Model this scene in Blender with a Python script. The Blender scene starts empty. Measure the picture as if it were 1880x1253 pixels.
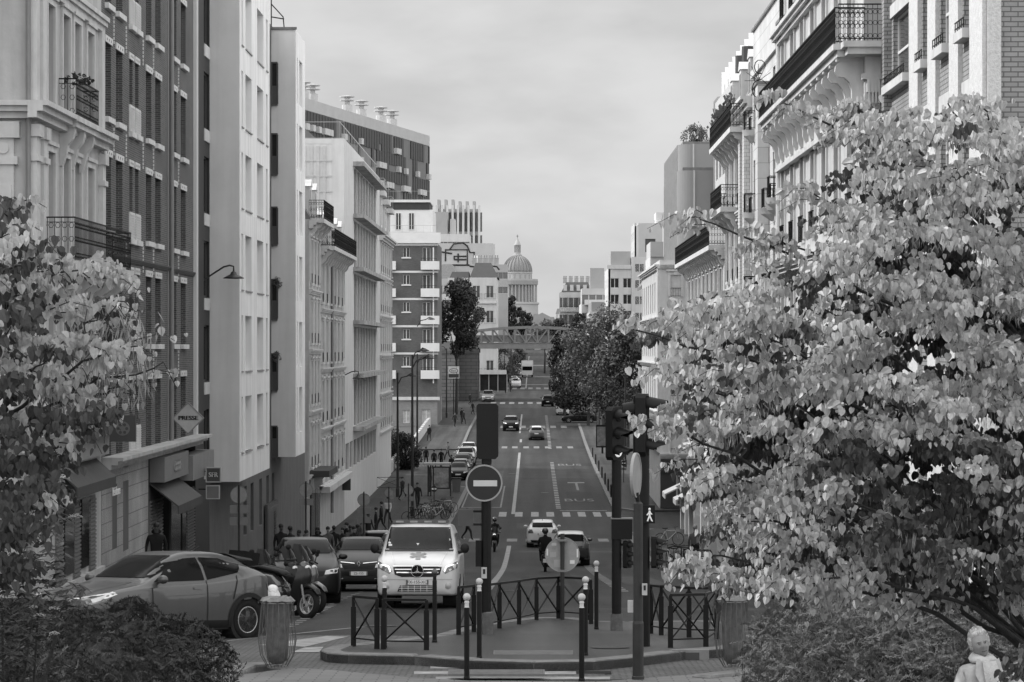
import bpy, math, random
from mathutils import Vector, Matrix, geometry
from mathutils.bvhtree import BVHTree
PI=math.pi; RD=math.radians
rnd=random.Random(11)
SC=bpy.context.scene; COL=SC.collection
FP=5000.0; VX=978.0; VY=640.0      # focal length (px of the 1880 wide photograph) and vanishing point of the street
def wx(px,Y): return (px-VX)*Y/FP
def wz(py,Y): return (VY-py)*Y/FP
PROF=[(-60,-1.75),(4,-1.75),(14,-3.3),(22,-3.95),(30,-4.3),(37.5,-4.6),(44,-4.86),(50,-5.2),(62,-5.95),(80,-7.1),(100,-8.45),(112,-9.25),(128,-10.2),(151,-11.0),(175,-11.3),(195,-11.35),(225,-11.2),(262,-10.9),(300,-10.35),(325,-9.75),(375,-9.1),(405,-8.55),(435,-7.95),(520,-6.4),(680,-4.7),(900,-2.6),(1200,0.5),(1700,8),(2300,20),(3200,24),(9000,24)]
def zr(Y):
    if Y<=PROF[0][0]: return PROF[0][1]
    for i in range(len(PROF)-1):
        if Y<=PROF[i+1][0]:
            (a,za),(b,zb)=PROF[i],PROF[i+1]
            def sl(j):
                if j<=0 or j>=len(PROF)-1: return 0
                return (PROF[j+1][1]-PROF[j-1][1])/(PROF[j+1][0]-PROF[j-1][0])
            h=b-a; t=(Y-a)/h
            return (2*t**3-3*t*t+1)*za+(t**3-2*t*t+t)*h*sl(i)+(-2*t**3+3*t*t)*zb+(t**3-t*t)*h*sl(i+1)
    return PROF[-1][1]
def gY(py,dz=0.0,lo=36.,hi=900.):
    # distance at which the road surface (raised by dz) is seen at image row py
    Y=lo
    while Y<hi:
        if VY-FP*(zr(Y)+dz)/Y<=py: return Y
        Y+=max(0.05,Y*0.001)
    return hi
def gp(px,py,dz=0.0):
    Y=gY(py,dz); return Vector((wx(px,Y),Y,zr(Y)+dz))

# ---------- materials ----------
_M={}
def mat(name,v,rough=0.8,var=0.10,scale=2.0,bump=0.0,metal=0.0,streak=0.0,spec=0.4,coat=0.0,emit=0.0,bscale=None):
    k=name
    if k in _M: return _M[k]
    m=bpy.data.materials.new(name); m.use_nodes=True; nt=m.node_tree; N=nt.nodes; L=nt.links
    p=N['Principled BSDF']; p.inputs['Roughness'].default_value=rough; p.inputs['Metallic'].default_value=metal
    p.inputs['Specular IOR Level'].default_value=spec
    p.inputs['Coat Weight'].default_value=coat
    if emit: 
        p.inputs['Emission Color'].default_value=(1,1,1,1); p.inputs['Emission Strength'].default_value=emit
    tc=N.new('ShaderNodeTexCoord'); n=N.new('ShaderNodeTexNoise'); n.inputs['Scale'].default_value=scale; n.inputs['Detail'].default_value=6; n.inputs['Roughness'].default_value=0.65
    L.new(tc.outputs['Object'],n.inputs['Vector'])
    mr=N.new('ShaderNodeMapRange'); mr.inputs[1].default_value=0.3; mr.inputs[2].default_value=0.7
    mr.inputs[3].default_value=v*(1-var); mr.inputs[4].default_value=v*(1+var); L.new(n.outputs['Fac'],mr.inputs[0]); out=mr.outputs[0]
    if streak:
        mp=N.new('ShaderNodeMapping'); mp.inputs['Scale'].default_value=(1.6,1.6,0.12); L.new(tc.outputs['Object'],mp.inputs[0])
        n2=N.new('ShaderNodeTexNoise'); n2.inputs['Scale'].default_value=1.3; n2.inputs['Detail'].default_value=5; L.new(mp.outputs[0],n2.inputs['Vector'])
        m2=N.new('ShaderNodeMapRange'); m2.inputs[1].default_value=0.42; m2.inputs[2].default_value=0.68; m2.inputs[3].default_value=1; m2.inputs[4].default_value=1-streak
        L.new(n2.outputs['Fac'],m2.inputs[0]); mm=N.new('ShaderNodeMath'); mm.operation='MULTIPLY'; L.new(out,mm.inputs[0]); L.new(m2.outputs[0],mm.inputs[1]); out=mm.outputs[0]
    L.new(out,p.inputs['Base Color'])
    if bump:
        n3=N.new('ShaderNodeTexNoise'); n3.inputs['Scale'].default_value=bscale or scale*8; n3.inputs['Detail'].default_value=4; L.new(tc.outputs['Object'],n3.inputs['Vector'])
        b=N.new('ShaderNodeBump'); b.inputs['Strength'].default_value=bump; b.inputs['Distance'].default_value=0.02; L.new(n3.outputs['Fac'],b.inputs['Height']); L.new(b.outputs[0],p.inputs['Normal'])
    _M[k]=m; return m
def brick(name,v1,v2,mort,bw,bh,ms=0.012,bump=0.4,rough=0.85,streak=0.15,off=0.5):
    if name in _M: return _M[name]
    m=bpy.data.materials.new(name); m.use_nodes=True; nt=m.node_tree; N=nt.nodes; L=nt.links; p=N['Principled BSDF']; p.inputs['Roughness'].default_value=rough
    uv=N.new('ShaderNodeUVMap'); b=N.new('ShaderNodeTexBrick'); b.offset=off; b.inputs['Scale'].default_value=1; b.inputs['Brick Width'].default_value=bw; b.inputs['Row Height'].default_value=bh
    b.inputs['Mortar Size'].default_value=ms; b.inputs['Mortar Smooth'].default_value=0.2
    for i,v in (('Color1',v1),('Color2',v2),('Mortar',mort)): b.inputs[i].default_value=(v,v,v,1)
    L.new(uv.outputs[0],b.inputs['Vector'])
    n=N.new('ShaderNodeTexNoise'); n.inputs['Scale'].default_value=0.6; n.inputs['Detail'].default_value=7; L.new(uv.outputs[0],n.inputs['Vector'])
    mr=N.new('ShaderNodeMapRange'); mr.inputs[1].default_value=.35; mr.inputs[2].default_value=.7; mr.inputs[3].default_value=1.08; mr.inputs[4].default_value=1-streak; L.new(n.outputs['Fac'],mr.inputs[0])
    mx=N.new('ShaderNodeMix'); mx.data_type='RGBA'; mx.blend_type='MULTIPLY'; mx.inputs[0].default_value=1; L.new(b.outputs['Color'],mx.inputs[6]); L.new(mr.outputs[0],mx.inputs[7]); L.new(mx.outputs[2],p.inputs['Base Color'])
    bp=N.new('ShaderNodeBump'); bp.inputs['Strength'].default_value=bump; bp.inputs['Distance'].default_value=0.01; bp.invert=True; L.new(b.outputs['Fac'],bp.inputs['Height']); L.new(bp.outputs[0],p.inputs['Normal'])
    _M[name]=m; return m
def glassmat(name,v,rough=0.06,spec=0.6):
    return mat(name,v,rough,0.35,0.7,spec=spec)
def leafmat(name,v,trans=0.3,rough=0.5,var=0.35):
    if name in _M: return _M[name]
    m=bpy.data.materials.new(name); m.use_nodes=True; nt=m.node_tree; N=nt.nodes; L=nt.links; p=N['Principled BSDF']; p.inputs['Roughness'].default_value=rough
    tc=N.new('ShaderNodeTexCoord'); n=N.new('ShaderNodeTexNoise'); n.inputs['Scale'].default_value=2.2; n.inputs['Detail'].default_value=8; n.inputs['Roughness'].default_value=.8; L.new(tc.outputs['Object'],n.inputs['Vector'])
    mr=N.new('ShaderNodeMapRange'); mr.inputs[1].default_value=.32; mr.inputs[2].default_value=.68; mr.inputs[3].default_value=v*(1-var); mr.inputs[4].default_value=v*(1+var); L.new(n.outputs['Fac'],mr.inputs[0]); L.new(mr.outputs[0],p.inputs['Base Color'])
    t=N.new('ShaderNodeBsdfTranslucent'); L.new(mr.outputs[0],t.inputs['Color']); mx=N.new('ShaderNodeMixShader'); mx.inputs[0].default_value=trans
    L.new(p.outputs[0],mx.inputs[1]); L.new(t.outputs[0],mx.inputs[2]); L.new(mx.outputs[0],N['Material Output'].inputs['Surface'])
    _M[name]=m; return m

# ---------- mesh builder ----------
class MB:
    def __init__(s): s.v=[]; s.f=[]; s.m=[]; s.mi=0; s.sm=[]; s.smooth=False
    def add(s,vs,fs):
        b=len(s.v); s.v+= [tuple(a) for a in vs]
        for f in fs: s.f.append(tuple(b+i for i in f)); s.m.append(s.mi); s.sm.append(s.smooth)
    def box(s,x0,x1,y0,y1,z0,z1):
        s.add([(x0,y0,z0),(x1,y0,z0),(x1,y1,z0),(x0,y1,z0),(x0,y0,z1),(x1,y0,z1),(x1,y1,z1),(x0,y1,z1)],[(0,3,2,1),(4,5,6,7),(0,1,5,4),(1,2,6,5),(2,3,7,6),(3,0,4,7)]); return s
    def quad(s,a,b,c,d): s.add([a,b,c,d],[(0,1,2,3)]); return s
    def prism(s,poly,d,axis='z',lo=0.0):
        # poly: list of 2D points, extruded by d along axis
        n=len(poly)
        def P(p,h):
            if axis=='z': return (p[0],p[1],lo+h)
            if axis=='y': return (p[0],lo+h,p[1])
            return (lo+h,p[0],p[1])
        s.add([P(p,0) for p in poly]+[P(p,d) for p in poly],[tuple(range(n))[::-1],tuple(range(n,2*n))]+[(i,(i+1)%n,n+(i+1)%n,n+i) for i in range(n)]); return s
    def tube(s,pts,r,n=6,caps=True,r1=None):
        pts=[Vector(p) for p in pts]; m=len(pts); rings=[]
        t=(pts[1]-pts[0]).normalized(); a=t.orthogonal().normalized()
        for i,p in enumerate(pts):
            if i==0: d=pts[1]-p
            elif i==m-1: d=p-pts[i-1]
            else: d=(pts[i+1]-p).normalized()+(p-pts[i-1]).normalized()
            if d.length<1e-9: d=t
            d.normalize(); a=(a-d*a.dot(d)); a=a.normalized() if a.length>1e-6 else d.orthogonal().normalized(); b=d.cross(a)
            rr=r[i] if isinstance(r,(list,tuple)) else (r if r1 is None else r+(r1-r)*i/(m-1))
            rings.append([p+(a*math.cos(2*PI*k/n)+b*math.sin(2*PI*k/n))*rr for k in range(n)])
        vs=[v for ring in rings for v in ring]; fs=[]
        for i in range(m-1):
            for k in range(n): fs.append((i*n+k,i*n+(k+1)%n,(i+1)*n+(k+1)%n,(i+1)*n+k))
        if caps: fs+= [tuple(range(n))[::-1],tuple(range((m-1)*n,m*n))]
        s.add(vs,fs); return s
    def lathe(s,prof,c=(0,0,0),n=12,axis='z',a0=0,a1=2*PI,caps=True):
        full=abs(a1-a0-2*PI)<1e-6; k=n if full else n+1; vs=[]
        for r,h in prof:
            for i in range(k):
                t=a0+(a1-a0)*i/n; x,y=r*math.cos(t),r*math.sin(t)
                p=(x,y,h) if axis=='z' else ((x,h,y) if axis=='y' else (h,x,y)); vs.append((c[0]+p[0],c[1]+p[1],c[2]+p[2]))
        fs=[]
        for j in range(len(prof)-1):
            for i in range(n):
                i2=(i+1)%k; fs.append((j*k+i,j*k+i2,(j+1)*k+i2,(j+1)*k+i))
        if full and caps and math.dist(prof[0],prof[-1])>1e-6:
            if prof[0][0]>1e-6: fs.append(tuple(range(k))[::-1])
            if prof[-1][0]>1e-6: fs.append(tuple(range((len(prof)-1)*k,len(prof)*k)))
        s.add(vs,fs); return s
    def ball(s,c,r,n=10,m=6,sc=(1,1,1)):
        b=len(s.v); s.lathe([(r*math.sin(PI*j/m)+1e-5*(j in(0,m)),-r*math.cos(PI*j/m)) for j in range(m+1)],(0,0,0),n)
        for i in range(b,len(s.v)):
            v=s.v[i]; s.v[i]=(c[0]+v[0]*sc[0],c[1]+v[1]*sc[1],c[2]+v[2]*sc[2])
        return s
    def xf(s,M,start=0):
        for i in range(start,len(s.v)): s.v[i]=tuple(M@Vector(s.v[i]))
        return s
    def mesh(s,name,mats,smooth=None):
        me=bpy.data.meshes.new(name); me.from_pydata(s.v,[],s.f); 
        if not isinstance(mats,(list,tuple)): mats=[mats]
        for m in mats: me.materials.append(m)
        me.polygons.foreach_set('material_index',s.m)
        sm=s.sm if smooth is None else [smooth]*len(s.f); me.polygons.foreach_set('use_smooth',sm)
        me.update(); uv=me.uv_layers.new(name='UVMap'); d=[0.0]*(2*len(me.loops)); V=me.vertices
        for p in me.polygons:
            nx,ny,nz=abs(p.normal.x),abs(p.normal.y),abs(p.normal.z)
            for li in p.loop_indices:
                c=V[me.loops[li].vertex_index].co
                if nz>nx and nz>ny: d[2*li]=c.x; d[2*li+1]=c.y
                elif nx>ny: d[2*li]=c.y+0.11; d[2*li+1]=c.z
                else: d[2*li]=c.x; d[2*li+1]=c.z
        uv.data.foreach_set('uv',d); return me
    def build(s,name,mats,parent=None,smooth=None,loc=None,rz=0,label=None):
        return ob(name,s.mesh(name,mats,smooth),parent,loc,rz,label)
def ob(name,me,parent=None,loc=None,rz=0,label=None):
    o=bpy.data.objects.new(name,me); COL.objects.link(o)
    if parent is not None: o.parent=parent
    if loc is not None: o.location=loc
    if rz: o.rotation_euler=(0,0,rz)
    if label: o['label']=label
    return o
def thing(name,label,cat,loc=(0,0,0),rz=0,group=None):
    o=bpy.data.objects.new(name,None); COL.objects.link(o); o.location=loc; o.rotation_euler=(0,0,rz); o.empty_display_size=.3
    return tag(o,label,cat,group)
def tag(o,label=None,cat=None,group=None,kind=None):
    if label: o['label']=label
    if cat: o['category']=cat
    if group: o['group']=group
    if kind: o['kind']=kind
    return o
def kids(o): return [c for c in bpy.data.objects if c.parent==o]
_KC={}
def copy_tree(o,label=None,loc=None,rz=None,parent=None,group=None):
    # a thing with copies of its parts and their sub-parts
    c=o.copy(); COL.objects.link(c); c.parent=parent
    if label: c['label']=label
    if group: c['group']=group
    if loc is not None: c.location=loc
    if rz is not None: c.rotation_euler=(0,0,rz)
    if o.name not in _KC: _KC[o.name]=kids(o)
    for k in _KC[o.name]: copy_tree(k,parent=c)
    return c
def struct(name,mb,m,smooth=None): return tag(mb.build(name,m,smooth=smooth),kind='structure')
def rotz(a): return Matrix.Rotation(a,4,'Z')
def text_mb(txt,size,depth=0.01,font_scale_x=1.0,align='CENTER'):
    cu=bpy.data.curves.new('t','FONT'); cu.body=txt; cu.size=size; cu.extrude=depth/2; cu.align_x=align; cu.align_y='CENTER'; cu.resolution_u=3
    o=bpy.data.objects.new('t',cu); COL.objects.link(o); dg=bpy.context.evaluated_depsgraph_get(); me=bpy.data.meshes.new_from_object(o.evaluated_get(dg))
    b=MB(); b.add([(v.co.x*font_scale_x,v.co.y,v.co.z) for v in me.vertices],[tuple(p.vertices) for p in me.polygons])
    bpy.data.objects.remove(o); bpy.data.curves.remove(cu); bpy.data.meshes.remove(me); return b
def lettering(name,txt,size,m,parent,loc,face='-y',rz=None,sx=1.0,depth=.012,label=None,bold=0):
    # upright letters; reads along local x, facing -y, then turned by rz
    b=text_mb(txt,size,depth,sx); b.xf(Matrix.Rotation(PI/2,4,'X'))
    if bold: 
        c=MB(); 
        for dx in (-bold,0,bold):
            c.add([(x+dx,y-0.0004*(dx!=0),z) for x,y,z in b.v],b.f)
        b=c
    return b.build(name,m,parent,loc=loc,rz=rz or 0,label=label)

# ---------- facades ----------
GD=glassmat('glass_dark',0.02,.08,.4); GM=glassmat('glass_mid',0.07,.1,.5); GL=mat('glass_curtained',0.42,0.25,0.3,3,spec=.5)
WHITE=mat('white_frame_paint',0.62,0.5,0.08); DKF=mat('dark_frame_paint',0.06,0.5,0.1); IRON=mat('wrought_iron',0.010,0.6,0.2,spec=.2)
ZINC=mat('zinc_roof',0.16,0.45,0.25,1.2,streak=.3); SLATE=mat('slate_roof',0.06,0.6,0.3,3); 
_WC={}
def win_meshes(w,h,style,gl,fr):
    k=(round(w,2),round(h,2),style,gl.name,fr.name)
    if k in _WC: return _WC[k]
    f=MB(); t=.055 if w>.5 else .04; D=.06
    f.box(0,t,0,D,0,h); f.box(w-t,w,0,D,0,h); f.box(t,w-t,0,D,0,t); f.box(t,w-t,0,D,h-t,h)
    if style in('casement','cross'):
        f.box(w/2-.045,w/2+.045,-.01,D,t,h-t)
    if style=='cross': f.box(t,w/2-.045,0,D,h*.68,h*.68+.05); f.box(w/2+.045,w-t,0,D,h*.68,h*.68+.05)
    if style=='sash': f.box(t,w-t,-.01,D,h*.45,h*.45+.07)
    if style=='grid':
        for i in (1,2): f.box(t,w-t,0.01,D,h*i/3-.02,h*i/3+.02)
        f.box(w/2-.03,w/2+.03,0,D,t,h-t)
    p=MB(); p.box(t*.6,w-t*.6,.03,.045,t*.6,h-t*.6)
    r=(f.mesh('window_frame',fr),p.mesh('pane',gl)); _WC[k]=r; return r
class Fac:
    def __init__(s,root,ox,oy,th,oz=0):
        s.root=root; s.o=Vector((ox,oy,0)); s.th=th; s.L=Vector((ox,oy,0))-Vector((root.location.x,root.location.y,root.location.z))
    def put(s,name,mb,m,parent=None,label=None,smooth=None):
        if parent is None: return mb.build(name,m,s.root,loc=s.L,rz=s.th,label=label,smooth=smooth)
        return mb.build(name,m,parent,label=label,smooth=smooth)
    def wall(s,L,z0,z1,ops,m,depth=.25,back=8.0,name='wall',label=None,extra=None):
        us=sorted(set([0,L]+[round(q,3) for o in ops for q in o[:2] if 0<q<L])); zs=sorted(set([z0,z1]+[round(q,3) for o in ops for q in o[2:4] if z0<q<z1])); b=MB()
        O=[tuple(round(q,3) for q in o[:4]) for o in ops]
        for i in range(len(us)-1):
            j=0
            while j<len(zs)-1:
                uc=(us[i]+us[i+1])/2; zc=(zs[j]+zs[j+1])/2
                if any(o[0]<uc<o[1] and o[2]<zc<o[3] for o in O): j+=1; continue
                k=j
                while k+1<len(zs)-1 and not any(o[0]<uc<o[1] and o[2]<(zs[k+1]+zs[k+2])/2<o[3] for o in O): k+=1
                b.quad((us[i],0,zs[j]),(us[i+1],0,zs[j]),(us[i+1],0,zs[k+1]),(us[i],0,zs[k+1])); j=k+1
        for a,c,lo,hi in O:
            d=depth; b.quad((a,0,lo),(a,0,hi),(a,d,hi),(a,d,lo)); b.quad((c,0,lo),(c,d,lo),(c,d,hi),(c,0,hi)); b.quad((a,0,lo),(a,d,lo),(c,d,lo),(c,0,lo)); b.quad((a,0,hi),(c,0,hi),(c,d,hi),(a,d,hi))
        e=depth+.04
        b.quad((0,0,z0),(0,0,z1),(0,e,z1),(0,e,z0)); b.quad((L,0,z0),(L,e,z0),(L,e,z1),(L,0,z1)); b.quad((0,0,z1),(L,0,z1),(L,e,z1),(0,e,z1)); b.quad((0,0,z0),(0,e,z0),(L,e,z0),(L,0,z0))
        if back: b.box(0,L,e+.001,back,z0,z1)
        if extra: extra(b)
        return s.put(name,b,m,label=label)
    def win(s,u0,u1,z0,z1,style='casement',gl=None,fr=None,d=.17,name='window',open_=None):
        if gl is None: gl=rnd.choice([GD,GD,GM,GM,GL]) 
        fm,pm=win_meshes(u1-u0,z1-z0,style,gl,fr or WHITE); c,sn=math.cos(s.th),math.sin(s.th)
        p=s.L+Vector((c*u0-sn*d,sn*u0+c*d,z0))
        f=ob(name,fm,s.root,p,s.th); ob('pane',pm,f); return f
    def wins(s,ops,style='casement',gl=None,fr=None,d=.17):
        for o in ops: s.win(*o[:4],style=style,gl=gl,fr=fr,d=d)
    def box(s,name,u0,u1,d0,d1,z0,z1,m,parent=None,label=None):   # d measured outwards from the wall
        return s.put(name,MB().box(u0,u1,-d1,-d0,z0,z1),m,parent,label)
    def ledge(s,name,u0,u1,z,h,out,m,ends=True):
        # moulded string course: three stepped fillets
        b=MB(); b.box(u0,u1,-out*.45,0,z-h,z-h*.62); b.box(u0-(.45*0 if not ends else .0),u1,-out*.75,0,z-h*.62,z-h*.3); b.box(u0,u1,-out,0,z-h*.3,z)
        return s.put(name,b,m)
    def rail(s,u0,u1,d,z0,z1,m=None,step=.13,ends=True,style='bars',name='railing',ret=None):
        b=MB(); d=-d; m=m or IRON; w=.014
        def run(p,q):
            p=Vector(p); q=Vector(q); Ln=(q-p).length; n=max(1,int(Ln/step)); D=(q-p)/n
            for z,r in ((z1,.025),(z0+.06,.016)): b.tube([(p.x,p.y,z),(q.x,q.y,z)],r,4)
            if style!='bars': b.tube([(p.x,p.y,z1-.12),(q.x,q.y,z1-.12)],.012,4)
            for i in range(n+1):
                c=p+D*i; b.box(c.x-w/2,c.x+w/2,c.y-w/2,c.y+w/2,z0,z1)
            if style=='scroll':
                tv=(q-p).normalized(); h=z1-z0
                for i in range(n):
                    c=p+D*(i+.5); rr=min(.06,D.length*.45)
                    for zc in (z0+.14,z0+h*.5,z1-.2):
                        pts=[(c.x+tv.x*rr*math.cos(a),c.y+tv.y*rr*math.cos(a),zc+rr*1.15*math.sin(a)) for a in [k*PI/3 for k in range(7)]]
                        b.tube(pts,.009,3,caps=False)
        run((u0,d,0),(u1,d,0))
        if ends: run((u0,0,0),(u0,d,0)); run((u1,0,0),(u1,d,0))
        return s.put(name,b,m)
def corbel(b,u,w,z,h,out):
    # S-curved bracket under a slab; u centre, top at z
    pts=[(0,z),(-out,z),(-out,z-.12*h),(-out*.86,z-.3*h),(-out*.55,z-.45*h),(-out*.45,z-.65*h),(-out*.3,z-.85*h),(-.06,z-h),(0,z-h)]
    b.prism(pts,w,'x',u-w/2)
def chimney(root,x,y,z,w=.8,d=.5,h=1.2,n=3,m=None):
    m=m or mat('chimney_render',.36,.85,.2,2)
    b=MB().box(-w/2,w/2,-d/2,d/2,0,h); b.box(-w/2-.05,w/2+.05,-d/2-.05,d/2+.05,h,h+.1)
    o=b.build('chimney',m,root,loc=(x-root.location.x,y-root.location.y,z-root.location.z))
    for i in range(n):
        c=MB().lathe([(.11,0),(.1,.35),(.14,.36),(.14,.42),(.04,.5)],(0,0,0),8); c.build('chimney_pot',mat('clay_pot',.25,.7,.3),o,loc=(-w/2+w*(i+.5)/n,0,h+.1))
    return o
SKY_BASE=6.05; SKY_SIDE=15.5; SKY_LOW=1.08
# ---------- camera, sun, sky ----------
cam=bpy.data.cameras.new('camera'); co=bpy.data.objects.new('camera',cam); COL.objects.link(co); SC.camera=co
cam.sensor_width=36; cam.lens=FP/1880*36; cam.shift_x=-(VX-940)/1880; cam.shift_y=(VY-626.5)/1880
cam.clip_start=.5; cam.clip_end=12000; co.location=(0,0,0); co.rotation_euler=(PI/2,0,0)
SUN_AZ=RD(279); SUN_EL=RD(41)     # azimuth measured clockwise from +Y: to the left of the street
sd=Vector((math.sin(SUN_AZ)*math.cos(SUN_EL),math.cos(SUN_AZ)*math.cos(SUN_EL),math.sin(SUN_EL)))
sl=bpy.data.lights.new('sun','SUN'); sl.energy=3.4; sl.angle=RD(1.2); sl.color=(1,1,1); so=bpy.data.objects.new('sun',sl); COL.objects.link(so); so.rotation_euler=sd.to_track_quat('Z','Y').to_euler(); so.location=(-40,-40,60)
w=bpy.data.worlds.new('World'); SC.world=w; w.use_nodes=True; N=w.node_tree.nodes; L=w.node_tree.links; bg=N['Background']
sky=N.new('ShaderNodeTexSky'); sky.sky_type='NISHITA'; sky.sun_disc=False; sky.sun_elevation=SUN_EL; sky.sun_rotation=SUN_AZ; sky.air_density=1.0; sky.dust_density=2.5
bw=N.new('ShaderNodeRGBToBW'); L.new(sky.outputs[0],bw.inputs[0])
tc=N.new('ShaderNodeTexCoord')
sep=N.new('ShaderNodeSeparateXYZ'); L.new(tc.outputs['Generated'],sep.inputs[0])
def math_(op,a,b=None,c=None):
    n=N.new('ShaderNodeMath'); n.operation=op
    for i,x in enumerate((a,b,c)):
        if x is None: continue
        if isinstance(x,(int,float)): n.inputs[i].default_value=x
        else: L.new(x,n.inputs[i])
    return n.outputs[0]
def maprange(x,a,b,c,d,smooth=True):
    n=N.new('ShaderNodeMapRange'); n.interpolation_type='SMOOTHSTEP' if smooth else 'LINEAR'; L.new(x,n.inputs[0])
    for i,v in enumerate((a,b,c,d)): n.inputs[i+1].default_value=v
    return n.outputs[0]
# cloud deck: noise stretched along the horizon (two scales)
mp=N.new('ShaderNodeMapping'); mp.inputs['Scale'].default_value=(1,1,2.6); L.new(tc.outputs['Generated'],mp.inputs[0])
n1=N.new('ShaderNodeTexNoise'); n1.inputs['Scale'].default_value=9; n1.inputs['Detail'].default_value=5; n1.inputs['Roughness'].default_value=.5; n1.inputs['Distortion'].default_value=.25; L.new(mp.outputs[0],n1.inputs['Vector'])
n2=N.new('ShaderNodeTexNoise'); n2.inputs['Scale'].default_value=30; n2.inputs['Detail'].default_value=6; n2.inputs['Roughness'].default_value=.45; L.new(mp.outputs[0],n2.inputs['Vector'])
c1=maprange(n1.outputs['Fac'],.36,.66,-1,1); c2=maprange(n2.outputs['Fac'],.32,.72,-1,1)
cl=math_('ADD',math_('MULTIPLY',c1,.09),math_('MULTIPLY',c2,.04)); cl=math_('ADD',cl,1.0)
# overcast veil: even bright cloud, brighter around the sun side, with added fill overhead, east and behind, weighted with the Nishita sky
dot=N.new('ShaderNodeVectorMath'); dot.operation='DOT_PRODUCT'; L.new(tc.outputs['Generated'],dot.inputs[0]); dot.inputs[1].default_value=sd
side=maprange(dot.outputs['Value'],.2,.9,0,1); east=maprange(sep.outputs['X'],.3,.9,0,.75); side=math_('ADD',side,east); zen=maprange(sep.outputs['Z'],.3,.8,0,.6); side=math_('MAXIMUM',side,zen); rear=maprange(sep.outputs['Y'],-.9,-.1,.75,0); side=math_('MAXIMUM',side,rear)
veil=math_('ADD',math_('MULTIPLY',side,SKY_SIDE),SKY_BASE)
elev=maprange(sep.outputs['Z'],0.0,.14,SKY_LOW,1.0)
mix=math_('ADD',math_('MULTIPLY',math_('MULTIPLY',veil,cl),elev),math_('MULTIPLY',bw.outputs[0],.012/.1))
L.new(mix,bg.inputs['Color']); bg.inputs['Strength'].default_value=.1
SC.view_settings.view_transform='Standard'; SC.view_settings.look='None'; SC.view_settings.exposure=0; SC.view_settings.gamma=1
SC.cycles.max_bounces=6; SC.cycles.diffuse_bounces=3; SC.cycles.transparent_max_bounces=8
# ---------- ground, road, pavements ----------
def yrange(a,b,step=None):
    ys=[a]; 
    while ys[-1]<b-1e-6:
        y=ys[-1]; ys.append(min(b,y+(step or max(1.0,abs(y)*.02))))
    return ys
def strip(xa,xb,Y0,Y1,dz=0.0,side=0.0,mb=None,step=None,nx=1):
    fa=xa if callable(xa) else (lambda y:xa); fb=xb if callable(xb) else (lambda y:xb)
    b=mb or MB(); ys=yrange(Y0,Y1,step); vs=[]
    for y in ys:
        z=zr(y)+dz
        for i in range(nx+1): vs.append((fa(y)+(fb(y)-fa(y))*i/nx,y,z))
    k=nx+1; b.add(vs,[(j*k+i,j*k+i+1,(j+1)*k+i+1,(j+1)*k+i) for j in range(len(ys)-1) for i in range(nx)])
    if side:
        for f in (fa,fb):
            vs=[]; 
            for y in ys: vs+= [(f(y),y,zr(y)+dz),(f(y),y,zr(y)+dz-side)]
            b.add(vs,[(2*j,2*j+1,2*j+3,2*j+2) for j in range(len(ys)-1)])
        for y in (Y0,Y1): b.quad((fa(y),y,zr(y)+dz),(fb(y),y,zr(y)+dz),(fb(y),y,zr(y)+dz-side),(fa(y),y,zr(y)+dz-side))
    return b
def slab(poly,dz,side=0.0,mb=None,dens=1.2):
    # polygon of (X,Y) draped on the ground profile
    b=mb or MB(); P=[]
    for i,p in enumerate(poly):
        q=poly[(i+1)%len(poly)]; n=max(1,int(math.dist(p,q)/dens)); P+= [(p[0]+(q[0]-p[0])*k/n,p[1]+(q[1]-p[1])*k/n) for k in range(n)]
    pts=[Vector(p) for p in P]; n0=len(pts); x0=min(p[0] for p in P); x1=max(p[0] for p in P); y0=min(p[1] for p in P); y1=max(p[1] for p in P)
    y=y0+dens/2
    while y<y1:
        x=x0+dens/2
        while x<x1: pts.append(Vector((x+.01*math.sin(y*9),y+.01*math.sin(x*7)))); x+=dens
        y+=dens
    r=geometry.delaunay_2d_cdt(pts,[(i,(i+1)%n0) for i in range(n0)],[],1,1e-5)
    b.add([(v[0],v[1],zr(v[1])+dz) for v in r[0]],[tuple(f) for f in r[2]])
    if side:
        n=len(P); b.add([(p[0],p[1],zr(p[1])+dz) for p in P]+[(p[0],p[1],zr(p[1])+dz-side) for p in P],[(i,(i+1)%n,n+(i+1)%n,n+i) for i in range(n)])
    return b
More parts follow.
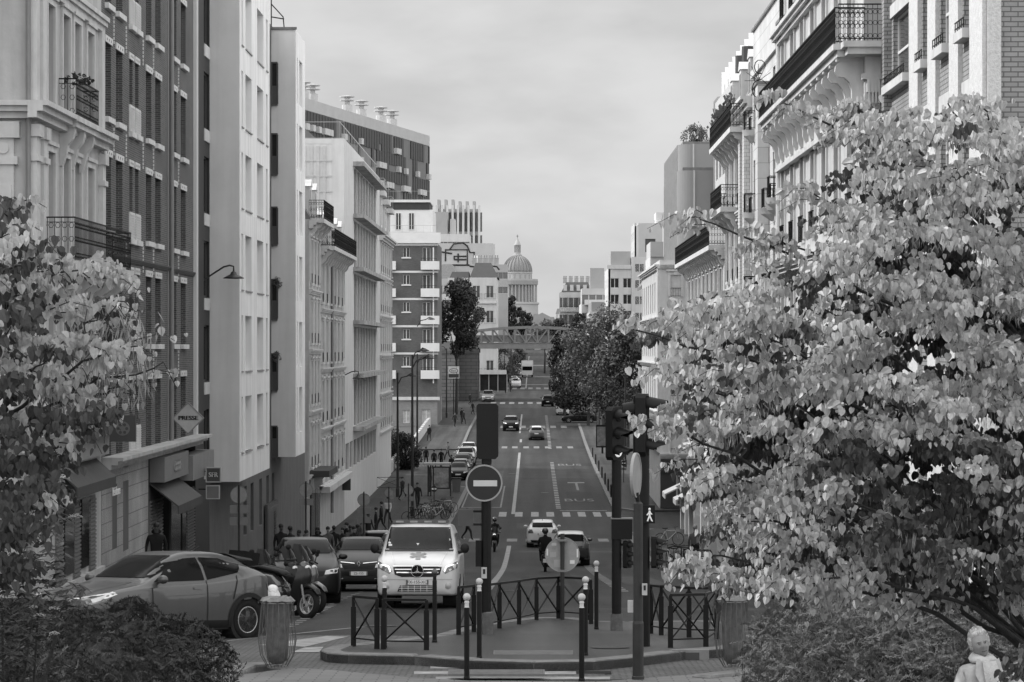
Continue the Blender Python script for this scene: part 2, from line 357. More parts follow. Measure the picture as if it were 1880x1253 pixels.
def asphalt(name,v,var=.2):
    if name in _M: return _M[name]
    m=mat(name,v,.72,var,.35,bump=.35,bscale=60,spec=.2); nt=m.node_tree; N=nt.nodes; L=nt.links; p=N['Principled BSDF']
    src=p.inputs['Base Color'].links[0].from_socket; tc=N.new('ShaderNodeTexCoord')
    # fine aggregate, long wheel-worn streaks and patch repairs
    n=N.new('ShaderNodeTexNoise'); n.inputs['Scale'].default_value=45; n.inputs['Detail'].default_value=2; L.new(tc.outputs['Object'],n.inputs['Vector'])
    a=N.new('ShaderNodeMapRange'); a.inputs[1].default_value=.3; a.inputs[2].default_value=.7; a.inputs[3].default_value=.8; a.inputs[4].default_value=1.2; L.new(n.outputs['Fac'],a.inputs[0])
    mp=N.new('ShaderNodeMapping'); mp.inputs['Scale'].default_value=(1.1,.03,1); L.new(tc.outputs['Object'],mp.inputs[0]); n2=N.new('ShaderNodeTexNoise'); n2.inputs['Scale'].default_value=1; n2.inputs['Detail'].default_value=4; L.new(mp.outputs[0],n2.inputs['Vector'])
    a2=N.new('ShaderNodeMapRange'); a2.inputs[1].default_value=.35; a2.inputs[2].default_value=.65; a2.inputs[3].default_value=.62; a2.inputs[4].default_value=1.35; L.new(n2.outputs['Fac'],a2.inputs[0])
    v2=N.new('ShaderNodeTexVoronoi'); v2.inputs['Scale'].default_value=.16; v2.distance='CHEBYCHEV'; L.new(tc.outputs['Object'],v2.inputs['Vector']); bwn=N.new('ShaderNodeRGBToBW'); L.new(v2.outputs['Color'],bwn.inputs[0])
    a3=N.new('ShaderNodeMapRange'); a3.inputs[3].default_value=.78; a3.inputs[4].default_value=1.18; L.new(bwn.outputs[0],a3.inputs[0]); out=src
    for k in (a,a2,a3):
        mm=N.new('ShaderNodeMath'); mm.operation='MULTIPLY'; L.new(out,mm.inputs[0]); L.new(k.outputs[0],mm.inputs[1]); out=mm.outputs[0]
    L.new(out,p.inputs['Base Color']); return m
ASPH=asphalt('asphalt_road',.024); PAVE=asphalt('asphalt_pavement',.045,.12); EARTH=mat('earth_ground',.07,.95,.3,.2); ISL=asphalt('asphalt_island',.05,.1)
GRAN=mat('granite_kerb',.13,.8,.35,5,bump=.4); 
PAINT=mat('road_paint_worn',.22,.7,.45,3); PAINT2=mat('road_paint_faded',.15,.75,.4,2.5)
ys=yrange(-60,60,3)+yrange(60,9000)[1:]; b=MB(); xs=[-3000,-600,-150,-60,-25,-12,-6,0,6,12,25,60,150,600,3000]
b.add([(x,y,zr(y)-.03) for y in ys for x in xs],[(j*len(xs)+i,j*len(xs)+i+1,(j+1)*len(xs)+i+1,(j+1)*len(xs)+i) for j in range(len(ys)-1) for i in range(len(xs)-1)])
struct('ground',b,EARTH)
b=MB(); strip(-12.6,11.5,30,1350,0,mb=b,nx=6); strip(-80,-12.6,44,66.7,0,mb=b,nx=4); strip(11.5,60,148,188,0,mb=b,nx=3); strip(11.5,40,30,58,0,mb=b,nx=3); strip(-70,-12.6,262,284,0,mb=b,nx=4); strip(-200,-12.6,380,470,0,mb=b,nx=4); strip(11.5,200,340,470,0,mb=b,nx=4); strip(-12.6,-12.3,44,66.7,.0,mb=b)
struct('road',b,ASPH)
# pavements with kerbs (a real step)
def lc(Y):   # left kerb line
    pts=[(64,-8.6),(68,-7.5),(140,-7.4),(150,-5.3),(218,-5.1),(224,-7.4),(262,-7.4)]
    for (a,xa),(c,xc) in zip(pts,pts[1:]):
        if Y<=c: return xa+(xc-xa)*max(0,(Y-a))/(c-a)
    return -7.4
def rc(Y):   # right kerb line
    pts=[(52,9.5),(57,7.6),(64,6.2),(75,5.6),(163,5.6),(168,7.2)]
    for (a,xa),(c,xc) in zip(pts,pts[1:]):
        if Y<=c: return xa+(xc-xa)*max(0,(Y-a))/(c-a)
    return 6.5
def rc2(Y):
    if Y<193: return 5.6+ (193-Y)*.35
    if Y<340: return 5.6
    return 5.6
b=MB(); k=MB()
for (x0,x1,a,c) in ((-12.6,lc,64,262),(-12.6,lambda y:-7.4,284,380),(-12.6,-7.0,470,1250)):
    f1=x1 if callable(x1) else (lambda y,q=x1:q); strip(x0,lambda y:f1(y)-.3,a,c,.13,.13,mb=b,step=2 if a<290 else None); strip(lambda y:f1(y)-.3,f1,a,c,.134,.14,mb=k,step=2 if a<290 else None)
for (x0,x1,a,c) in ((rc,13,53,168),(rc2,13,189,340),(lambda y:4.8,13,470,1250)):
    strip(lambda y,f=x0:f(y)+.3,x1,a,c,.13,.13,mb=b,step=2 if a<290 else None); strip(x0,lambda y,f=x0:f(y)+.3,a,c,.134,.14,mb=k,step=2 if a<290 else None)
strip(-60,-12.6,66.2,68,.13,.13,mb=b); strip(-12.6,-9,220,262,.131,mb=b)
struct('pavement',b,PAVE); 
# granite setts along the kerbs: break the kerb into stones with bump only
struct('kerb',k,GRAN)
# foreground island
def ip(px,py,dz=.13): 
    v=gp(px,py,dz); return (v.x,v.y)
isl=[ip(588,1196),ip(600,1201),ip(640,1204),ip(760,1206),ip(860,1214),ip(980,1217),ip(1090,1216),ip(1180,1207),ip(1250,1198),ip(1335,1192),ip(1420,1180),ip(1400,1150),ip(1300,1140),ip(1150,1142),ip(1100,1141),ip(1060,1135),ip(980,1134),ip(900,1143),ip(840,1155),ip(800,1166),ip(700,1178),ip(610,1187)]
b=slab(isl,.13,.2,dens=.7); struct('traffic_island',b,ISL)
cx=sum(p[0] for p in isl)/len(isl); cy=sum(p[1] for p in isl)/len(isl)
k=MB()
def kerb_line(pts,w=.3,dz=.145,h=.2,mb=None):
    # individual kerb stones about 0.9 m long along a polyline
    P=[Vector((p[0],p[1])) for p in pts]; out=mb or MB()
    for a,c in zip(P,P[1:]):
        n=max(1,round((c-a).length/.95)); d=(c-a)/n; nrm=Vector((-d.y,d.x)).normalized()*w
        for i in range(n):
            p=a+d*(i+.012); q=a+d*(i+.988); zz=[zr(p.y)+dz,zr(q.y)+dz]
            vs=[(p.x,p.y),(q.x,q.y),(q.x+nrm.x,q.y+nrm.y),(p.x+nrm.x,p.y+nrm.y)]; z=[zz[0],zz[1],zz[1],zz[0]]
            inn=.025; cx=sum(v[0] for v in vs)/4; cy=sum(v[1] for v in vs)/4
            top=[(v[0]+(cx-v[0])*.08,v[1]+(cy-v[1])*.08,z[j]) for j,v in enumerate(vs)]; mid=[(v[0],v[1],z[j]-.03) for j,v in enumerate(vs)]; bot=[(v[0],v[1],z[j]-h) for j,v in enumerate(vs)]
            out.add(bot+mid+top,[(0,1,5,4),(1,2,6,5),(2,3,7,6),(3,0,4,7),(4,5,9,8),(5,6,10,9),(6,7,11,10),(7,4,8,11),(8,9,10,11)])
    return out
kerb_line(isl[:5],mb=k); kerb_line(isl[6:11],mb=k); kerb_line(isl[20:]+[isl[0]],mb=k); kerb_line(isl[4:7],dz=.138,mb=k); kerb_line(isl[10:21],dz=.138,mb=k)
struct('island_kerb',k,GRAN)
# near pavement at the bottom edge, with kerb
near=[ip(250,1262,.1),ip(470,1236,.1),ip(535,1226,.1),ip(620,1232,.1),ip(740,1243,.1),ip(860,1250,.1),ip(1110,1251,.1),ip(1260,1240,.1),ip(1420,1226,.1)]
near2=[(9,41),(9,33),(-8,33)]
struct('near_pavement',slab([p for p in near]+near2,.1,.2,dens=1.0),brick('paving_slabs',.12,.15,.045,.42,.16,.012,.3,.8,.3))
kk=MB(); kerb_line([ip(300,1262,.12),ip(385,1243,.12),ip(430,1222,.12),ip(487,1218,.12)],mb=kk,w=-.35); kerb_line([ip(1270,1242,.12),ip(1420,1226,.12)],mb=kk,w=-.3); struct('planter_kerb',kk,GRAN)
# setts (cobbles) around the crossing
SETTS=brick('granite_setts',.06,.09,.02,.19,.13,.018,.9,.75,.35)
struct('cobbled_apron',slab([(-7,41.2),(-7,48),(-3.2,48.5),(-1.2,47.8),(-1.0,44),(4,44),(6,47),(7,47),(7,38),(-4.5,37.9)],.004,dens=1),SETTS)
# markings
def marks(name,mb,m=None): return struct(name,mb,m or PAINT)
b=MB(); strip(-1.47,-1.22,186.5,279,.008,mb=b); strip(-1.44,-1.2,80,152,.008,mb=b,step=4); strip(-1.45,-1.2,300,306,.008,mb=b); strip(-1.6,-1.4,318,375,.008,mb=b); strip(-1.3,-1.1,480,900,.008,mb=b)
marks('centre_line',b)
b=MB(); y=193
while y<372:
    if not(262<y<286): strip(1.66,2.0,y,y+1.1,.008,mb=b)
    y+=2.1+ (y-190)*.008
y=78
while y<128: strip(2.4,2.75,y,y+1.0,.008,mb=b); y+=2.2
strip(1.9,5.2,190.3,190.7,.008,mb=b); marks('bus_lane_dashes',b)
b=MB()
for x in [-4.4,-3.2,-2.05,-.95,.15,1.2,2.3,3.35,4.4,5.3]: strip(x-.26,x+.26,183.5,188.8,.009,mb=b)
marks('zebra_crossing',b)
b=MB()
for x in [-4.6,-3.4,-2.3,-1.2,-.1,2.9,4.1]: strip(x-.3,x+.3,156.5,159.5,.008,mb=b)
for x in [-5.3,-4.1,-3,-1.9,-.7,.4,1.6,2.8,4]: strip(x-.3,x+.3,287.5,291.5,.009,mb=b)
for x in [-4.8,-3.6,-2.4,-1.2,0,1.2,2.5,3.8]: strip(x-.35,x+.35,331,337,.009,mb=b)
for x in [-6,-4.6,-3.2,-1.8,-.4,1,2.4,3.8,5.2]: strip(x-.4,x+.4,412,419,.009,mb=b); strip(x-.4,x+.4,476,485,.009,mb=b)
strip(-7.2,4.6,500,503,.008,mb=b); strip(-7.2,4.6,560,566,.008,mb=b); strip(-2,4.6,700,715,.008,mb=b)
marks('faded_zebra_stripes',b,PAINT2)
b=MB(); strip(-5.1,-4.98,194,220,.007,mb=b); strip(-2.35,-2.23,194,222,.007,mb=b); strip(-4.98,-2.35,194,194.5,.007,mb=b)
y=52
while y<66: strip(lambda q:-4.75-(q-52)*.012,lambda q:-4.55-(q-52)*.012,y,y+.45,.007,mb=b); y+=1.0
strip(-7.2,-4.9,57.4,57.55,.007,mb=b); strip(-7.2,-4.9,66.0,66.2,.007,mb=b); strip(-7.2,-4.9,72.0,72.2,.007,mb=b)
y=66
while y<130: strip(-4.95,-4.83,y,y+.5,.007,mb=b); y+=1.6
strip(lambda q:-5.4+(q-46)*.35,lambda q:-5.25+(q-46)*.35,46,52,.007,mb=b); marks('parking_bay_lines',b,PAINT2)
# light band of the side-street crossings, paved paler
# BUS lettering, flat on the road
for (y,s) in ((203,.55),(256,.5)):
    t=text_mb('BUS',1.0,.0); sy=4.6
    t.v=[(3.45+x*1.35,y+v*sy,zr(y+v*sy)+.012) for x,v,_ in t.v]; struct('bus_lettering',t,PAINT2)
b=MB(); strip(2.9,4.3,226,227.5,.008,mb=b); strip(3.5,3.7,216,226,.008,mb=b); marks('bus_lane_arrow',b,PAINT2)
# front crossing: long stripes along X on the setts
b=MB()
for a,c,xa,xb in ((1221,1228,790,1105),(1233,1239,760,1110),(1243,1248,800,1120)):
    y0=gY(c,.01); y1=gY(a,.01); b.quad((wx(xa,y0),y0,zr(y0)+.01),(wx(xb,y0),y0,zr(y0)+.01),(wx(xb,y1),y1,zr(y1)+.01),(wx(xa,y1),y1,zr(y1)+.01))
for poly in ([(470,1185),(600,1168),(640,1169),(560,1188)],[(535,1198),(586,1198),(594,1188),(560,1189)]):
    P=[]
    for px,py in poly: P.append(tuple(gp(px,py,.012)))
    b.add(P,[tuple(range(len(P)))])
marks('front_crossing_stripes',b)
# tactile paving on the island and on the near pavement
TACT=mat('tactile_paving',.16,.7,.2,6)
def tact(pa,pb,Y,n,name,dz):
    b=MB(); x0=wx(pa,Y); x1=wx(pb,Y); b.box(x0,x1,Y,Y+.5,zr(Y)+dz-.03,zr(Y)+dz+.008)
    for i in range(n):
        for j in range(5): x=x0+(x1-x0)*(i+.5)/n; b.box(x-.018,x+.018,Y+.04+j*.09,Y+.09+j*.09,zr(Y)+dz+.008,zr(Y)+dz+.014)
    struct(name,b,TACT)
tact(906,1052,40.9,40,'tactile_strip',.13); tact(822,1000,37.65,44,'near_tactile_strip',.1)
# drain grate on the front crossing and drain in the island kerb
b=MB(); g=gp(1090,1238); 
for i in range(6): b.box(g.x-.25,g.x+.25,g.y+i*.06-.15,g.y+i*.06-.12,zr(g.y)+.011,zr(g.y)+.02)
tag(b.build('drain_grate',IRON),'small iron drain grate set in the front zebra crossing','drain')
g=ip(1268,1197); b=MB(); z=zr(g[1])+.15; b.box(g[0]-.28,g[0]+.28,g[1]-.03,g[1]+.05,z-.19,z+.01); o=tag(b.build('kerb_drain',mat('concrete_light',.17,.8,.2,6)),'square light drain box set into the island kerb','drain')
MB().box(g[0]-.13,g[0]+.13,g[1]-.036,g[1]-.03,z-.15,z-.03).build('drain_opening',mat('drain_dark',.05),o)
# manholes, patches and repairs in the road
MH=mat('cast_iron_cover',.02,.5,.4,20,bump=.6,spec=.3); PT=asphalt('asphalt_patch',.014,.2); PT2=asphalt('asphalt_patch_pale',.042,.2)
for i,(px,py) in enumerate(((945,1085),(870,1105),(1000,905),(1075,985),(940,870),(1120,1190),(700,1150))):
    g=gp(px,py,.13 if i==5 else 0); b=MB(); n=20; r=.33 if i!=5 else .3; b.add([(g.x+r*math.cos(2*PI*k/n),g.y+r*math.sin(2*PI*k/n),zr(g.y+r*math.sin(2*PI*k/n))+.012+(.13 if i==5 else 0)) for k in range(n)],[tuple(range(n))]); struct('manhole_cover',b,MH)
for x0,x1,a,c,m in ((-4.6,-3.2,96,112,PT),(.6,2.2,132,141,PT),(2.6,4.6,200,214,PT),(-4.4,-2.6,228,246,PT2),(-1,1.2,170,176,PT2),(3.0,5.2,150,155,PT),(-.9,1.3,232,250,PT),(-4,-2,60,70,PT),(3,4.4,88,104,PT2),(-3.2,.4,350,362,PT),(1.2,1.5,60,150,PT)):
    struct('road_patch',strip(x0,x1,a,c,.004),m)
# ---------- left side of the street ----------
LX=-12.3; P90=PI/2
def uL(px,oy,X=LX): return X*FP/(px-VX)-oy       # where image column px meets the plane x=X, measured along it from oy
def zL(px,py,X=LX): return (VY-py)*(X/(px-VX))
STONE=mat('limestone',.46,.85,.12,1.2,bump=.25,streak=.22); STONE2=mat('limestone_trim',.56,.8,.1,2,streak=.15); RENDER=mat('pale_render',.86,.85,.07,.5,bump=.1,streak=.16); RENDER2=mat('grey_shaded_render',.60,.85,.06,.6,streak=.1); DARKW=mat('dark_cladding',.035,.6,.2); DRENDER=mat('dark_base_render',.12,.8,.15,1,streak=.2)
BRK=brick('red_brick',.05,.095,.19,.23,.067,.010,.5,.85,.2)
BRKT=mat('white_brick_trim',.62,.8,.15,6)
def root(name,label,cat,x,y,group=None): return thing(name,label,cat,(x,y,zr(max(y,30))),0,group)
# L1 corner stone house
o1=66.8; B=root('corner_stone_house','pale limestone corner house with wrought iron balconies, nearest on the left side','house',LX,o1)
f=Fac(B,LX,o1,P90); ops=[]
for a,c in ((85,98),(113,126),(134,146),(158,170)):
    for zt,zb in ((12.4,9.9),(8.75,6.15),(5.0,2.35),(1.3,-1.3)): ops.append((uL(a,o1),uL(c,o1),zb,zt))
f.wall(10.85,-7.2,15,ops,STONE,.3,14); f.wins(ops,'cross',gl=GM,d=.24)
for i,o in enumerate(ops):       # moulded surrounds
    b=MB(); t=.16; b.box(o[0]-t,o[0],-.06,0,o[2],o[3]+t); b.box(o[1],o[1]+t,-.06,0,o[2],o[3]+t); b.box(o[0]-t-.05,o[1]+t+.05,-.12,0,o[3]+t,o[3]+t+.1); b.box(o[0],o[1],-.06,0,o[3],o[3]+t); f.put('window_surround',b,STONE2)
for z,out in ((9.4,.25),(6.05,.5),(-1.9,.5)): f.ledge('cornice',-.5 if z!=9.4 else 0,10.85,z,.42,out,STONE2)
# pilasters and rusticated joints
for u in (0.0,1.0,10.3):
    b=MB(); b.box(u,u+.5,-.14,0,-1.5,5.5); b.box(u-.06,u+.56,-.2,0,4.6,4.75); b.box(u-.06,u+.56,-.22,0,5.2,5.5); b.box(u,u+.5,-.12,0,6.1,9); f.put('pilaster',b,STONE2)
g=Fac(B,LX-13,o1-.02,0)
gops=[(8.4,9.5,6.15,8.75),(8.4,9.5,2.35,5.0),(8.4,9.5,-1.3,1.3),(4.4,5.5,6.15,8.75),(4.4,5.5,2.35,5.0)]
g.wall(13,-7.2,15,gops,STONE,.3,0,name='gable_wall'); g.wins(gops,'cross',gl=GM,d=.24)
for z,out in ((6.05,.5),(9.4,.25),(-1.9,.5)): g.ledge('cornice',0,13.0,z,.42,out,STONE2)
b=MB(); b.box(12.1,12.6,-.15,0,-1.5,5.5); b.box(12.0,12.7,-.22,0,4.5,4.7); b.box(11.95,12.75,-.25,0,5.15,5.55); b.box(12.15,12.55,-.2,-.15,0,4); b.lathe([(.14,0),(.14,.08),(.05,.1)],(12.35,-.2,4.9),10,'y'); g.put('corner_pilaster',b,STONE2)
b=MB().tube([(12.95,-.12,-6),(12.95,-.12,14)],.06,8); g.put('drainpipe',b,mat('old_pipe',.2,.5))
def balc(f,u0,u1,z,d,zt,nm,n=4,slab_h=.28,style='scroll'):
    b=MB(); b.box(u0-.1,u1+.1,-d-.08,0,z-slab_h*.5,z); b.box(u0-.02,u1+.02,-d,0,z-slab_h,z-slab_h*.5)
    for i in range(n): corbel(b,u0+.25+(u1-u0-.5)*i/max(1,n-1),.28,z-slab_h,1.0,d*.85)
    f.put('balcony_slab',b,STONE2); return f.rail(u0,u1,d,z,zt,style=style,step=.16)
balc(f,uL(108,o1),uL(180,o1,-11.85),6.03,.46,7.0,'',3); balc(f,uL(75,o1),uL(240,o1,-11.45),2.2,.85,3.28,'',6)
# flower box on the upper balcony
# shop front of L1 (mostly behind the tree)
b=MB(); b.box(4,10.8,-.5,0,-2.4,-2.0); b.box(4.1,10.7,-.25,0,-3.0,-2.4); f.put('shop_cornice',b,mat('shop_trim',.25,.6))
b=MB(); 
for i in range(12): b.lathe([(.62,0),(.62,.36)],(4.3+i*.55,-.05,-3.1),10,'x',PI*.0,PI/2)
AWN=mat('dark_awning',.05,.7,.15)
def awning(f,u0,u1,z,out,drop,m,name='awning',parent=None):
    b=MB(); b.prism([(0,z),(-out,z-drop),(-out,z-drop-.28),(-out+.02,z-drop-.28),(-out+.04,z-drop-.03),(0,z-.05)],u1-u0,'x',u0); return f.put(name,b,m,parent)
awning(f,3.5,10.0,-3.1,.55,.5,AWN)
LOUV=mat('shutter_grey',.16,.6,.1)
def louvre(f,u0,u1,z0,z1,name='shutter',m=None,st=.11,out=.02):
    b=MB(); b.box(u0,u1,-out,.02,z0,z1); z=z0+.05
    while z<z1-.05: b.box(u0+.05,u1-.05,-out-.04,-out,z,z+st*.55); z+=st
    return f.put(name,b,m or LOUV)
zb=zr(72)
for (a,c) in ((3.3,4.4),(6.0,7.1),(8.6,9.7)): louvre(f,a,c,zb+.3,-4.1)
f.box('shop_window',4.5,5.9,0,.06,zb+.6,-4.1,GD); f.box('shop_window',7.2,8.4,0,.06,zb+.6,-4.1,GD); f.box('base_plinth',1.5,10.85,0,.12,zb-.6,zb+.4,STONE)
lettering('shop_lettering','Résidence',.34,mat('letter_white',.7),B,f.L+Vector((.93,7.6,-3.9)),rz=P90)
# L2 brick building
o2=77.7; B=root('brick_apartment_building','dark brick apartment building with narrow tall paired windows and white lintels','apartment building',LX,o2)
f=Fac(B,LX,o2,P90); ops=[]; cols=[(193,204),(213,225),(268,278),(285,295),(315,324),(332,341)]
for r in range(-1,5):
    zt=-.98+3.27*r if r<5 else 0
    for a,c in cols:
        if r==-1: continue
        ops.append((uL(a,o2),uL(c,o2),zt-2.15,zt))
nar=[]; shut=[]
for r in range(0,5):
    zt=-.98+3.27*r
    for a,c in ((237.5,243.5),(248,254.5)): nar.append((uL(a,o2),uL(c,o2),zt-1.35,zt)); shut.append((uL(a-1,o2),uL(c+1.5,o2),zt-2.2,zt-1.4))
allops=ops+nar; zsh=-3.2
f.wall(21.5,zsh,15.5,allops,BRK,.28,13); f.wins(ops,'dark',gl=GD,fr=DKF,d=.2); f.wins(nar,'dark',gl=GD,fr=DKF,d=.2)
for o in ops+nar:
    lin=MB(); lin.box(o[0]-.12,o[1]+.12,-.035,.0,o[3],o[3]+.2); lin.mi=1
    for k in range(3): u=o[0]+(o[1]-o[0])*(k+.5)/3; lin.box(u-.035,u+.035,-.04,-.035,o[3]+.06,o[3]+.13)
    f.put('lintel',lin,[BRKT,mat('tie_dark',.08)])
for o in ops: f.box('sill',o[0]-.08,o[1]+.08,-.1,.12,o[2]-.16,o[2],BRKT)
b=MB()
for r in range(0,5):
    zt=-.98+3.27*r
    for px in (208,231,262,281,327): u=uL(px,o2); [b.box(u-.04,u+.04,-.03,0,zt+.1+.12*k,zt+.18+.12*k) for k in range(7)]
f.put('white_brick_stitching',b,BRKT)
for o in shut:
    b=MB(); w=o[1]-o[0]; b.box(o[0],o[1],-.05,0,o[2],o[3]); z=o[2]+.06
    while z<o[3]-.05: b.box(o[0]+.06,o[1]-.06,-.07,-.05,z,z+.035); z+=.08
    f.put('shutter',b,mat('white_shutter',.6,.6)); f.box('shutter_sill',o[0]-.03,o[1]+.03,0,.12,o[2]-.18,o[2]-.02,BRKT)
b=MB(); b.tube([(uL(310,o2),-.1,zsh),(uL(310,o2),-.1,15.3)],.075,8); b.box(uL(307,o2),uL(308.5,o2),-.03,0,zsh,15.3); f.put('drainpipe',b,mat('old_pipe',.2,.5)); f.box('end_strip',21.0,21.5,0,.12,zsh,15.5,RENDER2)
f.ledge('dark_string_course',0,21.0,2.75,.14,.1,mat('trim_dark',.09)); f.ledge('shop_cornice',0,21.6,-3.12,.35,.62,STONE)
# ground floor shops of L2
zb0=zr(80); sops=[(uL(206,o2),uL(215,o2),-5.9,-4.0),(uL(226,o2),uL(236,o2),-6.1,-4.0)]
f.wall(uL(272,o2),zb0-1.0,-3.4,[(a,c,lo,hi) for a,c,lo,hi in sops],brick('ashlar_base',.40,.46,.2,.9,.42,.015,.4,.8,.25),.25,12,name='base_wall'); f.wins(sops,'dark',gl=GM,fr=DKF)
u0=uL(272,o2); f.wall(21.5-u0,zr(99)-.7,-3.4,[],DRENDER,.25,0,name='shop_base_wall'); 
f2=Fac(B,LX,o2+u0,P90); Ls=21.5-u0
f2.box('shop_fascia',.2,Ls*.52,.02,.5,-4.3,-3.5,mat('fascia_grey',.17,.5)); f2.box('shop_fascia',Ls*.54,Ls+.6,.02,.62,-4.55,-3.7,mat('fascia_mid',.2,.5)); awning(f2,.2,Ls*.52,-4.3,.95,.75,AWN)
lettering('shop_lettering','CREPERIE',.5,mat('letter_grey',.45),B,f2.L+Vector((.53,Ls*.27,-3.9)),rz=P90,sx=.8,bold=.012)
for a,c in ((.3,.12),(1.9,.12)): louvre(f2,a,a+1.3,zr(90)+.1,-4.9,m=LOUV)
f2.box('shop_window',Ls*.42,Ls*.62,.0,.07,zr(92)+.4,-5.0,GM); f2.box('shop_door',Ls*.66,Ls*.74,.0,.07,zr(94)-.2,-5.0,GD); louvre(f2,Ls*.78,Ls*.97,zr(95)+.2,-5.0,m=mat('grille_dark',.09))
# PRESSE diamond sign, SFR sign: projecting signs
SIGNW=mat('sign_light',.42,.5,.12,4); SIGND=mat('sign_dark',.05,.5); LETW=mat('letter_white',.7); LETK=mat('letter_black',.02)
Y=gp(345,1045).y; Y=93.0
X=wx(346,Y); Z=wz(768,Y); t=thing('diamond_sign','light diamond shaped PRESSE sign sticking out above the shop cornice','sign',(X,Y,Z)); r=.53
b=MB().prism([(-r,0),(0,-r),(r,0),(0,r)],.12,'y',-.06); b.build('panel',SIGNW,t); b=MB(); 
for i in range(4):
    p=[(-r,0),(0,-r),(r,0),(0,r)][i]; q=[(-r,0),(0,-r),(r,0),(0,r)][(i+1)%4]; b.tube([(p[0],-.07,p[1]),(q[0],-.07,q[1])],.022,5)
b.build('rim',mat('rim_grey',.25),t); MB().tube([(-r,0,0),(-r-.35,0,0)],.03,6).build('bracket',IRON,t); lettering('lettering','PRESSE',.2,LETK,t,(0,-.068,0),sx=1.12,bold=.012)
def square_sign(px,py,Y,wm,hm,txt,label,name,pm,lm,size,sx=1,cat='sign',frame=True,d=.16):
    t=thing(name,label,cat,(wx(px,Y),Y,wz(py,Y))); MB().box(-wm/2,wm/2,-d/2,d/2,-hm/2,hm/2).build('panel',pm,t)
    if frame:
        b=MB(); e=.035; b.box(-wm/2-e,wm/2+e,-d/2-.01,d/2+.01,hm/2,hm/2+e); b.box(-wm/2-e,wm/2+e,-d/2-.01,d/2+.01,-hm/2-e,-hm/2); b.box(-wm/2-e,-wm/2,-d/2-.01,d/2+.01,-hm/2,hm/2); b.box(wm/2,wm/2+e,-d/2-.01,d/2+.01,-hm/2,hm/2); b.build('frame',mat('sign_frame',.35,.4),t)
    if txt: lettering('lettering',txt,size,lm,t,(0,-d/2-.008,0),sx=sx,bold=.006)
    b=MB().box(-wm/2-.3,-wm/2,-.02,.02,hm*.2,hm*.3); b.build('bracket',IRON,t); return t
square_sign(392,872,97,.47,.47,'SFR','square SFR sign on a bracket above a smaller grey sign','shop_sign',SIGND,LETW,.24,.9)
square_sign(391,904,97,.42,.42,'','small blank grey square sign hanging below the SFR sign','shop_sign',mat('sign_grey',.14,.5),LETW,.2)
t=square_sign(226,787,76,.72,.74,'','dark square sign with a pale round emblem beside the brick building','shop_sign',SIGND,LETW,.2,frame=False)
b=MB().lathe([(.2,0),(.2,.012)],(0,-.095,0),20,'y'); b.build('emblem',mat('emblem_grey',.13),t)
b=MB(); 
for k in range(6): a=k*PI/3; b.lathe([(.045,0),(.045,.012)],(.12*math.cos(a),-.108,.12*math.sin(a)),8,'y')
b.build('emblem_dots',SIGND,t)
# L3 modern white building with two bays
o3=99.3; B=root('white_modern_apartment_building','tall smooth white apartment building with two projecting bays over a dark base','apartment building',LX,o3)
f=Fac(B,LX,o3,P90); sl=[]
for r in range(8): zt=-2.3+3.17*r; sl.append((2.55,4.2,zt-2.1,zt))
f.wall(4.35,zr(101)-.5,17,sl,mat('black_cladding',.016,.55),.15,14,name='recess_wall'); f.wins(sl,'dark',gl=GD,fr=DKF,d=.1); 
for r in range(8): f.box('recess_sill',2.6,4.2,0,.05,-2.3+3.17*r-2.6,-2.3+3.17*r-2.15,RENDER2)
ya=103.7; yb=115.5; px_=-11.16
f=Fac(B,px_,ya,P90); ops=[]
for r in range(-1,5):
    zs=2.25+3.15*r
    if r==-1: zs=-.9
for r in range(-2,4):
    zs=2.25+3.13*r
    for a,c in ((443.3,446.5),(450.5,462),(472,483.5),(488.5,491.5)): ops.append((uL(a,ya,px_),uL(c,ya,px_),zs,zs+2.15))
f.wall(yb-ya,-5.08,18,ops,RENDER,.32,1.1); f.wins(ops,'single',gl=mat('pane_reflection_tone',.34,.25,.15,.5,spec=.6),d=.26)  # pale pane colour stands for reflected sky
[f.box('sill',o[0],o[1],-.1,.05,o[2]-.05,o[2],mat('sill_grey',.3)) for o in ops]
f=Fac(B,LX,ya-.02,0); f.wall(1.139,-5.081,18.01,[],RENDER2,.015,0,name='bay_front')  # bay fronts take the darker render: shade put into the colour
yc=128.3; yd=146.9
f=Fac(B,LX-12,ya-.01,0); f.wall(11.99,zr(104)-.6,17,[],RENDER2,.1,0,name='party_wall')
f=Fac(B,LX,ya,P90); lops=[]
for px in (447,460,476,489,499): u=uL(px,ya); lops.append((u,u+1.3,-8.0,-5.9))
sideops=[(uL(487,ya),uL(497.5,ya),z-2.0,z) for z in (13.5,10.2,6.9,3.5,.15,-3.1)]
f.wall(yd-ya,zr(110)-3,15.2,lops+[o for o in sideops if 0],DRENDER,.3,12,name='base_wall'); f.wins(lops,'single',gl=GD,fr=DKF)
f=Fac(B,px_,yc,P90); ops=[]
for r in range(-2,4):
    zs=2.25+3.13*r
    for a,c in ((545.3,546.8),(549.5,555.2)): ops.append((uL(a,yc,px_),uL(c,yc,px_),zs,zs+2.15))
f.wall(5.2,-5.1,15.0,ops,RENDER,.32,1.1); f.wins(ops,'single',gl=_M['pane_reflection_tone'],d=.26)
f=Fac(B,LX,yc-.13,0); wz6=[(13.4,11.5),(10.05,8.2),(6.6,4.9),(3.2,1.4),(-.3,-1.95),(-3.7,-5.09)]; ops=[(0.04,.30,b_,a_) for a_,b_ in wz6[:5]]
f.wall(1.139,-5.11,15.01,ops,RENDER2,.08,0,name='bay_front')
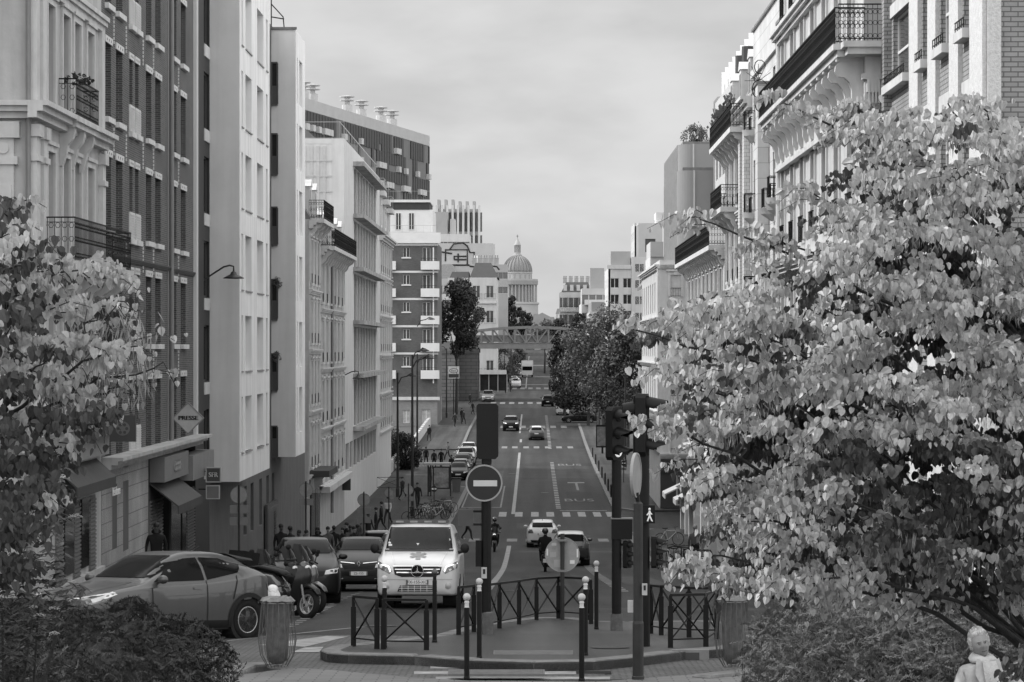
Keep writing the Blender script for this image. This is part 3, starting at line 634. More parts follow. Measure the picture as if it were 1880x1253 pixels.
for a_,b_ in wz6:
    b=MB(); b.box(-.02,.05,-.16,.1,b_,a_); b.box(.26,.33,-.16,.0,b_,a_); b.box(0,.3,-.16,0,a_,a_+.07); b.box(0,.3,-.16,0,b_-.07,b_); b.box(.05,.26,-.1,0,b_+.7*0,b_+.85); wf=f.put('window_frame',b,DKF); f.put('pane',MB().box(.05,.26,-.06,-.03,b_,a_),GD,parent=wf)
f.box('roof_coping',-.02,1.2,-.0,.06,15.0,15.12,ZINC)
# L3 ornament: mast/handrail seen against the sky
b=MB(); b.tube([(0,0,15),(.0,0,17.3),(-.5,.0,18.2)],.03,5); b.tube([(0,0,16.2),(.55,0,15.6),(.6,0,15.1)],.03,5); b.tube([(.0,0,15.6),(.6,0,15.5)],.03,5); f.put('roof_handrail',b,IRON)
# SHOP panel on L3 base
t=thing('dark_wall_panel','dark panel with white vertical lettering on the base of the white building','sign',(LX+.06,0.5*(uL(480,0)+uL(508,0)),0)); Y=t.location.y; t.location.z=zr(Y)
MB().box(0,.12,-2.6,2.4,.6,3.0).build('panel',mat('sign_panel',.06,.5),t); MB().box(.12,.135,-2.3,2.1,.8,2.8).build('panel_border',mat('panel_mid',.12),t)
MB().box(.135,.14,-2.15,1.95,.92,2.7).build('panel_field',mat('sign_panel',.06,.5),t)
b=text_mb('propcar',.9,.02); b.xf(Matrix.Rotation(PI/2,4,'Z')); b.xf(Matrix.Rotation(PI/2,4,'X')); b.xf(rotz(P90)); b.v=[(.15,y*1.6+.4,z*.55+1.8) for x,y,z in b.v]; b.build('lettering',LETW,t)
# L4 two Haussmann houses
def haussmann(name,label,oy,L,zt,cols,rows,wall,ground=-7.2,th=P90,X=LX,back=11,balcony=(),trim=STONE2,roof=True,dorm=2,style='cross',glz=None,cat='house',mans=2.6,scrollb='scroll',lows=True,pil=True):
    B=root(name,label,cat,X,oy if th>0 else oy-L); f=Fac(B,X,oy,th); ops=[]
    for zb,zh in rows:
        for a,c in cols: ops.append((a,c,zb,zh))
    zgr=zr(oy if th>0 else oy-L)-1.6
    f.wall(L,zgr,zt,ops,wall,.28,back); f.wins(ops,style,gl=glz,d=.2)
    for o in ops:
        t=.14; b=MB(); s=MB(); b.box(o[0]-t,o[0],-.07,0,o[2],o[3]+t); b.box(o[1],o[1]+t,-.07,0,o[2],o[3]+t); b.box(o[0],o[1],-.07,0,o[3],o[3]+t); b.box(o[0]-.2,o[1]+.2,-.16,0,o[3]+t,o[3]+t+.1); s.box(o[0]-.1,o[1]+.1,-.14,.1,o[2]-.12,o[2])
        f.put('window_surround',b,trim); f.put('sill',s,trim)
    for zb,zh in rows: f.ledge('string_course',0,L,zb-.35,.26,.22,trim)
    f.ledge('cornice',-.05,L+.05,zt,.5,.55,trim)
    if pil:
        us=sorted(set([0]+[round((cols[i][1]+cols[i+1][0])/2,2) for i in range(len(cols)-1)]+[L-.3]))
        for u in us:
          for zb,zh in rows:
            b=MB(); b.box(max(0,u-.12),min(L,u+.14),-.08,0,zb+.15,zh+.2); b.box(max(0,u-.18),min(L,u+.2),-.12,0,zh+.2,zh+.34); f.put('pilaster',b,trim)
    # small iron guards at each window
    for o in ops[:]:
        if (o[2] not in [bz for bz,_,_ in balcony]) and o[1]-o[0]>.7: f.rail(o[0]+.02,o[1]-.02,.04,o[2],o[2]+.55,ends=False,step=.16,name='window_guard')
    for bz,a,c in balcony:
        b=MB(); b.box(a,c,-.85,0,bz-.25,bz-.02); 
        n=max(2,int((c-a)/1.6)); [corbel(b,a+.3+(c-a-.6)*i/(n-1),.24,bz-.25,.8,.7) for i in range(n)]; f.put('balcony_slab',b,trim); f.rail(a+.03,c-.03,.82,bz,bz+1.0,style=scrollb)
    if roof:
        b=MB(); b.add([(0,-.1,zt),(L,-.1,zt),(L,back,zt),(0,back,zt),(0,1.1,zt+mans),(L,1.1,zt+mans),(L,back-1,zt+mans),(0,back-1,zt+mans)],[(0,1,5,4),(1,2,6,5),(2,3,7,6),(3,0,4,7),(4,5,6,7)])
        rf=f.put('mansard_roof',b,ZINC)
        for i in range(dorm):
            u=L*(i+.5)/dorm-.5; b=MB(); b.box(u,u+1.1,.05,1.1,zt+.1,zt+1.9); b.prism([(u-.1,zt+1.9),(u+1.2,zt+1.9),(u+.55,zt+2.3)],1.2,'y',0); d=f.put('dormer',b,trim,parent=None); pn=f.box('dormer_pane',u+.15,u+.95,-.045,-.03,zt+.35,zt+1.7,GD)
    return B,f
oa=149.7; La=uL(580,oa)
B,f=haussmann('narrow_stone_house','narrow pale stone house squeezed beside the white bays, black balcony railing on top',oa,7.4,7.1,[(1.0,1.9),(3.2,4.1),(5.4,6.3)],[(3.6,6.0),(.3,2.6),(-3.1,-.7),(-6.6,-4.3)],STONE,balcony=((7.15,0,7.4),),dorm=2,mans=2.2)
chimney(B,LX-2.5,oa+.8,9.2,1.4,.5,1.0,3)
ob_=157.3
B,f=haussmann('ornate_stone_house','ornate pale stone house with pilasters and a planted balcony, beside the louvred modern block',ob_,20.2,5.9,[(1.2,2.4),(4.4,5.6),(7.6,8.8),(10.8,12.0),(14.0,15.2),(17.2,18.4)],[(2.7,5.1),(-.8,1.6),(-4.3,-1.9),(-7.6,-5.5)],STONE,balcony=((5.95,.5,20),),dorm=5,mans=2.6)
f.box('shop_cornice',0,20,0,.6,-8.35,-8.0,STONE2); chimney(B,LX-2,ob_+.6,8,2.2,.6,1.4,4); chimney(B,LX-3,ob_+13,8,2.2,.6,1.2,4)
b=MB(); b.tube([(8.2,-.12,-10),(8.2,-.12,5.6)],.09,8); f.put('drainpipe',b,mat('old_pipe',.2,.5))
# small shop fronts on L4
fs=Fac(thing('corner_shop_front','small shop front with dark canopy under the narrow stone house','shop front',(LX,oa,zr(oa))),LX,oa,P90)
fs.box('canopy',0.3,6.8,.02,1.1,-7.1,-6.75,mat('canopy_dark',.05)); fs.box('shop_sign_board',.4,6.6,.05,.25,-7.8,-7.15,mat('board_grey',.3)); fs.box('shop_window',.5,3.0,.02,.1,zr(152)+.3,-7.9,GD); fs.box('shop_door',3.3,4.3,.02,.1,zr(153)+.1,-7.9,GD); fs.box('shop_window',4.5,6.6,.02,.1,zr(154)+.3,-7.9,GM)
# L5 louvred modern block
o5=177.7; B=root('modern_louvred_building','modern pale office block with louvred gable, tall mullioned windows and stone fins','office building',LX,o5)
PALE=mat('pale_concrete',.62,.8,.06,.8,bump=.1,streak=.12); f=Fac(B,LX,o5,P90); Lv=uL(692,o5); zt=13.7
wops=[]; 
zf=[11.35,7.75,4.2,.6,-2.9,-6.4]     # fin levels
for i in range(5): wops.append((uL(650,o5),uL(690,o5),zf[i+1]+.35,zf[i]-.05))
lowop=[(uL(634,o5)+.1,uL(690,o5),-9.6,-7.9)]
zf=[12.6,8.95,5.3,1.65,-2.0,-5.65]
wops=[(uL(650,o5),uL(690,o5),zf[i+1]+.3,zf[i]-.15) for i in range(5)]; lowop=[(uL(634,o5)+.1,uL(690,o5),-8.1,-6.3)]
f.wall(uL(697,o5),zr(180)-1.5,zt,wops+lowop,PALE,.2,12)
for o in wops+lowop:
    n=8 if o in wops else 9; gl=f.box('window_band',o[0],o[1],-.16,-.12,o[2],o[3],mat('band_glass',.04,.2,.3,.5,spec=.25) if o in wops else GD)
    for k in range(1,n): u=o[0]+(o[1]-o[0])*k/n; f.box('mullion',u-.2,u+.2,-.12,.01,o[2],o[3],PALE)
for i in range(1,6):
    o=wops[i-1]; b=MB(); b.box(o[0]-1.0,o[1]+1.8,-.75,0,zf[i]-.0,zf[i]+.28); f.put('fin',b,mat('weathered_fin',.4,.8,.35,1.5,streak=.4))
b=MB(); b.box(uL(650,o5)-1,uL(690,o5)+1.6,-.75,0,zf[0]-.1,zf[0]+.2); f.put('fin',b,_M['weathered_fin'])
g=Fac(B,LX-12,o5-.02,0); g.wall(12,zr(180)-1.5,zt,[(0,11.2,-5.9,zt-.35)],PALE,.5,0,name='gable_wall'); g.box('louvre_recess',0,11.2,-.49,-.44,-5.9,zt-.35,mat('louvre_back',.02,spec=.1))
levels=[(zt-.5,4.1,'v'),(4.1+.0,-.2,'h'),(-.2,-3,'v'),(-3,-5.8,'h')]
lv=[(13.2,9.2,'v'),(9.0,4.3,'h'),(4.1,1.9,'v'),(1.7,-1.3,'h'),(-1.5,-3.6,'v'),(-3.8,-5.8,'h')]
for za,zb_,st in lv:
    b=MB()
    if st=='v':
        u=.1
        while u<11.0: b.box(u,u+.2,-.04,.04,zb_,za); u+=.42
        for q in range(1,4): z=zb_+(za-zb_)*q/4; b.box(0,11.2,-.06,-.04,z,z+.08)
        b.box(0,11.2,-.06,.04,zb_-.06,zb_)
    else:
        z=zb_
        while z<za-.15: b.box(.05,11.15,-.04,.04,z,z+.18); z+=.4
    g.put('louvre_panel',b,mat('louvre_slat',.5,.6))
g.box('dark_base_band',7.7,11.9,-.01,.02,-8.1,-6.3,mat('band_dark',.08)); 
rr=g.rail(0,12,-.3,zt,zt+1.1,m=mat('galv_rail',.35,.5),step=1.3,ends=False,name='roof_railing'); rr=f.rail(0,uL(697,o5),-.3,zt,zt+1.1,m=_M['galv_rail'],step=1.6,ends=False,name='roof_railing')
for i,(y,zc) in enumerate(((182,13.7),(190,13.7),(199,13.7))): chimney(B,LX-4.5-i*.4,y,zc,1.1,.8,3.2-.4*i,1)
# service sign on the gable
square_sign(631,890,176,.9,.75,'','small dark louvred box sign on the modern building corner','shop_sign',SIGND,LETW,.2,frame=False)
# L5b cream houses with dormers
o6=uL(697,0)+.1
B,f=haussmann('cream_terraced_house','pale cream house with tall dormers just beyond the modern louvred block',o6,uL(718,0)-o6,9.2,[(1+3.2*i,2.2+3.2*i) for i in range(6)],[(6.2,8.4),(3.0,5.3),(-.2,2.1),(-3.3,-1.0),(-6.4,-4.2)],PALE,dorm=0,mans=4.5,pil=False,lows=False)
for i in range(3):
    u=.5+i*6.2; b=MB(); b.box(u,u+2.6,-.05,2.2,9.2,12.3-i*.4); f.put('dormer',b,PALE); f.box('dormer_cap',u-.4,u+3,-2.2,.4,12.3-i*.4,12.7-i*.4,STONE2); f.box('dormer_pane',u+.8,u+1.8,.055,.07,10,11.6,GD); 
    r=f.rail(u-.3,u+2.9,.3,12.7-i*.4,13.7-i*.4,m=_M['galv_rail'],step=1.0,name='roof_railing')
b=MB(); 
for i in range(4): chimney(B,LX-5,o6+2+i*5,13.6,1.6,.6,1.2,4)
# L6 tall block with dark vertical shutters, turned towards the street
xa,ya_=-28.6,338.; xb,yb_=-15.2,400.; th=math.atan2(yb_-ya_,xb-xa); Ln=math.dist((xa,ya_),(xb,yb_))
B=thing('tall_shuttered_block','tall far residential slab with staggered black shutter panels and rooftop cowls','apartment building',(xa,ya_,zr(350))); f=Fac(B,xa,ya_,th)
f.wall(Ln,zr(350)-1,29.8,[],mat('slab_light',.16,.8,.06,.4,streak=.1),.05,14); f.box('roof_band',0,Ln,0,.06,29.7,31.2,mat('slab_top',.42,.8,.08,.5))
bk=MB(); cs=MB(); lt=MB(); r2=random.Random(4)
for r in range(13):
    zt_=29.6-2.5*r; u=.5
    while u<Ln-.5:
        w=r2.choice([1.3,1.3,2.6,3.9]); u1=min(Ln,u+w); q=r2.random()
        if q<.84:
            h=2.48 if r2.random()<.4 else 1.55; pn=MB().box(u,u1-.05,-.1,0,zt_-h,zt_); pn.mi=1; k=u
            while k<u1-.1: pn.box(k,k+.12,-.14,-.1,zt_-h,zt_); k+=1.3
            f.put('shutter_panel',pn,[mat('shutter_black',.012,.5),mat('shutter_edge',.06)])
            if h<2 and r2.random()<.85: f.box('balcony_front',u+.1,u1-.1,0,.5,zt_-2.4,zt_-1.6,mat('slab_light2',.5,.8))
        u=u1
pass
for i,u in enumerate((3,7,11,27,34,44,50)):
    c=MB().lathe([(.7,0),(.7,1.6),(.35,1.7),(.35,2.1),(1.0,2.15),(1.0,2.25),(.4,2.3),(.4,2.6),(1.0,2.65),(1.0,2.75),(.05,2.9)],(u,2,31.0),10); f.put('roof_cowl',c,mat('cowl_metal',.45,.4,.1))
pts=[(-23.2,270,14),(-15.0,300,14)]
# slanted dark stair roof beside it
B=thing('dark_slanted_roof_house','house with steep dark slanted roof in front of the tall shuttered slab','house',(-20,240,zr(240))); b=MB().prism([(-24.5,7),(-15.2,7),(-15.2,14.6),(-17.7,17.2),(-24.5,23.5)],2,'y',0); b.v=[(x+20,y,z-zr(240)) for x,y,z in b.v]; b.build('roof',mat('roof_slope',.14,.6,.2),B); MB().box(-4.5,4.8,0,12,-2,7-zr(240)).build('wall',PALE,B)
# L7 brick block with white balconies
Y7=337; B=thing('brick_balcony_building','brick apartment block with rounded white balconies and white sixth floor set back','apartment building',(-12,Y7,zr(Y7)))
X7=wx(700,Y7); W7=wx(803,Y7)-X7; f=Fac(B,X7,Y7,0); k=Y7/FP
BR7=brick('dark_red_brick',.085,.115,.13,.24,.07,.008,.3,.85,.2); BR7b=brick('beige_brick',.2,.24,.25,.24,.07,.008,.3)
def z7(py): return (VY-py)*k
rows=[(472,),(520,),(570,),(620,),(670,)]; ops=[]; 
for r in range(5):
    zt_=z7(455+50*r); 
    ops.append((wx(740,Y7)-X7,wx(752,Y7)-X7,zt_-1.2,zt_)); ops.append((wx(776,Y7)-X7,wx(790,Y7)-X7,zt_-2.1,zt_)); 
f.wall(W7,z7(731),z7(447),ops,BR7,.3,16,name='wall'); f.wins(ops,'casement',gl=GM)
gops=[(wx(740,Y7)-X7,wx(752,Y7)-X7,z7(777),z7(753)),(wx(775,Y7)-X7,wx(790,Y7)-X7,z7(785),z7(752))]
f.wall(W7,z7(800),z7(731),gops,BR7b,.3,16,name='base_wall'); f.wins(gops,'casement',gl=GL); f.box('base_course',0,W7+.3,0,.3,z7(735),z7(729),PALE)
WH7=mat('white_balcony',.7,.6,.06,1)
for r in range(5):
    zt_=z7(455+50*r); 
    for ua,ub in ((wx(773,Y7)-X7,W7+.25),(0,wx(727,Y7)-X7)):
        b=MB(); n=8; 
        pts=[(ua,0),(ua,-1.0)]+[(ub-.6+.6*math.sin(a),-1.0+.6*(1-math.cos(a))) for a in [PI/2*i/n for i in range(n+1)]]+[(ub,0)] if ub>W7 else [(ua,0),(ua,-1.0),(ub,-1.0),(ub,0)]
        b.prism(pts,1.05,'z',zt_-2.75); f.put('balcony',b,WH7); f.rail(ua+.05,ub-.3,.95,zt_-1.7,zt_-1.35,step=.5,ends=False,name='balcony_rail')
    f.box('side_pillar',W7-.55,W7-.4,.5,.6,zt_-3.3,zt_,WH7); f.box('window_shelf',ops[2*r][0]-.2,ops[2*r][1]+.2,0,.15,zt_-1.35,zt_-1.2,WH7)
    f.box('floor_band',0,W7+.1,0,.06,zt_+.25,zt_+.5,WH7)
zc=z7(447); f.box('setback_parapet',-.2,W7+.4,-.3,.5,zc,zc+1.3,WH7); f.box('setback_wall',0,W7-.6,-12,-.8,zc+1.3,zc+4.2,WH7); f.box('attic_band',-.1,W7-1.0,-11,-.7,zc+4.2,zc+5.1,mat('attic_dark',.05)); f.box('attic_coping',-.2,W7-.9,-11,-.5,zc+5.1,zc+5.4,WH7)
for px in (726,750): f.win(wx(px,Y7)-X7,wx(px+10,Y7)-X7,zc+1.7,zc+3.8,'casement',gl=GD,d=.7)
f.rail(0,W7-1,-.9,zc+5.4,zc+6.5,m=_M['galv_rail'],step=.7,name='roof_railing'); f.rail(0,W7,.2,zc+1.3,zc+2.2,m=_M['galv_rail'],step=.8,name='roof_railing')
g=Fac(B,X7+W7+.01,Y7+.02,P90); gp2=[(3+i*5,4.5+i*5,z7(455+50*r)-1.9,z7(455+50*r)) for i in range(2) for r in range(5)]; g.wall(14,z7(800),zc,gp2,BR7,.3,0,name='side_wall'); g.wins(gp2,'casement',gl=GM)
# garden wall in front of L7
t=thing('garden_wall','low pale garden wall with hedge behind on the left pavement','wall',(-12.6,250,zr(250))); b=MB(); 
for y in range(236,330,4): 
    if 260<y<285: continue
    b.box(-.15,.15,y-250,y-246,zr(y+2)-zr(250)-.3,zr(y+2)-zr(250)+1.2)
b.build('wall',mat('garden_wall',.45),t)
# ---------- right side of the street ----------
RX=9.5; M90=-PI/2
# facing -X: u runs towards the camera, so a facade starts at its far end
def uR(px,yfar,X=RX): return yfar-X*FP/(px-VX)
WST=mat('white_stone',.50,.8,.10,1.2,bump=.15,streak=.25); WST2=mat('white_stone_trim',.54,.8,.10,2,streak=.15); WSTJ=brick('white_ashlar',.48,.54,.26,1.1,.62,.012,.3,.8,.12)
# R7 brick and white pilaster building (nearest)
yf=72.6; yn=56.9; B=root('brick_pilaster_building','brick building with rough white pilasters and planted window ledges, nearest on the right side','apartment building',RX,yn)
LB=brick('light_brick',.26,.31,.12,.30,.105,.014,.6,.85,.25); DB=brick('gable_brick',.20,.25,.055,.29,.105,.016,.7,.85,.2)
ROUGH=mat('roughcast',.56,.9,.18,14,bump=.9,bscale=30)
f=Fac(B,RX,yf,M90); ops=[]; pil=[(1676,1692),(1710,1725),(1750,1767),(1788,1812)]; U=lambda px:uR(px,yf)
bays=[(1634,1674),(1694,1708),(1727,1748),(1769,1787)]
zs0=6.95     # sill line
for r in range(-3,3):
    zs=zs0+3.2*r
    for i,(a,c) in enumerate(bays): 
        if i: ops.append((U(a),U(c),zs-.02,zs+1.7))
        else: ops.append((U(1640),U(1668),zs-.02,zs+1.75))
f.wall(yf-yn,zr(60)-1.2,16.5,ops,LB,.2,12); f.wins(ops,'sash',gl=GM,d=.12)
for r in range(-3,3):
    zs=zs0+3.2*r
    for i,(a,c) in enumerate(bays):
        u0,u1=U(a)+.0,U(c)
        f.box('ledge',u0+.02,u1-.02,-.05,.24,zs-.24,zs-.03,WST2); f.box('lintel_band',u0+.02,u1-.02,0,.05,zs+1.71 if i else zs+1.76,zs+2.1,WST2)
        b=MB(); n=max(3,int((u1-u0)/.25))
        for k in range(n): u=u0+.1+(u1-u0-.2)*k/(n-1); b.tube([(u,-.2,zs-.03),(u,-.2,zs+.2)],.014,4)
        for zz in (.06,.2): b.tube([(u0+.05,-.2,zs+zz),(u1-.05,-.2,zs+zz)],.016,4)
        f.put('window_guard',b,IRON)
for a,c in pil: f.box('pilaster',U(a),U(c),0,.1,zr(64)-.5,16.4,ROUGH)
f.box('pilaster',0,.5,0,.2,zr(64)-.5,16.4,LB)
g=Fac(B,RX,yn,0); g.box('corner_strip',-.0,.28,-.0,.06,zr(60)-1,16.5,ROUGH); g.wall(13,zr(60)-1.2,16.49,[],DB,.05,0,name='gable_wall') 
# R6 Haussmann with large corbelled balcony
yf6=98.6; yn6=73.6; X6=8.95; B=root('corbelled_balcony_house','white stone house with a long black balcony on curled stone corbels','house',X6,yn6)
f=Fac(B,X6,yf6,M90); L6=yf6-yn6; ops=[]; 
for r,(zb,h) in enumerate(((8.35,2.5),(3.6,2.7),(.2,2.5),(-3.2,2.4),(11.8,2.2))):
    for k in range(7): u=1.2+k*3.4; ops.append((u,u+1.15,zb,zb+h))
f.wall(L6,zr(80)-2,15.5,ops,WST,.3,12); f.wins(ops,'cross',gl=GM,d=.24)
for o in ops:
    b=MB(); t=.16; b.box(o[0]-t,o[0],-.07,0,o[2],o[3]+t); b.box(o[1],o[1]+t,-.07,0,o[2],o[3]+t); b.box(o[0],o[1],-.07,0,o[3],o[3]+t); b.box(o[0]-t-.1,o[1]+t+.1,-.18,0,o[3]+t,o[3]+t+.12); f.put('window_surround',b,WST2)
    if o[2] not in (8.35,): f.rail(o[0],o[1],.12,o[2]-.1,o[2]+.75,ends=True,step=.16,name='window_guard'); 
zb6=8.2; 
b=MB(); b.box(.5,L6+.3,-.86,0,zb6-.16,zb6); b.box(.6,L6+.2,-.74,0,zb6-.34,zb6-.16); f.put('balcony_slab',b,WST2); b=MB(); b.box(.7,L6+.1,-.25,0,zb6-1.9,zb6-1.75); b.box(.7,L6+.1,-.12,0,zb6-1.75,zb6-1.4); f.put('frieze',b,WST2)
for k in range(15):
    u=1.2+k*(L6-1.5)/14; b=MB(); b.box(u-.17,u+.17,-.72,0,zb6-.42,zb6-.34); b.box(u-.1,u+.1,-.64,-.4,zb6-.75,zb6-.42)
    pts=[(0,zb6-.42)]+[(-.62+.17*math.cos(a)-.0,zb6-.62+.2*math.sin(a)) for a in [PI/2+PI*q/6 for q in range(7)]]+[(-.48,zb6-.95),(-.3,zb6-1.15),(-.22,zb6-1.45),(-.0,zb6-1.8)]
    pts=[(0,zb6-.42),(-.62,zb6-.42),(-.74,zb6-.55),(-.76,zb6-.7),(-.66,zb6-.84),(-.5,zb6-.86),(-.38,zb6-.98),(-.3,zb6-1.2),(-.3,zb6-1.42),(-.2,zb6-1.6),(0,zb6-1.72)]
    b.prism(pts,.24,'x',u-.12); f.put('corbel',b,WST2)
f.rail(.6,L6+.2,.8,zb6,zb6+.98,style='scroll',step=.13,ends=True)
f.rail(L6+.2,L6+.2,.0,zb6,zb6,ends=False) if 0 else None
f.ledge('cornice',0,L6,3.0,.35,.35,WST2); f.ledge('cornice',0,L6,15.5,.6,.7,WST2); f.ledge('cornice',0,L6,11.3,.4,.4,WST2)
b=MB(); b.tube([(.6,-.12,zb6+3.3),(.6,-.12,-8)],.08,8); f.put('drainpipe',b,mat('white_pipe',.6,.5))
g=Fac(B,X6,yn6-.02,0); g.wall(12,zr(75)-1.2,15.51,[(1.6,2.6,8.3,10.6)],STONE,.1,0,name='gable_wall'); g.wins([(1.6,2.6,8.3,10.6)],'cross',gl=GM,d=.05)
# end of the balcony turns the corner
b=MB(); b.box(-.664,1.4,-1.0,-.303,zb6-.157,zb6+.004); b.box(-.544,1.3,-.9,-.203,zb6-.336,zb6-.157); g.put('balcony_slab',b,STONE2); g.box('frieze',-.1,1.5,0,.3,zb6-2.3,zb6-2.1,STONE2)
b=MB(); b.box(.0,.42,-.14,0,-8,zb6-1.0); b.box(-.08,.5,-.3,0,zb6-.95,zb6-.8); b.box(0,.42,-.28,0,zb6-.8,zb6-.34); b.box(.05,.37,-.32,-.14,zb6-1.3,zb6-.95); [b.box(.08+k*.09,.13+k*.09,-.34,-.3,zb6-1.6,zb6-.97) for k in range(4)]; g.put('corner_pilaster',b,STONE2)
r=g.rail(-.8,1.3,.95,zb6,zb6+.98,style='scroll',step=.13,ends=False)
b=MB(); b.tube([(.75,-.14,zb6-.5),(.75,-.14,-7)],.08,8); g.put('drainpipe',b,_M['white_pipe'])
# iron scroll fence divider at its far end
b=MB(); 
for z0,rr in ((9.3,.35),(10.1,.25),(8.7,.2)): b.tube([(.9,-.8+rr*math.cos(a)*.8,z0+rr*math.sin(a)) for a in [k*PI/5 for k in range(9)]],.02,4)
for k in range(6): a=k*PI/6; b.tube([(.9,-.85,9.6),(.9,-.85-.5*math.cos(a),9.6+.6*math.sin(a))],.012,4)
f.put('iron_divider',b,IRON)
# R5 white ashlar building with stepped bays
yf5=117.3; yn5=98.8; B=root('white_ashlar_building','white ashlar apartment block with stepped bays and little black window balconies','apartment building',RX,yn5)
f=Fac(B,RX,yf5,M90); L5=yf5-yn5; ops=[]
rows5=[8.9,5.55,2.2,-1.15,-4.5]
for zb in rows5:
    for u in (.6,3.2,9.6,12.6,15.6): ops.append((u,u+1.1,zb,zb+2.2))
f.wall(L5,zr(105)-2,13.6,ops,WSTJ,.25,12); f.wins(ops,'casement',gl=GM,d=.2)
for u0,u1,zt in ((5.6,8.1,10.6),(16.8,18.5,11.9)):
    f2=Fac(B,RX-.48,yf5-u0,M90); L=u1-u0; so=[(.5,1.3,zb,zb+2.1) for zb in rows5]; f2.wall(L,zr(105)-2,zt,so,WSTJ,.2,.47,name='bay'); f2.wins(so,'casement',gl=GM,d=.15); f2.box('bay_coping',-.05,L+.05,-.48,.06,zt,zt+.12,ZINC)
    # balconettes at the bay corner
    for zb in rows5[:4]:
        h=Fac(B,RX-.48,yf5-u0,M90); b=MB(); b.lathe([(.1,-.5),(.42,-.22),(.5,0)],(.9,-.02,zb-.05),12,'z',PI,2*PI); h.put('balconette_base',b,WST2); h.rail(.45,1.35,.4,zb,zb+.72,step=.11,name='balconette_rail')
for zb in rows5[:4]:
    for u in (3.75,10.15,13.15):
        b=MB(); b.lathe([(.1,-.5),(.5,-.22),(.62,0)],(u,-.02,zb-.05),12,'z',PI,2*PI); f.put('balconette_base',b,WST2); f.rail(u-.55,u+.55,.45,zb,zb+.72,step=.11,name='balconette_rail')
# top loggia
ops2=[(u,u+1.1,13.95,15.6) for u in (1,2.6,4.2,9.6,12.2,14.8)]; f2=Fac(B,RX+1.0,yf5,M90); f2.wall(L5,13.6,16.6,ops2,WST,.3,10,name='attic_wall'); f2.wins(ops2,'sash',gl=GD); f2.ledge('cornice',0,L5,16.9,.3,.6,WST2)
f.box('attic_band',0,L5,-.0,.12,11.6,11.9,WST2); f.box('roof_edge',0,L5,-1,.1,13.6,13.7,ZINC)
# R4 Haussmann white
B,f=haussmann('white_balcony_house','white stone house with two long planted iron balconies under a slanting zinc edge',133.5,16.0,10.9,[(1.2+3.1*i,2.3+3.1*i) for i in range(5)],[(6.6,9.2),(3.2,5.7),(-.2,2.3),(-3.6,-1.2),(-7.2,-4.9)],WST,th=M90,X=RX,balcony=((9.75,.0,14),(6.55,.5,8)),dorm=3,trim=WST2,mans=2.4)
for u in (12.2,14.6): f.box('brick_pilaster',u,u+.9,0,.35,-9,9.5,brick('pale_brick_strip',.5,.56,.3,.25,.16,.012,.3))
for i in range(10):
    b=MB(); u=1+i*1.25; h=rnd.uniform(.3,.9)
    for k in range(6): a=rnd.uniform(0,6.28); b.tube([(u,-.7,10.6),(u+.3*math.cos(a),-.7+.2*math.sin(a),10.6+h)],.015,3)
    for k in range(14): x,z=u+rnd.gauss(0,.18),10.6+rnd.uniform(.1,h); y=-.7+rnd.gauss(0,.12); s=.08; b.quad((x-s,y,z-s),(x+s,y-s,z),(x+s,y,z+s),(x-s,y+s,z))
    f.put('balcony_plant',b,leafmat('balcony_leaves',.09))
# R3 sawtooth-topped block behind
yf3=188; B=root('sawtooth_roof_block','modern block with sawtooth roof screens rising behind the white balcony house','apartment building',12.6,150); f=Fac(B,12.6,yf3,M90); ops=[]
for r in range(4):
    for i in range(11): ops.append((.8+3.2*i,2.9+3.2*i,14.6-3.1*r,16.2-3.1*r))
f.wall(38,-12,16.9,ops,mat('block_grey_white',.42,.8,.06,.6,streak=.1),.3,14); f.wins(ops,'single',gl=GM)
for i in range(11): u=.5+i*3.35; b=MB(); b.prism([(0,16.9),(2.9,16.9),(2.9,17.9),(0,19.0)],1.8,'y',.4); b.v=[(x+u,y,z) for x,y,z in b.v]; f.put('roof_screen',b,mat('screen_white',.5,.6,.04))
for u in (26,31): b=MB().tube([(u,-.2,15.6),(u,-.2,17.4)],.35,8); f.put('vent_pipe',b,mat('vent_dark',.05))
# R2 ribbed metal towers
RIB=mat('ribbed_metal',.21,.45,.06,.3,metal=.0)
def ribbed(B,x0,x1,y0,y1,z0,z1,r=1.2,name='tower'):
    # outline with rounded corner towards street and camera, standing seams
    pts=[(x1,y0)]; pts=[(x0+r,y0),(x1,y0),(x1,y1),(x0,y1),(x0,y0+r)]; arc=[(x0+r-r*math.cos(a),y0+r-r*math.sin(a)) for a in [PI/2*k/8 for k in range(9)]]
    poly=[(x1,y0),(x1,y1),(x0,y1)]+arc; L=B.location; b=MB().prism([(p[0]-L.x,p[1]-L.y) for p in poly],z1-z0,'z',z0-L.z)
    o=b.build(name,RIB,B); s=MB()
    x=x0+r
    while x<x1: s.box(x-L.x,x-L.x+.12,y0-L.y-.12,y0-L.y,z0-L.z,z1-L.z); x+=2.0
    y=y0+r
    k=MB()
    while y<y1: s.box(x0-L.x-.06,x0-L.x,y-L.y,y-L.y+.08,z0-L.z,z1-L.z); y+=.9
    s.build('standing_seams',mat('seam_light',.42,.4),o); MB().box(x0-L.x+.4,x1-L.x,y0-L.y+.4,y1-L.y,z1-L.z,z1-L.z+.25).build('roof_edge',ZINC,o)
B=thing('ribbed_metal_towers','two stepped grey ribbed metal towers with rounded corners and a roof tree','tower block',(11,205,zr(205)))
ribbed(B,10.9,19,205,226,-11,13.4,name='front_tower'); ribbed(B,12.2,19.5,228,252,-11,17.1,name='rear_tower'); ribbed(B,13.6,20,200,204.8,-11,18.5,r=.3,name='side_tower')
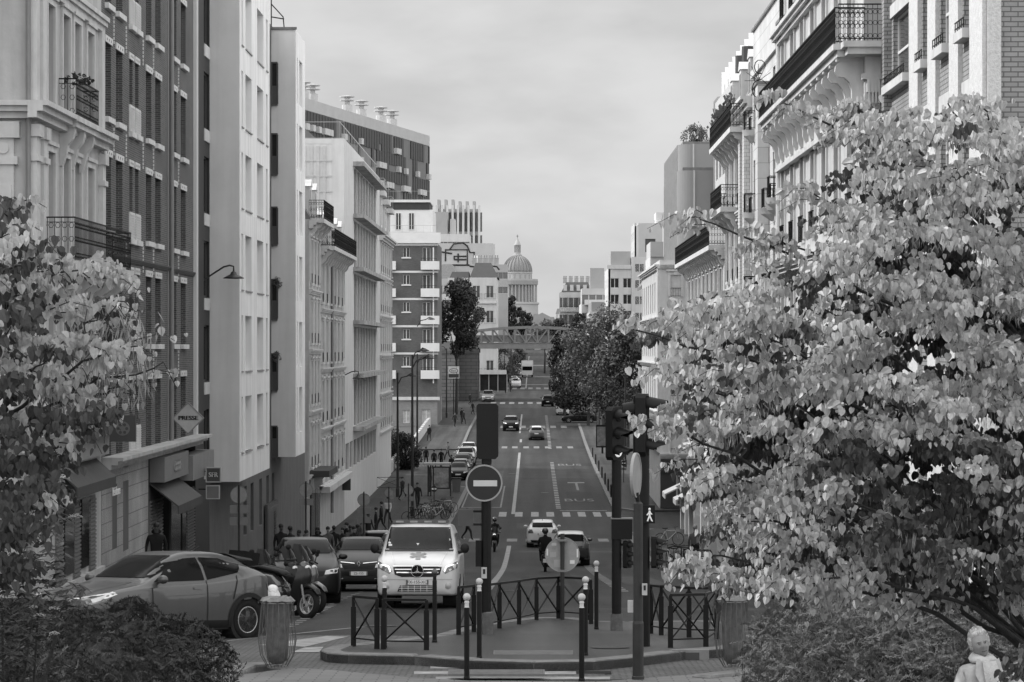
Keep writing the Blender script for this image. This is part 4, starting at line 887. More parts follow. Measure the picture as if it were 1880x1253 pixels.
# R8 corner white house + DAILY shop
yf8=222; yn8=191.0; X8=8.9; B=root('daylight_corner_house','white corner house with carved window surrounds above the dark DAILY shop front','house',X8,yn8); f=Fac(B,X8,yf8,M90); ops=[]
for zb in (2.6,-.6,-3.9): 
    for i in range(8): ops.append((1.5+3.6*i,2.7+3.6*i,zb,zb+2.2))
f.wall(yf8-yn8,-13,6.2,ops,WST,.25,12); f.wins(ops,'cross')
for z in (5.9,2.2,-1.0,-4.4,-7.0): f.ledge('string_course',0,yf8-yn8,z,.3,.35,WST2)
for u in (30.2,): f.box('corner_pilaster',30.0,30.9,0,.15,-6.9,5.8,WST2)
g=Fac(B,X8,yn8-.02,0); kk=yn8/FP; def_z=lambda py:(VY-py)*kk; ux=lambda px:wx(px,yn8)-X8
gops=[(ux(1231),ux(1250),def_z(742),def_z(712)),(ux(1231),ux(1250),def_z(840),def_z(790)),(ux(1231),ux(1250),def_z(640),def_z(590)),(ux(1285),ux(1304),def_z(742),def_z(700)),(ux(1285),ux(1304),def_z(840),def_z(790)),(ux(1285),ux(1304),def_z(640),def_z(590)),(ux(1231),ux(1250),def_z(545),def_z(505)),(ux(1285),ux(1304),def_z(545),def_z(505))]
g.wall(9,-13,6.2,gops,mat('house_stone_side',.52,.85,.08,1.2,streak=.12),.25,0,name='side_wall'); g.wins(gops,'grid',gl=GM)  # side wall stone, slightly lighter than the street front
for o in gops: b=MB(); b.box(o[0]-.2,o[0],-.08,0,o[2],o[3]+.25); b.box(o[1],o[1]+.2,-.08,0,o[2],o[3]+.25); b.box(o[0],o[1],-.08,0,o[3],o[3]+.25); b.box(o[0]-.3,o[1]+.3,-.2,0,o[3]+.25,o[3]+.38); b.box((o[0]+o[1])/2-.12,(o[0]+o[1])/2+.12,-.14,0,o[3],o[3]+.3); g.put('window_surround',b,WST2); g.rail(o[0],o[1],.06,o[2],o[2]+.6,ends=False,step=.15,name='window_guard')
for z in (5.9,2.2,-1.0,-4.4,-7.35): g.ledge('string_course',0,9,z,.3,.3,WST2)
for zz in (.3,1.0): b=MB(); 
[g.box('wall_panel',.3,1.5,0,.05,z,z+2.2,WST2) for z in (-3.9,-.5)]
sh=thing('dark_shop_front','black shop front with white DAILY lettering on the corner of the side street','shop front',(X8,yn8,zr(yn8))); s=Fac(sh,X8+.05,yn8-.05,0); 
s.box('fascia',0,8,0,.35,-8.7,-7.75,mat('fascia_black',.02,.5)); s.box('shop_wall',0,8,0,.2,-11.2,-8.7,mat('shop_black',.03,.5)); s.box('shop_window',.9+.3,3.0,.2,.22,-10.9,-9.0,GM); s.box('shop_window_frame',1.1,3.1,.2,.21,-11.0,-8.9,mat('frame_grey',.3)); s.box('door_panel',3.4,4.6,.2,.23,-11,-8.9,GD)
lettering('lettering','DAILY',.56,LETW,sh,s.L+Vector((1.1,-.37,-8.2)),bold=.02); 
b=MB(); 
for k,(c) in enumerate('SHOP'): pass
lettering('lettering','SHOP',.56,mat('letter_mid',.3),sh,s.L+Vector((3.2,-.37,-8.2)))
# R9 far corner across the side street (nearer block above the awning): front part of R4's ground floor
B,f=haussmann('low_balcony_house','lower white house with a dark roof balcony at the side street corner',166,32.3,4.9,[(1.4+3.4*i,2.6+3.4*i) for i in range(9)],[(1.6,4.0),(-1.9,.5),(-5.4,-3.1)],WST,th=M90,X=RX,balcony=((5.1,.0,32),),dorm=0,trim=WST2,mans=2.2,back=10)
t=root('awning_shop_front','corner shop front with white posts and a small pale awning by the side street','shop front',RX,144); s=Fac(t,RX,166.3,M90)
for u in (.2,5,9,14,20,27,33): s.box('white_post',u,u+.5,0,.5,zr(140)-.3,-7.3,WST2)
s.box('shop_fascia',0,36,.0,.45,-7.9,-7.2,WST2); 
for u in (1,5.8,10,15): s.box('shop_window',u,u+3,.05,.12,zr(138)+.2,-8.0,GD)
b=MB(); b.prism([(0,-7.95),(-1.6,-8.7),(-1.6,-9.0),(-1.55,-9.0),(-1.52,-8.75),(0,-8.02)],3.2,'x',.3); s.put('awning',b,mat('awning_pale',.35,.7)); 
for u in (9,): b=MB(); b.prism([(0,-7.95),(-1.4,-8.6),(-1.4,-8.9),(-1.35,-8.9),(-1.32,-8.65),(0,-8.02)],3.0,'x',u); s.put('awning',b,_M['awning_pale'])
square_sign(1296,903,150,.85,.5,'PHARMACIE','small white shop sign on the right near the pale awning','shop_sign',mat('panel_white',.65,.5),LETK,.11,frame=False)
# wall-mounted lamps
def wall_lamp(px,py,Y,side,span,label,name='wall_lamp'):
    # px,py = where the head hangs; side=-1 arm comes from the left
    X=wx(px,Y); Z=wz(py,Y); t=thing(name,label,'street lamp',(X,Y,Z),0,'lamps fixed to the house fronts')
    b=MB().lathe([(.04,.26),(.10,.22),(.14,.14),(.30,.06),(.40,.0),(.38,-.02),(.05,-.03)],(0,0,0),16); b.build('lamp_shade',mat('lamp_black',.03,.4),t,smooth=True)
    s=side*span; b=MB().tube([(s,0,-.15),(s*.55,0,.22),(s*.3,0,.42),(s*.12,0,.48),(0,0,.44),(0,0,.26)],.035,6); b.build('arm',_M['lamp_black'],t); MB().box(s-.06,s+.06,-.06,.06,-.5,.15).build('wall_bracket',_M['lamp_black'],t)
wall_lamp(429,511,102.5,-1,1.25,'hanging street lamp on a long arm in front of the white bay')
wall_lamp(577,624,158,-1,.9,'small wall lamp fixed to the narrow stone house on the left')
wall_lamp(658,695,178.5,-1,1.6,'wall lamp on a long arm at the corner of the louvred building')
wall_lamp(1226,702,189,1,1.3,'wall lamp sticking out on the right above the DAILY shop')
# unseen block added left of the frame to shade the foreground
B=thing('unseen_shade_block','plain stone apartment block along the left edge of the square','apartment building',(-26,36,zr(40))); f=Fac(B,-26.4,36,P90); ops=[(1.5+3*i,2.6+3*i,-2+3.2*r,.2+3.2*r) for i in range(9) for r in range(7)]; f.wall(30.5,-6,26,ops,STONE,.25,12)
# ---------- far end of the street ----------
FARW=mat('far_white',.54,.8,.06,.4,streak=.08); FARG=mat('far_grey',.32,.8,.08,.4); FARD=mat('far_dark_roof',.06,.6,.15,.5); FARL=mat('far_light_grey',.44,.8,.06,.4); FGL=mat('far_pane',.14,.3,.3,.3); HAZE=mat('hazy_stone',.34,.9,.05,.05); HAZED=mat('hazy_stone_shadow',.26,.9,.05,.05); HAZER=mat('hazy_lead_dome',.24,.8,.05,.05)  # haze and shadow are painted into the hazy tones
def block(name,label,px0,px1,pyt,Y,deep=14,wall=FARW,cols=0,rows=0,ww=1.2,wh=1.7,pitch=3.1,top=1.2,cat='apartment building',side=True,style='single',zbot=None,gl=None,fr=None,u_off=.0,frame=True):
    X0=wx(px0,Y); X1=wx(px1,Y); zt=wz(pyt,Y); zg=zr(Y)-1 if zbot is None else zbot; B=thing(name,label,cat,((X0+X1)/2,Y,zg)); W=X1-X0; f=Fac(B,X0,Y,0); ops=[]
    for r in range(rows):
        for i in range(cols):
            c=W*(i+.5)/cols+u_off; ops.append((c-ww/2,c+ww/2,zt-top-pitch*r-wh,zt-top-pitch*r))
    f.wall(W,zg,zt,ops,wall,.3,deep); 
    if frame: f.wins(ops,style,gl=gl or FGL,fr=fr)
    else:
        for o in ops: f.box('window',o[0],o[1],-.29,-.2,o[2],o[3],gl or FGL)
    return B,f,W,zt
def sidewin(B,f,px,Y,th,L,zt,cols,rows,pitch=3.1,ww=1.2,wh=1.7,top=1.2,wall=FARW,zg=-12):
    g=Fac(B,wx(px,Y)+(.02 if th>0 else -.02),Y+(.02 if th>0 else L),th); ops=[]
    for r in range(rows):
        for i in range(cols): c=L*(i+.5)/cols; ops.append((c-ww/2,c+ww/2,zt-top-pitch*r-wh,zt-top-pitch*r))
    g.wall(L,zg,zt+.01,ops,wall,.25,0,name='side_wall'); g.wins(ops,'single',gl=FGL); return g
# left side behind the brick block
B,f,W,zt=block('pale_mosaic_tower','pale residential tower with columns of loggias and chimneys','L' and 793,878,386,620,18,FARW,9,3,1.6,2.0,3.3,1.0) if 0 else block('pale_residential_tower','pale far residential tower with columns of loggias and roof chimneys',800,878,384,620,18,FARL,8,6,3.0,4.4,5.2,.8)
for i in range(6): f.box('roof_block',W*(i+.2)/6,W*(i+.6)/6,-6,-1,zt,zt+rnd.choice([1.2,2.2,1.8]),FARG)
for i in range(9): f.box('vertical_fin',W*i/8.02,W*i/8.02+.5,0,1.0,zt-30,zt+.8,FARW)
B,f,W,zt=block('stepped_pale_block','stepped pale block with small square windows beside the residential tower',790,862,430,560,14,FARW,9,2,.9,1.6,4.2,1.6); f.box('dark_roof_hut',-.5,3.5,-8,-1,zt,zt+4.6,FARG); f.box('upper_step',4,W*.62,-10,-2,zt,zt+3.2,FARL)
B,f,W,zt=block('mural_gable_building','pale building with black line mural painted on its gable wall',802,905,447,500,14,FARL,0,0)
k=500/FP; X0=wx(802,500)
def mu(px,py): return (wx(px,500)-X0,-.04,wz(py,500))
b=MB()
for path in ([(805,462),(830,466)],[(818,480),(818,459),(858,459),(858,487)],[(826,458),(833,448),(850,446),(858,452),(863,464),(871,464),(868,481)],[(834,477),(834,471),(856,471)],[(834,477),(856,477)],[(841,466),(841,482)],[(808,492),(830,487),(862,487)],[(890,487),(912,490),(917,496)],[(862,489),(886,492),(891,498)]):
    b.tube([mu(*p) for p in path],.16,5)
f.put('mural_lines',b,mat('mural_black',.02,.6)); f.put('mural_patch',MB().prism([(mu(826,458)[0],mu(0,458)[2]),(mu(833,448)[0],mu(0,448)[2]),(mu(852,447)[0],mu(0,447)[2]),(mu(860,458)[0],mu(0,458)[2])],.02,'y',-.03),FARG)
b=MB().ball(mu(873,477),.7,10,6,(.8,.3,1.2)); f.put('mural_white_oval',b,mat('mural_white',.8))
f.win(W*.20,W*.25,zt-5,zt-3.6,'single',gl=GD)
B,f,W,zt=block('far_annex_block','low grey far block to the right of the mural gable',888,932,486,560,10,FARG,5,2,1.0,1.4,3,1.6); f.box('roof_hut',W*.0,W*.45,-8,-2,zt,zt+4.3,FARL)
B,f,W,zt=block('far_terrace_house','pale far terrace house left of the domed monument',905,931,497,640,12,FARW,3,6,1.3,1.9,3.3,1.2)
# white corner building with mansard
Yc=470; B,f,W,zt=block('white_corner_building','white corner building with dark mansard roof and tall windows by the rail bridge',862,912,510,Yc,20,FARW,2,7,1.25,2.1,4.3,1.4,style='casement',gl=GM)
for r in range(7):
    for i in range(2): c=W*(i+.5)/2; f.rail(c-.95,c+.95,.3,zt-1.4-4.3*r-2.3,zt-1.4-4.3*r-1.4,step=.3,name='window_guard')
g=sidewin(B,f,912,Yc,P90,20,zt,4,6,4.3,1.4,2.2,1.4); [f.box('string_course',0,W,0,.3,zt-4.3*r-.2,zt-4.3*r,FARW) for r in (1,5,6)]
X0=wx(862,Yc)
mr=MB(); mr.add([(0,0,zt),(W+.3,0,zt),(W+.3,19,zt),(0,19,zt),(1,2,zt+2.6),(W-1,2,zt+2.6),(W-1,17,zt+2.6),(1,17,zt+2.6)],[(0,1,5,4),(1,2,6,5),(2,3,7,6),(3,0,4,7),(4,5,6,7)]); f.put('roof',mr,FARD)
for i in range(5): chimney(B,X0+.8+i*.95,Yc+3,zt+2.4,.8,.5,1.0,2)
B,f,W,zt=block('dark_mansard_house','house with a steep dark slate mansard and dormers left of the white corner building',812,862,540,Yc+2,16,FARW,4,5,1.2,2.0,3.6,1.0)
mr=MB(); zz=wz(498,Yc); mr.add([(0,0,zt),(W,0,zt),(W,14,zt),(0,14,zt),(W*.35,2.4,zz),(W-.2,2.4,zz),(W-.2,11,zz),(W*.35,11,zz)],[(0,1,5,4),(1,2,6,5),(2,3,7,6),(3,0,4,7),(4,5,6,7)]); f.put('roof',mr,FARD)
for px in (822,848): u=wx(px,Yc)-wx(812,Yc); f.box('dormer',u,u+1.1,-2.2,-.4,zt+.5,zt+2.8,FARW); f.box('dormer_pane',u+.25,u+.85,-.4,-.37,zt+.8,zt+2.4,GD)
b=MB(); zz=wz(487,500)
B,f,W,zt=block('tiled_roof_house','house with a pale tiled pitched roof under the mural gable',800,842,512,490,12,FARL,3,3,1.1,1.7); b=MB().prism([(0,zt),(W,zt),(W-1.2,zt+2.6),(1.2,zt+2.6)],12,'y',0); f.put('roof',b,mat('tile_pale',.3,.7,.2,4)); 
# metro viaduct: steel truss on stone piers
Yv=425; V=thing('rail_viaduct','curved top steel truss rail bridge crossing the street on stone piers','rail bridge',(0,Yv,zr(Yv)))
x0=wx(842,Yv); x1=wx(1040,Yv)+6; zb=wz(640,Yv); Lm=x1-x0; vz=-zr(Yv); STEEL=mat('bridge_steel',.19,.5,.12,1); 
def tz(x): t=(x-x0)/Lm; return wz(612,Yv)+ (wz(600,Yv)-wz(612,Yv))*4*t*(1-t)
for yy,nm in ((0,'near_truss'),(7.5,'far_truss')):
    b=MB(); n=13
    b.box(x0,x1,yy-.15,yy+.15,zb+vz,zb+.85+vz); b.box(x0,x1,yy-.25,yy+.25,zb+.8+vz,zb+.9+vz); b.box(x0,x1,yy-.3,yy+.3,zb-.05+vz,zb+.06+vz)
    P=[(x0+Lm*i/n) for i in range(n+1)]
    for i in range(n): 
        a,c=P[i],P[i+1]; za,zc=tz(a)+vz,tz(c)+vz; b.prism([(a,za-.3),(c,zc-.3),(c,zc+.1),(a,za+.1)],.5,'y',yy-.25)
        b.prism([(a-.12,zb+.8+vz),(a+.12,zb+.8+vz),(a+.12,za),(a-.12,za)],.3,'y',yy-.15)
        if i<n//2: q=[(a,za-.1),(c,zb+.9+vz)]
        else: q=[(a,zb+.9+vz),(c,zc-.1)]
        b.tube([(q[0][0],yy-.05,q[0][1]),(q[1][0],yy-.05,q[1][1])],.13,4)
        if i==n//2: b.tube([(a,yy,za-.1),(c,yy,zb+.9+vz)],.13,4)
    b.build('truss',STEEL,V)
b=MB().box(x0,x1,.2,7.3,zb+.2+vz,zb+.55+vz); b.build('deck',mat('deck_dark',.08),V); b=MB().box(x0,x1,.1,.16,zb+1.0+vz,zb+2.0+vz); [b.box(x0,x1,.3,.4,zb+1.9+vz,zb+2.05+vz)]; b.build('parapet_mesh',mat('parapet_grey',.16),V)
PIER=brick('viaduct_stone',.16,.2,.05,1.6,.55,.04,.6); PIERD=brick('viaduct_stone_dark',.075,.09,.03,1.6,.55,.04,.6)
for (pa,pb,m,yy) in ((806,842,PIER,-2),(842,878,PIERD,-1)): 
    b=MB(); xa,xc=wx(pa,Yv),wx(pb,Yv); b.box(xa,xc,yy,10,-1,wz(642,Yv)+vz); b.box(xa-.15,xc+.15,yy-.15,10.1,wz(648,Yv)+vz,wz(642,Yv)+vz+.2); b.build('pier',m,V)
b=MB(); b.box(x1-1,x1+4,-1,10,-1,zb+vz); b.build('pier',PIER,V)
b=MB().box(x0-30,x0+.2,-.5,8,zb+vz-.2,zb+1.0+vz); b.box(x1,x1+60,-.5,8,zb+vz-.2,zb+1+vz); b.build('approach_deck',STEEL,V)
# the domed monument on its hill
Yp=2270; P=thing('domed_monument','large hazy domed monument with colonnaded drum and lantern at the end of the street','monument',(wx(950,Yp),Yp,wz(600,Yp))); q=Yp/FP; z_=lambda py:(600-py)*q; rr=lambda w:w*q
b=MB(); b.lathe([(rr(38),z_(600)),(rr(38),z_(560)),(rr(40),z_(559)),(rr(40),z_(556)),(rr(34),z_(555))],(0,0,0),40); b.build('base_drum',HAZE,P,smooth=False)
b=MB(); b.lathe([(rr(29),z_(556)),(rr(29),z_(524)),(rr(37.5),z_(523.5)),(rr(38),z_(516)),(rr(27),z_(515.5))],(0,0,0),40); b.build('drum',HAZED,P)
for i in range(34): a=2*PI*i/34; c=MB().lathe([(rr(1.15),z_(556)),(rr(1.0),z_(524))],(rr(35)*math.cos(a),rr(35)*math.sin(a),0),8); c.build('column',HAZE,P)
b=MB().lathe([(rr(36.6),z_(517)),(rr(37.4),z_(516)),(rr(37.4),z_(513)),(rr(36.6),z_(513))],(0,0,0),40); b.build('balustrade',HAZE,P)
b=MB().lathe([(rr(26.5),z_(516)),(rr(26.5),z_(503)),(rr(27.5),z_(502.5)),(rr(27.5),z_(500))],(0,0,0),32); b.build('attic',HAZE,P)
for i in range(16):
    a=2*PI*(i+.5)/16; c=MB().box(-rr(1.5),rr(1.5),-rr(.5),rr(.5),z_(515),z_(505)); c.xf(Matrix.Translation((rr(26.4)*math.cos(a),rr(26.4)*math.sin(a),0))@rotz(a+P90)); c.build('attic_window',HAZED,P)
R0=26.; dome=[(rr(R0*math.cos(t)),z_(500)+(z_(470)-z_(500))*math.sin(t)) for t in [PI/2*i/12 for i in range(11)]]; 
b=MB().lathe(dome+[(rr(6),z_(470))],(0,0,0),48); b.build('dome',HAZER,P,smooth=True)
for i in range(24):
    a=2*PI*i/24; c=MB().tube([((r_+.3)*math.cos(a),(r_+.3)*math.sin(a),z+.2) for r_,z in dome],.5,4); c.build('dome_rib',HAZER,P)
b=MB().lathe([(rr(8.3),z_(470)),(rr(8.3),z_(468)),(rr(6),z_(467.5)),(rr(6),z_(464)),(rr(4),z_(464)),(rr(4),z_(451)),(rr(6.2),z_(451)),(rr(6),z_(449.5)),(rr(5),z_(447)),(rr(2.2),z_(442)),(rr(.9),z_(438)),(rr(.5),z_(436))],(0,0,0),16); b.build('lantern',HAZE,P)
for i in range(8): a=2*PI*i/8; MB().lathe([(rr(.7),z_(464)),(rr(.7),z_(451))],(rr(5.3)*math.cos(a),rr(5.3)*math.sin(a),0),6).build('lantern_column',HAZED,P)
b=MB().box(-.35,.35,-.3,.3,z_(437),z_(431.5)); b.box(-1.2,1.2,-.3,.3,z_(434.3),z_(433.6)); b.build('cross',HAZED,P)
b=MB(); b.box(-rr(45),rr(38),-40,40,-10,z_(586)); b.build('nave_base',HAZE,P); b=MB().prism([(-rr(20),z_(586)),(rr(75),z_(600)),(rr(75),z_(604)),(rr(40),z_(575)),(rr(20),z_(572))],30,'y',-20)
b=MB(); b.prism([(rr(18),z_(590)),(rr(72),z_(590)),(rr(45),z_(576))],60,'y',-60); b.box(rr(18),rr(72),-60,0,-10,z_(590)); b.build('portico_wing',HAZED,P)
# far houses below the monument
r3=random.Random(5)
k=0
for Yh,pa,pb,pt in ((1500,940,1035,(598,585)),(1150,915,1040,(603,592)),(1250,1020,1100,(590,570))):
    px=pa
    while px<pb:
        w=r3.uniform(9,16); 
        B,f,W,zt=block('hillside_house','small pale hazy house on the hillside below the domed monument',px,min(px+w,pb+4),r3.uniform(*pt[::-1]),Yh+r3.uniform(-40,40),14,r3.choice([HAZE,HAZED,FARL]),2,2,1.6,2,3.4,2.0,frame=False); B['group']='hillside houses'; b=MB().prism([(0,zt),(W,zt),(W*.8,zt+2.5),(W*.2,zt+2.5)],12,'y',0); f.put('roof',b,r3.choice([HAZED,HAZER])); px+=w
# right far buildings
Yh=620; B,f,W,zt=block('far_mansard_house','old grey stone house with mansard roof and chimneys right of the domed monument',1028,1088,537,Yh,16,mat('old_stone_far',.40,.8,.2,.4),6,4,1.3,2.3,3.9,1.2,style='casement',gl=GM)
mr=MB(); z2=wz(518,Yh); mr.add([(0.3,0,zt),(W,0,zt),(W,14,zt),(.3,14,zt),(1.5,2,z2),(W-1,2,z2),(W-1,12,z2),(1.5,12,z2)],[(0,1,5,4),(1,2,6,5),(2,3,7,6),(3,0,4,7),(4,5,6,7)]); f.put('roof',mr,FARD)
for i in range(5): f.box('dormer',.8+i*1.5,1.6+i*1.5,-1.6,-.3,zt+.3,zt+1.7,FARL); chimney(B,wx(1028,Yh)+1.2+i*1.3,Yh+4,z2-.2,.9,.5,1.1,3)
for z in (zt-4.2,zt-8.1): f.rail(0,W,.5,z,z+1,step=.5,name='balcony_rail'); f.box('balcony_slab',0,W,0,.6,z-.2,z,FARL)
B,f,W,zt=block('narrow_balcony_block','narrow pale block with stacked balconies and railings beside the old mansard house',1068,1120,530,530,12,FARL,4,6,1.3,2,3.5,1.2); [f.box('balcony',W*.1,W*.9,0,1.0,zt-3.5*i-3.2,zt-3.5*i-2.2,FARW) for i in range(5)]; f.box('roof_hut',W*.3,W*.8,-6,-1,zt,zt+4,FARG)
Yw=410; B,f,W,zt=block('white_modern_apartment_block','white modern far apartment block with square grey shuttered windows',1117,1186,493,Yw,20,FARW,3,5,1.25*1.0,1.45,2.45*1.0,.0+1.5,style='casement',gl=GD,fr=mat('frame_white_far',.6)); 
f.box('tower_part',W*.62,W+.6,-18,.25,zt-30,wz(472,Yw),FARW); [f.win(W*.70,W*.70+1.4,wz(472,Yw)-1.0-2.45*r-1.3,wz(472,Yw)-1.0-2.45*r,'casement',gl=GD,d=-.28) for r in range(6)]
g=sidewin(B,f,1117,Yw,M90,20,zt,5,5,2.45,1.2,1.4,1.5); f.box('roof_terrace',.4,W*.6,-12,-1.5,zt,zt+2.6,FARG); f.box('parapet',-.2,W*.6,-.2,.2,zt-.1,zt+.5,FARW)
B,f,W,zt=block('concrete_tower','stepped grey and white concrete tower with corner loggias behind the ribbed metal towers',1172,1216,410,450,16,FARL,1,4,1.7,2.2,5.3,2.6,frame=False,gl=mat('loggia_dark',.08)); f.box('white_corner',-.6,.0,-16,0,zt-30,zt-.5,FARW); f.box('upper_hut',W*.75,W*1.1,-8,-1,zt,zt+1.8,FARW); g=sidewin(B,f,1165,450,M90,14,zt,3,6,3.2,2.0,1.4,1.4,wall=FARL)
B,f,W,zt=block('white_stepped_house','plain white stepped party wall house under the ribbed towers',1194,1262,472,235,10,FARW,0,0); f.box('upper_step',W*.0,W*.35,-8,0.2,zt,zt+1.3,FARL); b=MB().prism([(0,zt-1.5),(-.8,zt-2.5),(-.8,zt-2.8),(0,zt-1.9)],9,'y',0); f.put('roof_slope',b,ZINC)
# sign at the petrol station and low canopy
def sign_box(px,py,Y,w,h,label,name): pass
t=thing('oval_price_sign','white square sign with a dark oval logo beside the viaduct pier','sign',(wx(833,372),372,zr(372)+.13)); z=wz(683,372)-t.location.z
MB().tube([(0,0,0),(0,0,z)],.07,6).build('post',IRON,t); MB().box(-.75,.75,-.15,.15,z-.9,z+.75).build('panel',mat('panel_white',.65,.5),t); b=MB().lathe([(.6,0),(.6,.02)],(0,-.17,0),24,'y'); b.v=[(x,y,zz*.55+z+.15) for x,y,zz in b.v]; b.build('oval',SIGND,t); b=MB().lathe([(.52,0),(.52,.02)],(0,-.18,0),24,'y'); b.v=[(x,y,zz*.5+z+.15) for x,y,zz in b.v]; b.build('oval_field',mat('panel_white',.65,.5),t)
lettering('lettering','Esso',.36,LETK,t,(0,-.19,z+.15)); MB().box(-.7,.7,-.17,-.15,z-.8,z-.3).build('dark_strip',SIGND,t)
# low shops under the white corner building
sh=thing('bridge_side_cafe','low dark cafe front with pale fascia at the foot of the white corner building','shop front',(wx(895,452),452,zr(452))); s=Fac(sh,wx(880,452),452,0); wv=wx(930,452)-wx(880,452); s.box('fascia',0,wv,0,.6,-4.3,-3.6,FARW); s.box('shop_window',0,wv,0,.1,-7.0,-4.3,GD); [s.box('post',wv*i/3,wv*i/3+.15,.1,.25,-7.2,-4.3,FARG) for i in range(4)]

# terraces climbing the hill beyond the viaduct
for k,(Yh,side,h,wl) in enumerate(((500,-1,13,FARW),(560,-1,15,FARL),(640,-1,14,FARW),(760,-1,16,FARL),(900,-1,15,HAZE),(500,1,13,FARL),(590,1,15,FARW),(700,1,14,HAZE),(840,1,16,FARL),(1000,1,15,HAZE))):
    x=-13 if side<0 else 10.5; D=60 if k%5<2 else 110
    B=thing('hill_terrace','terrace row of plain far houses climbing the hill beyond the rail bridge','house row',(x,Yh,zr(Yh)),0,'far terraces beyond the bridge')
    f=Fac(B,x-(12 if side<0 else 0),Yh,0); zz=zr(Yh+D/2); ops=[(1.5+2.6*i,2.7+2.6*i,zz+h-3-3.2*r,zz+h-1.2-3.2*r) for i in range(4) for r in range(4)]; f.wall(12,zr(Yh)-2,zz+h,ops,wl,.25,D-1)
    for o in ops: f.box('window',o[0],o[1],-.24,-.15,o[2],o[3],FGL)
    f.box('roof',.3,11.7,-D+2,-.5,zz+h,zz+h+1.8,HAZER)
# ---------- vehicles ----------
def pchip(xs,ys,x):
    n=len(xs)
    if x<=xs[0]: return ys[0]
    if x>=xs[-1]: return ys[-1]
    i=0
    while x>xs[i+1]: i+=1
    def s(k): return (ys[k+1]-ys[k])/(xs[k+1]-xs[k])
    def m(k):
        if k==0: return s(0)
        if k==n-1: return s(n-2)
        a,b=s(k-1),s(k); return 0 if a*b<=0 else 2*a*b/(a+b)
    h=xs[i+1]-xs[i]; t=(x-xs[i])/h
    return (2*t**3-3*t*t+1)*ys[i]+(t**3-2*t*t+t)*h*m(i)+(-2*t**3+3*t*t)*ys[i+1]+(t**3-t*t)*h*m(i+1)
def paint(name,v,rough=.25,metal=0.0,coat=.8): return mat(name,v,rough,.04,.8,metal=metal,spec=.5,coat=coat)
TYRE=mat('tyre_rubber',.009,.85,.2,8,spec=.2); RIM=mat('alloy_rim',.38,.3,.15,4,metal=.6); CARG=glassmat('car_glass',.004,.12,.06); PLAST=mat('black_plastic',.010,.6,.15,6,spec=.25); CHROME=mat('chrome',.65,.15,.05,metal=1.0); LAMPW=mat('lamp_clear',.55,.1,.2,8,spec=.8); LAMPR=mat('tail_lamp',.09,.2,.2,8); PLATE=mat('plate_white',.6,.4,.05); WELL=mat('wheel_well_dark',.01,.9); LED=mat('lit_lamp',.8,.3,0,emit=.7); CABIN=mat('cabin_dark',.03,.8)
